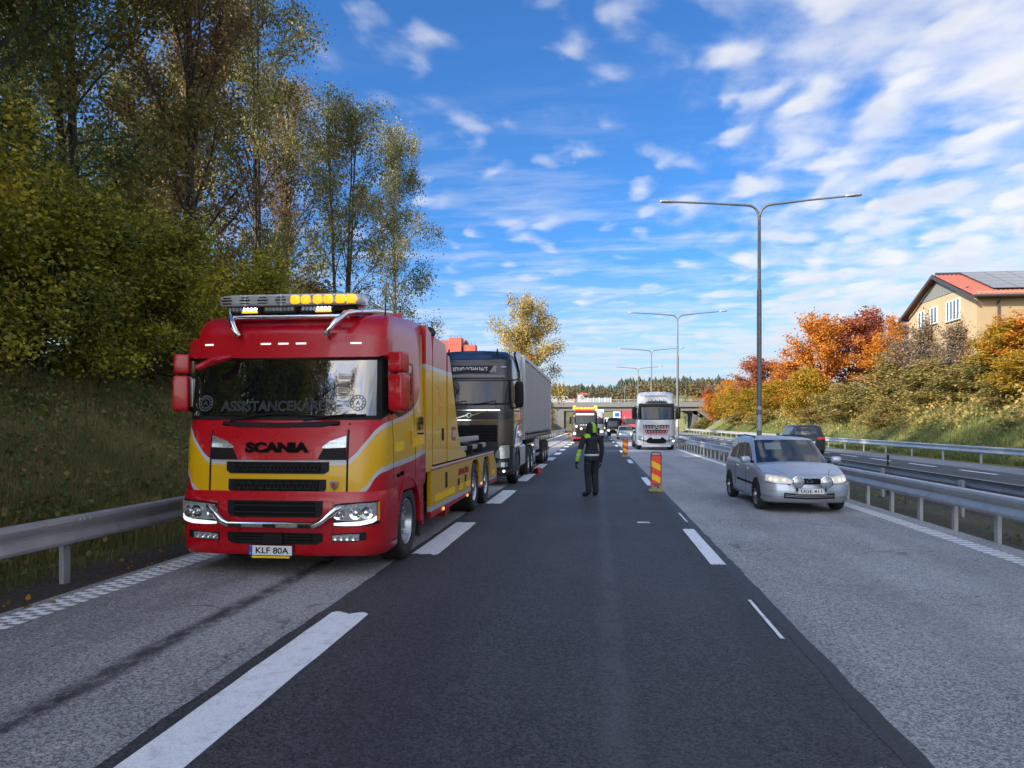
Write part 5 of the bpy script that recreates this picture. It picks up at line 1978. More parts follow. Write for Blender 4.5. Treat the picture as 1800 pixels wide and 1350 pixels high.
# cabinets behind the cab
for i, (poly, lab) in enumerate((([(2.78, 1.16), (3.80, 1.16), (3.80, 2.98), (3.70, 3.10), (2.86, 3.14), (2.78, 3.05)], 0),
                                 ([(3.90, 1.16), (3.90, 2.93), (4.02, 2.95), (4.22, 2.72), (4.55, 2.15), (4.82, 1.68), (5.02, 1.42), (5.22, 1.30), (5.65, 1.24), (5.65, 1.16)], 1))):
    MB().prism(poly, 'x', -1.255, 1.255).build('equipment_cabinet', P_CABI, tow)
MB().box((0, 3.85, 2.05), (2.42, .12, 1.75)).build('cabinet_gap', M_RED_PRINT, tow)
MB().box((0, 2.74, 2.05), (2.42, .10, 1.75)).build('cabinet_gap', M_CHASSIS, tow)
for (y, z) in ((3.50, 1.62),):
    MB().box((1.262, y, z), (.012, .12, .20), bev=.005).build('latch', M_CHASSIS, tow)
# round crest print: orange emblem and lettering lines
cr = MB()
for k in range(5):
    cr.box((1.258, 3.32 + .06 * (k % 3 - 1), 2.36 - .09 * k), (.006, .26 - .03 * k, .05))
cr.lathe((1.255, 3.32, 2.02), (1, 0, 0), [(0, .10), (.005, .10), (.005, .06), (0, .06)], 20)
cr.build('orange_crest', mat('orange_print', (.80, .30, .01), .4), tow)
MB().box((1.258, 4.42, 1.62), (.006, .34, .24), bev=.002).build('red_badge', M_RED_PRINT, tow)
for k in range(3):
    MB().box((1.263, 4.32 + .10 * k, 1.62), (.003, .05, .12)).build('badge_mark', M_WHITE_PRINT, tow)
# deck with side lockers
dk = MB().box((0, 6.3, 1.10), (2.46, 7.2, .07)).build('deck', M_CHASSIS, tow)


def locker_poly():
    P = [(2.62, 1.115), (2.62, .36)]
    for w_ in (WR1, WR2):
        for k in range(13):
            an = R(190 - 200 * k / 12)
            r = .565
            yy = w_ + max(-.54, min(.54, math.cos(an) * r * 1.1))
            zz_ = min(1.055, WRAD + .02 + math.sin(an) * r * 1.08)
            if zz_ < .36: zz_ = .36
            P.append((yy, zz_))
    P += [(9.05, .36), (9.95, .36), (9.95, .72), (9.35, 1.115)]
    return P


lp_ = locker_poly()
for sg in (-1, 1):
    MB().prism(lp_, 'x', sg * 1.20, sg * 1.262).build('side_locker', P_LOCK, tow)
    MB().box((sg * 1.262, 6.0, 1.118), (.02, 6.7, .03)).build('edge_trim', mat('pale_trim', (.58, .50, .42), .4), tow)
    for w_ in (WR1, WR2):
        arch(w_, .55, .60, sg * .55, sg * 1.21, 190, -10).build('wheel_liner', M_CHASSIS, tow)
    for (y, z, h_) in ((3.75, .86, .26), (4.85, .74, .13), (5.55, .76, .13)):
        MB().box((sg * 1.266, y, z), (.012, .13, h_), bev=.004).build('locker_handle', M_BLACK, tow)
    for y in [2.95 + .115 * i for i in range(14)] + [4.95 + .1 * i for i in range(4)] + [5.66 + .1 * i for i in range(5)] + [9.2 + .11 * i for i in range(4)]:
        MB().box((sg * 1.266, y, .635), (.006, .078, .105)).build('reflective_mark', M_REFL_Y, tow)
    for y in (3.5, 5.75, 7.5):
        ml = MB().box((sg * 1.268, y, .41 if y < 7 else .5), (.02, .10, .05), bev=.008).build('side_marker', M_AMBER_ON, tow)
    put_text('ASSISTANCEKÅREN', 1.05, .15, M_RED_PRINT, tow, (sg * 1.266, 5.35, .93), '+x' if sg > 0 else '-x', bold=.012)
# recovery boom, tow bars and gear on the deck
eq = MB()
for sg, z, y0, y1 in ((1, 1.46, 5.5, 8.8), (.45, 1.40, 5.6, 9.2), (1, 1.27, 5.8, 9.9), (-.5, 1.4, 5.5, 9)):
    eq.box((sg * .95, (y0 + y1) / 2, z), (.09, y1 - y0, .10), bev=.012)
    for k in range(9):
        eq.box((sg * .95, y0 + (y1 - y0) * (k + .5) / 9, z), (.10, .07, .11))
eq.build('tow_bar', M_STEEL, tow)
sup = MB()
for y in (5.9, 7.3, 8.7):
    sup.box((0, y, 1.22), (2.2, .08, .22))
sup.build('bar_rack', M_CHASSIS, tow)
wn = MB().lathe((-.4, 5.6, 1.62), (1, 0, 0), [(0, .22), (.05, .22), (.05, .13), (.9, .13), (.9, .22), (.95, .22)], 18).build('winch', M_BLACK, tow, smooth=40)
MB().box((.85, 5.75, 1.62), (.12, .26, .16), rot=(R(25), 0, 0), bev=.04).build('orange_strap', mat('orange_cloth', (.70, .13, .01), .8), tow)
MB().tube([(-.3, 5.2, 1.3), (-.3, 7.4, 1.62), (-.3, 10.3, .75)], .13, 8).build('recovery_boom', M_CHASSIS, tow)
# chassis, exhaust stack
MB().box((0, 5.2, .62), (.9, 9.2, .30)).box((0, 5.9, .48), (1.9, 1.2, .3)).box((0, 1.3, .62), (1.6, 1.0, .5)).build('chassis', M_CHASSIS, tow)
for y in (WF, WR1, WR2):
    MB().tube([(-1.1, y, WRAD), (1.1, y, WRAD)], .09, 10).build('axle', M_CHASSIS, tow)
MB().tube([(1.12, 2.90, 2.9), (1.12, 2.90, 3.17), (1.12, 3.1, 3.24), (1.12, 3.22, 3.24)], [.06, .06, .085, .085], 10).build('exhaust', M_BLACK, tow, smooth=40)
MB().box((.95, 4.6, .30), (.3, .45, .2)).box((1.02, 4.4, .22), (.2, .1, .1)).build('jack', M_RED_PRINT, tow)


# ================================================================== generic lorry cab
def lorry_cab(t, paint, w, zt, zwin, y0w, depth, win_frame=M_BLACK, lower_paint=None, zbot=.33, zmid=1.05, visor=None, glass=M_GLASS_D):
    z0, z1 = zwin
    T = [zbot, zbot + .08, zmid, z0 - .25, z0, z1, z1 + .12, zt - .28, zt - .1, zt]
    W = [w - .03, w, w, w - .01, w - .02, w - .04, w - .05, w - .07, w - .14, w - .28]
    Y0 = [.0, -.04, .0, .02, .06, .06 + y0w, .08 + y0w, .22 + y0w, .45 + y0w, .75 + y0w]
    YS = [.42, .42, .42, .42, .42, .42, .44, .52 + y0w * .3, .7 + y0w, .95 + y0w]
    A = [w * .66] * 7 + [w * .64, w * .6, w * .52]
    sh = Shell(T, W, Y0, YS, depth - .06, depth, A, [w - .08] * 7 + [w - .15, w - .2, w - .35], sq=.8)
    Us = [0, .33, .66, .98, 1.0, 1.2, 1.4, 1.6, 1.8, 2.0, 2.3, 2.65, 3.0, 3.5, 4, 5]
    ts = sorted(set(T + [zbot + .3, (zmid + z0) / 2, (z0 + z1) / 2]))
    o = sh.shell(Us, ts, cap=.04, capn=6).build('cab', paint, t, smooth=32)
    sh.patch([(-1.66, z0 - .03, z1 + .02), (0, z0 - .05, z1 + .02), (1.66, z0 - .03, z1 + .02)], .010, .03, 6).build('windscreen_frame', win_frame, t, smooth=30)
    sh.patch([(-1.45, z0 + .02, z1 - .02), (0, z0, z1 - .01), (1.45, z0 + .02, z1 - .02)], .016, .012, 6).build('windscreen', glass, t, smooth=30)
    for sg in (-1, 1):
        a, b = sh.side(.55, z0), sh.side(1.5, z0)
        sh.patch([(sg * a, z0 + .05, z1 - .12), (sg * (a + .12), z0 - .05, z1), (sg * (b - .03), z0 + .02, z1), (sg * b, z0 + .08, z1 - .05)], .008, .02, 4).build('side_window', glass, t, smooth=30)
        for yy in (.47, 1.6):
            u = sh.side(yy, 1.5)
            sh.patch([(sg * u, zbot + .45, z1 + .05), (sg * (u + .008), zbot + .45, z1 + .05)], .003, .02, 3).build('panel_seam', M_BLACK, t)
        sh.patch([(sg * .99, zbot + .1, z0 - .1), (sg * 1.006, zbot + .1, z0 - .1)], .003, .02, 4).build('panel_seam', M_BLACK, t)
    return sh


def lorry_mirror(t, w, y, z0, z1, m, wd=.22):
    for sg in (-1, 1):
        mb = MB()
        mb.tube([(sg * (w - .04), y + .1, z1 + .04), (sg * (w + .14), y, z1 + .05)], .022, 6)
        mb.tube([(sg * (w - .04), y + .1, z0 - .02), (sg * (w + .12), y, z0)], .022, 6)
        o = mb.build('mirror', M_BLACK, t)
        MB().rbox((sg * (w + .17), y - .02, (z0 + z1) / 2), (wd, .18, z1 - z0), rot=(0, 0, sg * R(-12)), n=5).build('mirror_housing', m, o, smooth=40)


def chassis(t, y0, y1, w=1.0):
    MB().box((0, (y0 + y1) / 2, .75), (w, y1 - y0, .28)).build('chassis', M_CHASSIS, t)


# ================================================================== dark lorry with grey trailer
P_BROWN = paint_mat('dark_bronze_paint', (.030, .026, .027), .30, metal=.35)
P_BRONZE = paint_mat('bronze_paint', (.085, .066, .058), .32, metal=.6)
P_NAVY = paint_mat('blue_black_paint', (.012, .016, .024), .25)
VX, VY = -3.63, 20.8
vo = thing('lorry', 'dark brown and black lorry with a grey curtain-sided trailer, parked behind the tow truck', 'lorry', (VX, VY, 0))
sh = lorry_cab(vo, P_NAVY, 1.24, 3.92, (2.36, 3.02), .16, 2.25)
sh.patch([(-1.66, 1.18, 2.12), (0, 1.75, 2.12), (0.001, 1.75, 2.12), (1.66, 1.18, 2.12)][:2] + [(1.66, 1.18, 2.12)], .006, .02, 6).build('front_panel', P_NAVY, vo, smooth=30)
for sg in (-1, 1):
    sh.patch([(sg * 1.0, 1.25, 1.86), (sg * 2.0, 1.10, 2.02), (sg * 2.06, 1.10, 2.02)][::sg], .012, .02, 5).build('corner_panel', P_BRONZE, vo, smooth=30)
    hl = sh.patch([(sg * .86, .80, .95), (sg * 1.1, .76, 1.20), (sg * 1.55, .78, 1.22)][::sg], .014, .03, 4).build('headlight', M_BLACK, vo, smooth=30)
    sh.patch([(sg * .92, .82, .95), (sg * 1.1, .79, 1.17), (sg * 1.5, .81, 1.19)][::sg], .020, .012, 4).build('lens', M_LENS, hl, smooth=30)
    sh.patch([(sg * .95, .55, .68), (sg * 1.4, .56, .69)][::sg], .016, .03, 2).build('fog_lamp', M_LENS, vo)
    sh.patch([(sg * .5, 3.60, 3.80), (sg * 1.6, 3.50, 3.70)][::sg], .004, .01, 2).build('roof_corner', P_NAVY, vo)
    # wind deflectors by the roof edge
    MB().prism([(1.0, 3.80), (1.2, 3.94), (2.6, 4.02), (2.6, 2.3), (2.2, 2.3), (2.2, 3.4), (1.7, 3.62)], 'x', sg * 1.16, sg * 1.22).build('side_deflector', P_NAVY, vo)
    # horns
    MB().tube([(sg * .72, .62, 3.62), (sg * .72, .70, 3.98)], [.055, .02], 8).build('horn', M_BLACK, vo)
MB().lathe((1.0, .02, .44), (0, -1, 0), [(0, .035), (.06, .035), (.06, 0)], 12).build('low_lamp', M_LAMP_ON, vo)
sh.patch([(-.97, 1.28, 1.74), (.97, 1.28, 1.74)], .014, .03, 3).build('grille', M_GRILLE, vo)
for k in range(5):
    z = 1.34 + .085 * k
    sh.patch([(-.9, z - .012, z + .012), (.9, z - .012, z + .012)], .022, .02, 1).build('grille_slat', M_BLACK, vo)
sh.patch([(-1.0, 1.76, 1.88), (1.0, 1.76, 1.88)], .012, .02, 2).build('bronze_strip', P_BRONZE, vo)
for z in (1.89, 2.17):
    sh.patch([(-1.06, z - .014, z + .014), (1.06, z - .014, z + .014)], .020, .02, 1).build('chrome_strip', M_CHROME, vo)
dg_ = MB()
p = sh.P(0, 2.02)
dg_.box((p.x - .29, p.y - .025, 1.965), (.52, .02, .03), rot=(0, R(-17), 0)).box((p.x + .29, p.y - .025, 2.085), (.52, .02, .03), rot=(0, R(-17), 0))
dgo = dg_.build('emblem_bar', M_CHROME, vo)
MB().lathe((p.x, p.y - .02, 2.025), (0, -1, 0), [(0, .075), (.02, .075), (.02, .052), (0, .052)], 20).build('emblem_ring', M_CHROME, dgo)
sh.patch([(-.95, .40, .52), (.95, .40, .52)], .012, .02, 2).build('lower_grille', M_GRILLE, vo)
sh.patch([(-1.7, .35, .50), (0, .33, .38), (1.7, .35, .50)], .02, .03, 2).build('bumper_lip', P_BRONZE, vo)
# roof sign, sun visor, sky light
sh.patch([(-1.25, 3.10, 3.17), (1.25, 3.10, 3.17)], .07, .09, 2).build('sun_visor', mat('grey_visor', (.10, .11, .125), .3), vo)
sn = sh.patch([(-.80, 3.24, 3.46), (.80, 3.24, 3.46)], .02, .04, 3).build('roof_sign', M_BLACK, vo)
p = sh.P(0, 3.35)
put_text('VOLVO OCEAN RACE', 1.02, .15, mat('pale_blue_print', (.72, .76, .80), .4), sn, (-.02, p.y - .022, 3.35), bold=.015)
MB().prism([(.54, 3.26), (.64, 3.26), (.70, 3.40), (.66, 3.26), (.74, 3.26), (.76, 3.45), (.66, 3.45)], 'y', p.y - .03, p.y - .022).build('sign_swoosh', mat('grey_print', (.25, .28, .31), .4), sn)
MB().box((.95, sh.P(1.12, 3.4).y - .02, 3.42), (.14, .01, .03)).build('model_mark', M_WHITE_PRINT, vo)
sh.patch([(-.75, 3.66, 3.80), (.75, 3.66, 3.80)], .006, .02, 2).build('skylight', mat('blue_tinted_glass', (.02, .045, .10), .05, ior=1.9), vo)
for (x0, x1) in ((-.75, -.1), (.1, .75)):
    q0, q1 = sh.P(sh.fx(x0, 2.35), 2.33), sh.P(sh.fx(x1, 2.5), 2.44)
    MB().tube([q0 + Vector((0, -.04, 0)), q1 + Vector((0, -.03, 0))], .012, 6).tube([q1 + Vector((0, -.03, 0)), q1 + Vector((.02, -.04, -.18))], .010, 6).build('wiper', M_BLACK, vo)
lorry_mirror(vo, 1.24, .28, 2.25, 3.0, M_BLACK, .24)


def pattern_mat():
    m, g, b = new_mat('printed_wrap')
    tc = g.n('ShaderNodeTexCoord')
    n = g.noise(tc.outputs['Object'], 11, 6, .75)
    n2 = g.noise(tc.outputs['Object'], 2.0, 3, .6)
    f = g.m('MULTIPLY', g.ss(n, .48, .56), g.ss(n2, .35, .55))
    c = g.mix(f, (.020, .020, .022), (.42, .45, .50))
    g.put(b.inputs['Base Color'], c)
    b.inputs['Roughness'].default_value = .3
    b.inputs['Coat Weight'].default_value = 1
    return m


P_WRAP = pattern_mat()
for sg in (-1, 1):
    a, b_ = sh.side(.50, 1.5), sh.side(2.18, 1.5)
    sh.patch([(sg * a, 1.10, 2.22), (sg * b_, 1.10, 2.26)], .008, .02, 4).build('printed_side', P_WRAP, vo)
    MB().tube([(sg * 1.262, .50, 1.22), (sg * 1.262, .9, 1.62), (sg * 1.262, 1.2, 1.72)], .022, 6).build('side_trim', M_CHROME, vo)
    for (y, r_) in ((1.40, .51), (5.0, .51), (6.35, .51)):
        wheel(vo, sg * 1.24, y, r_, .30, sg, dual=(y > 2), rr=.6)
    arch(1.40, .56, .62, sg * .95, sg * 1.26, 172, 4).build('fender', P_BROWN, vo, smooth=40)
    MB().box((sg * 1.12, 3.0, .78), (.26, 1.5, .66), bev=.05).build('fuel_tank', mat('pale_side_panel', (.50, .51, .52), .35, metal=.3), vo)
    MB().prism([(2.3, 1.15), (2.9, 1.15), (2.9, 3.1), (2.3, 3.8)], 'x', sg * 1.18, sg * 1.23).build('side_fairing', P_NAVY, vo)
# a wheel chock on the road beside
chassis(vo, .6, 7.2)
for y in (1.4, 5.0, 6.35):
    MB().tube([(-1.1, y, .51), (1.1, y, .51)], .09, 8).build('axle', M_CHASSIS, vo)
# trailer: part of the same coupled rig
M_CURT = mat('grey_curtain', (.33, .335, .34), .5, var=.06, vscale=.7, dirt=.2, bump=.1, bscale=3)
M_ALU = mat('trailer_frame', (.45, .46, .47), .4, metal=.6, var=.15)
TL0, TL1 = 3.35, 17.2
tr = MB().box((0, (TL0 + TL1) / 2, 4.0), (2.54, TL1 - TL0, .07)).box((0, (TL0 + TL1) / 2, 1.33), (2.50, TL1 - TL0, .14))
for sg in (-1, 1):
    for y in (TL0 + .06, TL1 - .06):
        tr.box((sg * 1.23, y, 2.68), (.09, .12, 2.6))
tr = tr.build('trailer', M_ALU, vo)
MB().box((0, TL0 + .05, 2.68), (2.4, .06, 2.55)).box((0, TL1 - .05, 2.68), (2.4, .06, 2.55)).build('end_wall', M_CURT, tr)
for sg in (-1, 1):
    ys = np.linspace(TL0 + .10, TL1 - .10, 150)
    zs = np.linspace(1.46, 3.93, 6)
    Yg, Zg = np.meshgrid(ys, zs)
    rip = .012 * np.sin(Yg * 7.3) * (.4 + .6 * (3.93 - Zg) / 2.5) + .014 * np.sin(Yg * 2.4 + 1.0)
    Xg = sg * (1.248 + rip)
    link('curtain', grid_mesh('curtain', Xg, Yg, Zg, M_CURT), tr)
    for k in range(6):
        MB().box((sg * 1.268, TL0 + .4 + 2.3 * k, 2.7), (.006, .012, 2.4)).build('curtain_seam', M_STEEL_D, tr)
    rl_ = MB().box((sg * 1.265, (TL0 + TL1) / 2, 3.94), (.03, TL1 - TL0, .09)).build('top_rail', M_ALU, tr)
    for k in range(24):
        y = TL0 + .4 + .575 * k
        MB().box((sg * 1.262, y, 1.40), (.012, .05, .26), rot=(R(18), 0, 0)).box((sg * 1.266, y + .04, 1.30), (.02, .06, .06)).build('strap', M_BLACK, tr)
    for y in (12.2, 13.55, 14.9):
        w_ = wheel(tr, sg * 1.24, y, .50, .34, sg, rr=.58, name='wheel')
    MB().box((sg * 1.15, 9.4, .95), (.06, 2.0, .45)).build('side_board', mat('pale_board', (.55, .55, .53), .5), tr)
    MB().box((sg * 1.18, 7.9, .80), (.05, 4.6, .10)).box((sg * 1.18, 7.9, .55), (.05, 4.6, .10)).build('side_guard', M_ALU, tr)
MB().box((0, 12.0, 1.05), (1.1, 9.8, .34)).box((0, 7.3, .8), (1.8, .3, 1.0)).build('trailer_chassis', M_CHASSIS, tr)
MB().box((0, 16.9, .55), (2.4, .1, .15)).build('rear_bumper', M_ALU, tr)
# red wheel chock beside the lorry's rear wheels
ck = MB().prism([(-.2, .0), (.2, .0), (.16, .05), (-.05, .2), (-.14, .18)], 'x', -.09, .09).build('wheel_chock', M_RED_PRINT, None, loc=(-2.15, 26.6, .008), rot=(0, 0, R(40)))
tag(ck, 'small red wheel chock lying on the road beside the dark lorry', 'wheel chock')

# ================================================================== white lorry on the right
P_WHITE = paint_mat('lorry_white', (.37, .39, .43), .3, dirt=.2)
mx, my = 3.92, 50.2
me_ = thing('lorry', 'white lorry with toothed red and black grille and four roof lamps', 'lorry', (mx, my, 0))
sh = lorry_cab(me_, P_WHITE, 1.26, 3.90, (2.08, 2.90), .12, 2.3)
sh.patch([(-1.5, 2.93, 3.10), (1.5, 2.93, 3.10)], .12, .12, 2).build('sun_visor', M_BLACK, me_)
for r_, (z, n, w2) in enumerate(((1.62, 9, .86), (1.47, 9, .84), (1.28, 8, .76), (1.13, 8, .70))):
    dark = sh.patch([(sh.fx(-w2, z), z - .075, z + .070), (sh.fx(w2, z), z - .075, z + .070)], .012, .02, 1).build('grille_row', M_RED_PRINT if r_ in (1, 3) else M_GRILLE, me_)
    th = MB()
    for k in range(n):
        x = -w2 + 2 * w2 * (k + .5) / n
        pp = sh.P(sh.fx(x, z), z)
        hw_ = w2 / n * .62
        th.prism([(x - hw_, z - .055), (x + hw_, z - .055), (x, z + .045)], 'y', pp.y - .035, pp.y - .012)
    th.build('grille_tooth', P_WHITE, dark)
MB().lathe((0, sh.P(0, 1.56).y - .012, 1.54), (0, -1, 0), [(0, .17), (.03, .17), (.035, .0)], 24).build('emblem_disc', M_BLACK, me_)
star = MB()
for k in range(3):
    an_ = R(90 + 120 * k)
    star.box((math.cos(an_) * .07, sh.P(0, 1.56).y - .052, 1.54 + math.sin(an_) * .07), (.14, .012, .022), rot=(0, -an_, 0))
star.lathe((0, sh.P(0, 1.56).y - .048, 1.54), (0, -1, 0), [(0, .135), (.012, .135), (.012, .15), (0, .15)], 24)
star.build('emblem', M_CHROME, me_)
sh.patch([(-.80, .52, .66), (-.55, .45, .85), (.55, .45, .85), (.80, .52, .66)], .016, .03, 2).build('lower_grille', M_GRILLE, me_)
MB().box((0, -.06, .84), (.54, .02, .13)).build('number_plate', M_PLATE, me_)
MB().box((0, -.071, .84), (.40, .004, .05)).build('plate_print', mat('grey_plate_print', (.25, .26, .27), .5), me_)
for sg in (-1, 1):
    hl = sh.patch([(sg * .95, .72, .80), (sg * 1.1, .66, .92), (sg * 1.6, .70, .96)][::sg], .014, .03, 3).build('headlight', M_BLACK, me_)
    sh.patch([(sg * 1.02, .74, .82), (sg * 1.12, .69, .89), (sg * 1.55, .73, .93)][::sg], .02, .012, 3).build('lens', M_LENS, hl)
    sh.patch([(sg * .82, .58, .66), (sg * 1.06, .58, .66)][::sg], .016, .02, 1).build('air_slot', M_BLACK, me_)
    for (y, d) in ((1.4, 0), (2.9, 0), (6.4, 1), (7.75, 1)):
        wheel(me_, sg * 1.25, y, .50, .30, sg, dual=bool(d))
    arch(1.4, .56, .62, sg * .95, sg * 1.27, 172, 4).build('fender', P_WHITE, me_)
    MB().box((sg * 1.1, 4.6, .78), (.3, 1.6, .6), bev=.05).build('fuel_tank', M_ALU, me_)
MB().lathe((1.12, sh.P(1.5, .62).y - .02, .62), (0, -1, 0), [(0, .075), (.03, .07), (.04, 0)], 14).build('lit_lamp', M_LAMP_ON, me_)
MB().box((0, -.02, .30), (1.9, .10, .14)).build('bumper_lip', M_ALU, me_)
for k in range(4):
    x = -.42 + .28 * k
    ro = MB().lathe((x, .12, 3.34), (0, -1, 0), [(-.06, .06), (0, .115), (.02, .115), (.02, .10)], 16).build('roof_lamp', M_CHASSIS, me_)
    MB().lathe((x, .12, 3.34), (0, -1, 0), [(.0, .10), (.028, .08), (.034, 0)], 16).build('lens', M_LENS, ro)
MB().tube([(-.7, .16, 3.22), (.7, .16, 3.22)], .03, 8).build('lamp_bar', M_BLACK, me_)
sh.patch([(-.9, 3.56, 3.66), (.9, 3.56, 3.66)], .02, .03, 1).build('air_slot', mat('grey_slot', (.14, .15, .17), .5), me_)
lorry_mirror(me_, 1.27, .25, 2.08, 2.90, M_BLACK, .34)
chassis(me_, .6, 8.8)
MB().box((0, 2.7, 2.2), (2.4, .12, 2.6)).build('rear_panel', M_CHASSIS, me_)

# ================================================================== second tow truck further back
P_DKBR = paint_mat('dark_brown_paint', (.035, .020, .017), .3)
t2 = thing('tow_truck', 'dark tow truck with orange beacons on its roof, behind the walking person', 'tow truck', (-1.16, 70.2, 0))
sh = lorry_cab(t2, P_DKBR, 1.20, 3.05, (1.80, 2.42), .12, 2.2, zmid=.95)
sh.patch([(-1.1, 2.54, 2.72), (1.1, 2.54, 2.72)], .06, .08, 2).build('roof_sign', mat('pale_sign', (.42, .40, .38), .4), t2)
sh.patch([(-.95, .55, 1.30), (.95, .55, 1.30)], .012, .02, 2).build('grille', M_GRILLE, t2)
for k in range(4):
    sh.patch([(-.9, .68 + .15 * k, .71 + .15 * k), (.9, .68 + .15 * k, .71 + .15 * k)], .02, .02, 1).build('grille_slat', M_CHASSIS, t2)
for sg in (-1, 1):
    hl = sh.patch([(sg * .95, .66, 1.0), (sg * 1.5, .70, 1.0)][::sg], .014, .03, 2).build('headlight', M_BLACK, t2)
    MB().lathe((sg * .98, -.01, .84), (0, -1, 0), [(0, .13), (.04, .11), (.05, 0)], 14).build('lit_lens', M_LAMP_ON, hl)
    MB().lathe((sg * .35, -.03, 1.28), (0, -1, 0), [(0, .10), (.04, .09), (.05, 0)], 14).build('spot_lamp', M_LAMP_ON, t2)
    MB().lathe((sg * .80, -.02, 1.50), (0, -1, 0), [(0, .11), (.04, .10), (.05, 0)], 14).build('amber_lamp', mat('warm_lamp', (.9, .6, .3), .3, emit=(1, .55, .2), estr=.4), t2)
    for (y, d) in ((1.4, 0), (5.4, 1), (6.7, 1)):
        wheel(t2, sg * 1.2, y, .48, .30, sg, dual=bool(d))
    MB().lathe((sg * 1.0, .9, 3.14), (0, 0, 1), [(0, .16), (.10, .17), (.30, .14), (.38, 0)], 14).build('beacon', M_AMBER_ON, t2)
sh.patch([(-1.7, .34, .46), (1.7, .34, .46)], .014, .02, 2).build('red_bumper_strip', M_RED_PRINT, t2)
for x in (-.38, -.13, .13, .38):
    MB().lathe((x, -.06, 1.62), (0, -1, 0), [(0, .10), (.05, .09), (.06, 0)], 12).build('round_lamp', M_LENS, t2)
lbo = MB().box((0, .9, 3.20), (1.9, .4, .26), bev=.04).build('light_bar', M_AMBER, t2)
for k in range(5):
    MB().box((-.7 + .35 * k, .69, 3.24), (.22, .03, .12)).build('flasher', M_AMBER_ON, lbo)
MB().box((0, .72, 3.02), (1.7, .2, .14)).build('red_board', M_RED_PRINT, t2)
lorry_mirror(t2, 1.2, .25, 1.75, 2.4, M_BLACK, .2)
chassis(t2, .6, 8)
MB().box((0, 5.3, 1.6), (2.3, 5.0, 1.1)).build('rear_body', P_DKBR, t2)


# ================================================================== far traffic
def far_lorry(label, x, y, paint, H, box_col=None, W=1.22, L=8.5, win=(1.75, 2.4), boxh=3.6, name='lorry', cat='lorry', band=None):
    t = thing(name, label, cat, (x, y, 0))
    sh = lorry_cab(t, paint, W, H, win, .12, 2.1)
    sh.patch([(-.9, .55, 1.25), (.9, .55, 1.25)], .014, .02, 1).build('grille', M_GRILLE, t)
    for sg in (-1, 1):
        sh.patch([(sg * .95, .70, .90), (sg * 1.5, .72, .92)][::sg], .016, .02, 1).build('headlight', M_LAMP_ON, t)
        for yy in (1.3, L - 2.2):
            wheel(t, sg * W, yy, .48, .3, sg, dual=yy > 3)
    lorry_mirror(t, W, .25, win[0], win[1] - .05, M_BLACK, .2)
    chassis(t, .6, L - .3)
    if box_col is not None:
        o = MB().box((0, (2.3 + L) / 2, (boxh + 1.15) / 2), (W * 2 + .06, L - 2.3, boxh - 1.15), bev=.03).build('box_body', box_col, t)
        for k in range(6):
            MB().box((W + .04, 2.6 + (L - 2.8) * k / 5, (boxh + 1.15) / 2), (.05, .10, boxh - 1.25)).box((-W - .04, 2.6 + (L - 2.8) * k / 5, (boxh + 1.15) / 2), (.05, .10, boxh - 1.25)).build('body_rib', box_col, o)
    return t


P_GREY = paint_mat('grey_paint', (.30, .31, .32))
P_BLK = paint_mat('black_paint', (.010, .011, .015))
P_BOXR = mat('red_container', (.30, .045, .055), .5, var=.15, dirt=.15)
P_BOXW = mat('white_box', (.62, .63, .64), .5, var=.05)
far_lorry('pale grey lorry close behind the dark tow truck with beacons', -.45, 88, P_GREY, 3.3, P_BOXW, L=9, boxh=3.5)
far_lorry('red box lorry partly hidden behind the white lorry', 4.55, 97, P_BOXR, 3.0, P_BOXR, L=10, boxh=3.55)
far_lorry('small white lorry furthest back, under the bridge', 2.35, 160, P_WHITE, 2.7, P_BOXW, W=1.05, L=7, win=(1.5, 2.1), boxh=3.0)
far_lorry('black van with lit headlights in front of the small white lorry', 2.35, 103, P_BLK, 2.55, None, W=1.0, L=6, win=(1.35, 2.0), name='van', cat='van')

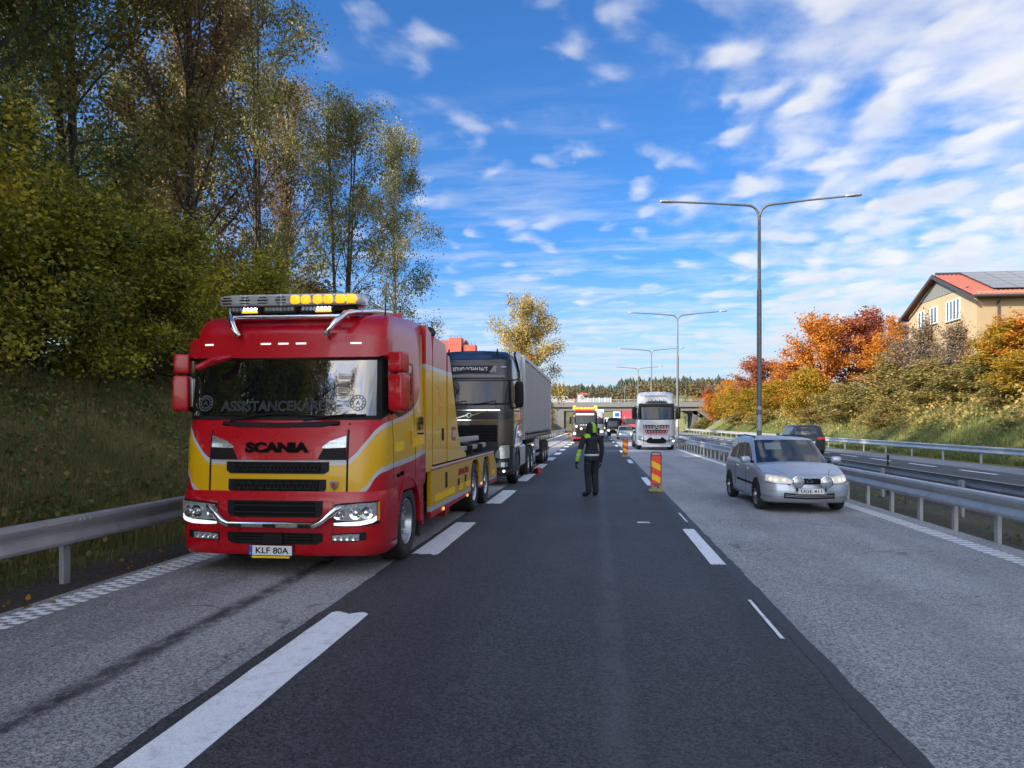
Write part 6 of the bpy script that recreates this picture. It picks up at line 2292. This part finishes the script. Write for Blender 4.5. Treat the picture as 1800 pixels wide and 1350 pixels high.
# ================================================================== cars
def car_body(t, L, W, H, paint, hood=.95, belt=.95, nose=.72, wsx=1.0, roof_y=(1.85, 3.75), rear_glass=4.15, wheels=(.85, 3.45), wr=.31, glass=None, tail=1.0, rim_mat=None):
    """front at y=0 facing -y. wsx: y of the windscreen base"""
    hw = W / 2
    glass = glass or M_GLASS_T
    yk = [-.2, 0, .15, .5, wsx, wsx + .3, L - .5, L - .1, L + .2]
    zk = [nose - .06, nose - .02, nose + .02, nose + .10, hood, belt, belt + .04, belt + .02, belt]
    ztop = lambda y: pchip(y, yk, zk)
    low = Shell([0, .12, .4, .7, .88, 1.0], [hw * .93, hw * .985, hw, hw, hw * .985, hw * .94],
                [.10, .02, 0, .02, .06, .14], [.62, .60, .60, .60, .62, .66], [L - .5] * 6, [L - .06, L, L - .01, L - .01, L - .03, L - .10],
                [hw * .52] * 6, [hw * .66] * 6, ztop=ztop, zbot=.20, crown=.10, rcrown=.05, smooth=True, sq=.82)
    Us = [k / 10 for k in range(11)] + [1 + k / 10 for k in range(1, 10)] + [2 + k / 14 for k in range(15)] + [3.25, 3.5, 3.75, 4, 4.5, 5]
    low.shell(Us, [0, .04, .08, .12, .2, .3, .4, .5, .6, .7, .76, .82, .88, .92, .96, .985, 1.0], cap=.05, capn=12).build('body', paint, t, smooth=40)
    # greenhouse
    r0, r1 = roof_y
    gh = Shell([0, .25, .5, .75, .92, 1.0], [hw * .93, hw * .885, hw * .845, hw * .80, hw * .76, hw * .69],
               [wsx - .02, wsx + (r0 - wsx) * .27, wsx + (r0 - wsx) * .52, wsx + (r0 - wsx) * .76, r0 - .06, r0 + .10],
               [wsx + .35, wsx + (r0 - wsx) * .27 + .28, wsx + (r0 - wsx) * .52 + .24, wsx + (r0 - wsx) * .76 + .2, r0 + .14, r0 + .28],
               [L - .34, L - .38 - (L - rear_glass) * .2, L - .42 - (L - rear_glass) * .4, rear_glass - .12, rear_glass - .18, rear_glass - .28],
               [L - .10, L - .16, L - .22, rear_glass, rear_glass - .05, rear_glass - .16],
               [hw * .64, hw * .62, hw * .60, hw * .58, hw * .56, hw * .52], None, ztop=lambda y: H, zbot=lambda y: ztop(y) - .04, crown=.10, rcrown=.06, smooth=True, sq=.8)
    gh.shell([0, .25, .5, .75, 1.0, 1.25, 1.5, 1.75, 2.0, 2.15, 2.3, 2.5, 2.7, 2.85, 3.0, 3.25, 3.5, 3.75, 4, 4.5, 5], [0, .12, .25, .37, .5, .62, .75, .84, .92, .97, 1.0], cap=.035, capn=8).build('roof', paint, t, smooth=40)
    gh.patch([(-1.55, .06, .90), (0, .05, .93), (1.55, .06, .90)], .006, .02, 8).build('windscreen', glass, t, smooth=40)
    for sg in (-1, 1):
        for (u0, u1, a, b) in ((2.02, 2.30, .10, .80), (2.335, 2.62, .10, .84), (2.655, 2.92, .10, .82)):
            c = [(sg * u0, .10, .30 if u0 < 2.1 else b), (sg * (u0 + .10), .09, b), (sg * (u1 - .02), .09, b), (sg * u1, .12, b - .03)]
            gh.patch(c, .006, .02, 5).build('side_window', glass, t, smooth=40)
    gh.patch([(4.25 - 0.0, .22, .86), (5.0, .20, .88)], .006, .02, 4).build('rear_window', glass, t, smooth=40)
    gh.patch([(-5.0, .20, .88), (-4.25, .22, .86)], .006, .02, 4).build('rear_window', glass, t, smooth=40)
    for y in wheels:
        for sg in (-1, 1):
            # dark wheel well and wheel
            n = 20
            vs, fs = [], []
            for i in range(n + 1):
                an = math.pi * i / n
                for r in (wr + .055, wr * .5):
                    vs.append((sg * (hw + .004), y + math.cos(an) * r, max(.19, wr + math.sin(an) * r)))
            for i in range(n): fs.append((i * 2, i * 2 + 1, i * 2 + 3, i * 2 + 2))
            wl = MB()
            for i in range(n):
                an0, an1 = math.pi * i / n, math.pi * (i + 1) / n
                r = wr + .05
                wl.prism([(y + math.cos(an0) * .1, wr + math.sin(an0) * .1 - .1), (y + math.cos(an0) * r, max(.16, wr + math.sin(an0) * r)), (y + math.cos(an1) * r, max(.16, wr + math.sin(an1) * r)), (y + math.cos(an1) * .1, wr + math.sin(an1) * .1 - .1)], 'x', sg * (hw - .25), sg * (hw + .006))
            wl.build('wheel_arch', M_BLACK, t)
            wheel(t, sg * (hw + .012), y, wr, .20, sg, rr=.70, spokes=5, rim_mat=rim_mat, dish=.02)
    # door lines, handles, mirrors, rub strip
    for sg in (-1, 1):
        for u in (2.02, 2.36, 2.68):
            low.patch([(sg * u, .14, .99), (sg * (u + .005), .14, .99)], .003, .012, 4).build('panel_seam', M_BLACK, t)
        low.patch([(sg * 2.08, .40, .46), (sg * 2.62, .40, .46)], .010, .02, 1).build('rub_strip', M_CHASSIS, t)
        for u in (2.30, 2.62):
            low.patch([(sg * u, .80, .85), (sg * (u + .05), .80, .85)], .02, .02, 1).build('door_handle', paint, t)
        mb = MB().tube([(sg * hw * .90, wsx + .38, belt + .02), (sg * (hw + .06), wsx + .34, belt + .05)], .03, 6)
        mo = mb.build('mirror', M_BLACK, t)
        MB().rbox((sg * (hw + .10), wsx + .33, belt + .075), (.22, .14, .15), rot=(0, 0, sg * R(-12)), n=3).build('mirror_housing', paint, mo, smooth=40)
    return low, gh


P_SILV = paint_mat('silver_blue_paint', (.42, .465, .53), .34, metal=.45, dirt=.10, var=.02)
M_CARGLASS = mat('car_glass', (.012, .016, .018), .03, ior=2.0, spec=.6, var=.3)
ox, oy = 4.2, 15.25
op = thing('estate_car', 'silver blue estate car with two round spotlights on its front', 'car', (ox, oy, 0), R(2.0))
low, gh = car_body(op, 4.29, 1.71, 1.47, P_SILV, hood=.93, belt=.94, nose=.70, wsx=1.02, roof_y=(1.90, 3.85), rear_glass=4.06, wheels=(.84, 3.45), glass=M_CARGLASS)
# tailored nose: grille, lamps, bumper, plate, spotlights
low.patch([(-.52, .80, .93), (-.40, .78, .955), (.40, .78, .955), (.52, .80, .93)], .010, .03, 3).build('grille', M_GRILLE, op)
p = low.P(0, .87)
bolt = MB().lathe((0, p.y - .012, p.z), (0, -1, 0), [(0, .055), (.012, .055), (.012, .045), (0, .045)], 18)
bolt.box((-.02, p.y - .02, p.z), (.10, .01, .014)).box((.02, p.y - .02, p.z), (.10, .01, .014), rot=(0, R(-12), 0))
bolt.build('emblem', M_CHROME, op)
for sg in (-1, 1):
    hl = low.patch([(sg * .72, .80, .88), (sg * .95, .78, .95), (sg * 1.25, .77, .98), (sg * 1.62, .79, .975)][::sg], .010, .03, 4).build('headlight', mat('cream_lens', (.62, .56, .45), .12, coat=1, var=.3, vscale=20, emit=(1, .82, .60), estr=.035), op, smooth=40)
    for u in (1.02, 1.24, 1.42):
        p, n_ = low.P(sg * u, .87), low.N(sg * u, .87)
        MB().lathe(p + n_ * .006, n_, [(.0, .034), (.010, .03), (.014, 0)], 14).build('bulb', mat('warm_head_lamp', (.9, .8, .7), .2, emit=(1, .84, .62), estr=.16), hl, smooth=40)
    sx = MB()
    sp = MB().lathe((sg * .275, -.11, .635), (0, -1, .06), [(-.10, .02), (-.07, .075), (0, .118), (.025, .120), (.03, .108)], 24).build('spotlight', M_CHROME, op, smooth=40)
    MB().lathe((sg * .275, -.11, .635), (0, -1, .06), [(.015, .108), (.032, .075), (.038, 0)], 24).build('lens', M_LENS, sp, smooth=40)
    MB().tube([(sg * .275, -.07, .53), (sg * .275, -.03, .40)], .018, 6).build('bracket', M_BLACK, sp)
    low.patch([(sg * .80, .70, .745), (sg * .92, .70, .745)][::sg], .03, .04, 1).build('washer_jet', M_BLACK, op)
    low.patch([(sg * 1.05, .28, .40), (sg * 1.25, .28, .42)][::sg], .016, .03, 1).build('fog_lamp', M_LENS, op)
    # roof rails
    MB().tube([(sg * .55, 2.1, 1.455), (sg * .57, 2.22, 1.50), (sg * .58, 3.0, 1.525), (sg * .56, 3.72, 1.50), (sg * .55, 3.85, 1.455)], .016, 8).build('roof_rail', M_BLACK, op)
bm_ = low.patch([(-1.80, .30, .68), (-1.0, .28, .70), (0, .27, .70), (1.0, .28, .70), (1.80, .30, .68)], .030, .05, 5).build('bumper', P_SILV, op, smooth=40)
low.patch([(-1.04, .22, .41), (1.04, .22, .41)], .036, .03, 2).build('lower_grille', M_GRILLE, bm_)
for z in (.29, .345):
    low.patch([(-1.02, z - .012, z + .012), (1.02, z - .012, z + .012)], .042, .02, 1).build('slat', M_STEEL_D, bm_)
low.patch([(-1.75, .10, .22), (0, .08, .20), (1.75, .10, .22)], .024, .04, 2).build('front_lip', M_STEEL_D, op, smooth=40)
low.patch([(-1.62, .735, .748), (-.62, .735, .748)], .005, .02, 1).build('panel_seam', M_BLACK, op)
low.patch([(.62, .735, .748), (1.62, .735, .748)], .005, .02, 1).build('panel_seam', M_BLACK, op)
low.patch([(-1.7, .46, .475), (0, .46, .475), (1.7, .46, .475)], .036, .02, 1).build('bumper_line', M_STEEL_D, bm_)
pl = MB().box((0, -.058, .455), (.50, .014, .105), bev=.003).build('number_plate', M_PLATE, op)
MB().box((0, -.053, .455), (.60, .012, .125), bev=.003).build('plate_holder', M_STEEL_D, pl)
put_text('UGE 411', .40, .066, M_INK, pl, (.0, -.067, .455), bold=.01)
gh.patch([(-.50, .055, .085), (.75, .055, .085)], .02, .012, 1).build('wiper', M_BLACK, op)
gh.patch([(-.9, .55, .80), (-.25, .58, .82)], .0075, .002, 2).build('painted_reflection', mat('pale_painted_reflection', (.16, .19, .19), .1), op)  # pale reflection on the windscreen, put in as a coloured patch
# hood crease and bonnet shut line
for sg in (-1, 1):
    cr_ = MB()
    for k in range(7):
        f = k / 6
        y = .16 + .82 * f
        x = sg * (.40 + .30 * f)
        z = float(np.interp(y, [-.2, 0, .15, .5, 1.02], [.64, .68, .72, .80, .93])) + .05 * (1 - (x / .80) ** 2)
        cr_.v.append((x - .004, y, z + .004))
        cr_.v.append((x + .004, y, z + .004))
    cr_.f = [(2 * k, 2 * k + 1, 2 * k + 3, 2 * k + 2) for k in range(6)]
    cr_.mi = [0] * 6
    cr_.build('bonnet_seam', M_CHASSIS, op)

# dark SUV driving away on the opposite carriageway
P_DGREY = paint_mat('charcoal_paint', (.045, .048, .055), .3, metal=.4)
sv = thing('suv', 'charcoal SUV driving away on the opposite carriageway behind the estate car', 'car', (11.75, 47.2, 0), R(180))
low, gh = car_body(sv, 4.5, 1.86, 1.66, P_DGREY, hood=1.05, belt=1.06, nose=.85, wsx=1.15, roof_y=(1.95, 3.8), rear_glass=4.12, wheels=(.9, 3.55), wr=.36)
for sg in (-1, 1):
    low.patch([(sg * 3.55, .80, .92), (sg * 4.35, .82, .92)][::sg], .012, .03, 2).build('tail_lamp', M_REDLIT, sv)
low.patch([(4.3, .12, .42), (5.0, .10, .42)], .02, .04, 2).build('rear_bumper', M_BLACK, sv)
low.patch([(-5.0, .10, .42), (-4.3, .12, .42)], .02, .04, 2).build('rear_bumper', M_BLACK, sv)
MB().box((0, 4.52, .74), (.52, .02, .12)).build('number_plate', M_PLATE, sv)
MB().tube([(-.62, 2.2, 1.70), (-.62, 3.8, 1.70)], .02, 6).tube([(.62, 2.2, 1.70), (.62, 3.8, 1.70)], .02, 6).build('roof_rail', M_STEEL, sv)

# pale car between the lorries
fc = thing('car', 'small pale car between the white lorry and the black van', 'car', (3.1, 82, 0))
car_body(fc, 4.3, 1.75, 1.48, paint_mat('pale_green_paint', (.28, .34, .34), metal=.3), glass=M_CARGLASS)
for sg in (-1, 1):
    MB().lathe((sg * .6, .06, .62), (0, -1, 0), [(0, .09), (.04, .08), (.05, 0)], 12).build('headlight', M_LAMP_ON, fc)

# ================================================================== marker boards
M_MRED = mat('marker_red', (.80, .045, .012), .35, var=.08)
M_MYEL = mat('marker_yellow', (.92, .54, .006), .35, var=.06)
M_MFRAME = mat('marker_frame', (.20, .022, .05), .5)
M_MBASE = mat('marker_foot', (.36, .30, .13), .8, var=.25, vscale=14)


def marker():
    t = thing('marker_board', 'red and yellow striped marker board nearest on the road, beside the person', 'marker board', (1.55, 19.95, .008), 0, 'striped marker boards along the closed lane')
    fr = MB()
    pts = [(-.125, 0, .16), (-.13, 0, .95), (-.115, 0, 1.0), (-.08, 0, 1.025), (.08, 0, 1.025), (.115, 0, 1.0), (.13, 0, .95), (.125, 0, .16)]
    fr.tube(pts, .016, 8)
    fr.box((0, 0, .945), (.25, .025, .02)).box((0, 0, .165), (.25, .025, .03))
    fr.build('frame', M_MFRAME, t, smooth=40)
    # five stripes, each its own slab
    w = .12
    zlo, zhi = .18, .935
    bounds = [zlo - .2, .255, .415, .585, .745, zhi + .2]
    cols = [M_MRED, M_MYEL, M_MRED, M_MYEL, M_MRED]
    for i in range(5):
        b0, b1 = bounds[i], bounds[i + 1]
        sl = .062
        P = []
        lo = lambda x: max(zlo, min(zhi, b0 - sl * x / w))
        hi = lambda x: max(zlo, min(zhi, b1 - sl * x / w))
        xs = [-w + 2 * w * k / 8 for k in range(9)]
        poly = [(x, lo(x)) for x in xs] + [(x, hi(x)) for x in reversed(xs)]
        MB().prism(poly, 'y', -.012, .012).build('stripe', cols[i], t)
    MB().prism([(-.20, 0), (.20, 0), (.19, .03), (.14, .045), (.125, .13), (.07, .13), (.06, .06), (-.06, .06), (-.07, .13), (-.125, .13), (-.14, .045), (-.19, .03)], 'y', -.20, .20).build('foot', M_MBASE, t)
    MB().lathe((0, -.012, .90), (0, -1, 0), [(0, .018), (.008, .014), (.01, 0)], 10).build('reflector', M_AMBER, t)
    return t


mk = marker()
dup(mk, (1.50, 40.2, .008), R(4), 'second red and yellow marker board, left of the white lorry')
dup(mk, (-3.15, 83, .004), R(-5), 'small distant marker board left of the dark tow truck')

# marker stick standing in the median barrier
st = thing('marker_stick', 'thin dark stick standing behind the median guardrail', 'marker stick', (7.2, 19.4, -.01))
MB().tube([(0, 0, 0), (0, 0, 1.02)], .018, 6).box((0, 0, .96), (.05, .03, .10)).box((0, 0, .80), (.045, .03, .05)).build('stick', M_CHASSIS, st)


# ================================================================== person
def skin(verts, edges, radii, levels=1, root=0):
    me = bpy.data.meshes.new('skin')
    me.from_pydata(verts, edges, [])
    ob = bpy.data.objects.new('skin', me)
    COL.objects.link(ob)
    m = ob.modifiers.new('s', 'SKIN')
    m.use_smooth_shade = True
    sd = me.skin_vertices[0].data
    for i, r in enumerate(radii):
        sd[i].radius = r if hasattr(r, '__len__') else (r, r)
        sd[i].use_root = (i == root)
    sb = ob.modifiers.new('u', 'SUBSURF')
    sb.levels = levels
    sb.render_levels = levels
    dg = bpy.context.evaluated_depsgraph_get()
    dg.update()
    out = bpy.data.meshes.new_from_object(ob.evaluated_get(dg))
    bpy.data.objects.remove(ob)
    return out


M_CLOTH = mat('black_workwear', (.012, .013, .020), .85, var=.3, vscale=8, bump=.6, bscale=9)
M_LIME = mat('lime_hi_vis', (.26, .52, .020), .7, var=.1)
M_BELT = mat('reflective_tape', (.52, .54, .56), .4, var=.08)
M_SKIN = mat('skin', (.45, .26, .19), .6)
M_GLOVE = mat('black_glove', (.015, .015, .016), .8)
M_BOOT = mat('dark_boot', (.018, .017, .017), .6)

pr = thing('person', 'person in black workwear with one lime sleeve and hood, walking away down the dark lane', 'person', (-.14, 18.35, .008), R(24))
V = [(0, 0, .96), (0, .0, 1.14), (0, -.01, 1.33), (0, 0, 1.47), (0, .012, 1.545), (0, .03, 1.635), (0, .035, 1.735),
     (.095, 0, .90), (.10, .02, .70), (.10, .03, .50), (.10, .0, .28), (.10, -.02, .10), (.11, .04, .055), (.13, .16, .04),
     (-.095, 0, .90), (-.10, -.0, .70), (-.10, -.0, .50), (-.10, -.04, .28), (-.10, -.06, .10), (-.13, .0, .055), (-.20, .11, .04),
     (.17, 0, 1.45), (.225, -.01, 1.40), (.250, -.02, 1.27), (.262, -.03, 1.13), (.262, .0, 1.00), (.258, .02, .89), (.255, .03, .80),
     (-.17, 0, 1.45), (-.225, -.01, 1.40), (-.275, -.02, 1.26), (-.325, -.03, 1.12), (-.36, .0, .98), (-.385, .02, .86), (-.395, .03, .77)]
E = [(0, 1), (1, 2), (2, 3), (3, 4), (4, 5), (5, 6), (0, 7), (7, 8), (8, 9), (9, 10), (10, 11), (11, 12), (12, 13), (0, 14), (14, 15), (15, 16), (16, 17), (17, 18), (18, 19), (19, 20),
     (3, 21), (21, 22), (22, 23), (23, 24), (24, 25), (25, 26), (26, 27), (3, 28), (28, 29), (29, 30), (30, 31), (31, 32), (32, 33), (33, 34)]
RD = [(.165, .125), (.165, .125), (.185, .13), (.14, .115), .066, .086, .096,
      .112, .105, .088, .086, .078, (.068, .065), (.055, .045), .112, .105, .088, .086, .078, (.068, .065), (.055, .045),
      .09, .085, .072, .062, .056, .048, (.046, .026), .09, .085, .072, .062, .056, .048, (.046, .026)]
bm1 = skin(V, E, RD, 2)
body = link('body', bm1, pr)
bm1.materials.clear()
for m in (M_CLOTH, M_LIME, M_GLOVE, M_BOOT, M_SKIN, M_BELT): bm1.materials.append(m)
for p_ in bm1.polygons:
    c = p_.center
    k = 0
    if c.z < .135: k = 3
    elif c.x < -.335 and c.z < .86: k = 2
    elif c.x > .205 and c.z < .86 and c.z > .70: k = 2
    elif c.x < -.30 and .86 <= c.z < 1.155: k = 1 if not (1.0 < c.z < 1.045) else 5
    elif c.x < -.07 and c.x > -.215 and c.z > 1.425 and c.y < .06: k = 1
    elif c.z > 1.60 and c.y > .06: k = 4
    p_.material_index = k
    p_.use_smooth = True
# fingers on both hands, curled a little
for sg, hx_, hy_, hz_ in ((1, .255, .035, .765), (-1, -.398, .035, .735)):
    fm_ = MB()
    for k in range(4):
        L_ = (.060, .072, .068, .054)[k]
        y = hy_ - .032 + .021 * k
        fm_.tube([(hx_, y, hz_ + .02), (hx_ - sg * .006, y, hz_ - L_ * .45), (hx_ - sg * .022, y, hz_ - L_ * .8), (hx_ - sg * .040, y, hz_ - L_)], [.0105, .0100, .0095, .007], 6)
    fm_.tube([(hx_ - sg * .01, hy_ + .035, hz_ + .05), (hx_ - sg * .018, hy_ + .062, hz_ + .015), (hx_ - sg * .024, hy_ + .062, hz_ - .025)], [.013, .012, .009], 6)
    fm_.build('fingers', M_GLOVE, pr, smooth=60)
# jacket hem, reflective belt, hood, face
hood = MB()
for i in range(9):
    pass
hv, hf = [], []
nl_, nn = 9, 20
for i in range(nl_):
    f = i / (nl_ - 1)
    z = 1.53 + .295 * f
    r = .118 * math.sqrt(max(.05, 1 - max(0, (f - .50) / .50) ** 2.6)) * (1.0 + .12 * (1 - f))
    for k in range(nn):
        a_ = math.radians(-250 + 320 * k / (nn - 1))
        hv.append((math.cos(a_) * r * .98, .018 + math.sin(a_) * r * 1.12, z))
for i in range(nl_ - 1):
    for k in range(nn - 1):
        hf.append((i * nn + k, i * nn + k + 1, (i + 1) * nn + k + 1, (i + 1) * nn + k))
hood.add(hv, hf)
hood.f.append(tuple(range((nl_ - 1) * nn, nl_ * nn)))
hood.mi.append(0)
ho_ = hood.build('hood', [M_CLOTH, M_LIME], pr, smooth=60)
for p_ in ho_.data.polygons:
    p_.material_index = 1 if p_.center.x > -.02 and p_.center.z > 1.56 else 0
sdm = ho_.modifiers.new('thickness', 'SOLIDIFY')
sdm.thickness = .012
fc_ = MB()
fc_.tube([(0, .125, 1.69), (0, .150, 1.655), (0, .128, 1.645)], [.010, .014, .010], 8)      # nose
for sg in (-1, 1):
    fc_.lathe((sg * .033, .118, 1.695), (0, 1, 0), [(0, .013), (.006, .010), (.008, 0)], 8)
fc_.tube([(-.025, .118, 1.605), (0, .126, 1.602), (.025, .118, 1.605)], [.005, .008, .005], 6)
fc_.build('face', M_SKIN, pr, smooth=60)
bt = MB()
vs, fs = [], []
n_ = 32
for i in range(n_):
    a_ = 2 * math.pi * i / n_
    for (rr_, z) in ((1.0, .985), (1.0, 1.035)):
        vs.append((math.cos(a_) * .192, math.sin(a_) * .146 - .002, z))
for i in range(n_):
    j = (i + 1) % n_
    fs.append((i * 2, j * 2, j * 2 + 1, i * 2 + 1))
bt.add(vs, fs)
bto = bt.build('reflective_belt', M_BELT, pr, smooth=60)
bto.modifiers.new('thickness', 'SOLIDIFY').thickness = .004
jk = MB()
vs, fs = [], []
for (z, a, b) in ((.86, .192, .146), (.90, .193, .148), (.98, .188, .142), (1.04, .187, .141), (1.12, .184, .138)):
    for i in range(n_):
        an_ = 2 * math.pi * i / n_
        vs.append((math.cos(an_) * a * (1 + .015 * math.sin(an_ * 5 + z * 9)), math.sin(an_) * b * (1 + .02 * math.sin(an_ * 4 + z * 20)), z))
for q in range(4):
    for i in range(n_):
        j = (i + 1) % n_
        fs.append((q * n_ + i, q * n_ + j, (q + 1) * n_ + j, (q + 1) * n_ + i))
jk.add(vs, fs)
jko = jk.build('jacket_hem', M_CLOTH, pr, smooth=60)
jko.modifiers.new('thickness', 'SOLIDIFY').thickness = .008
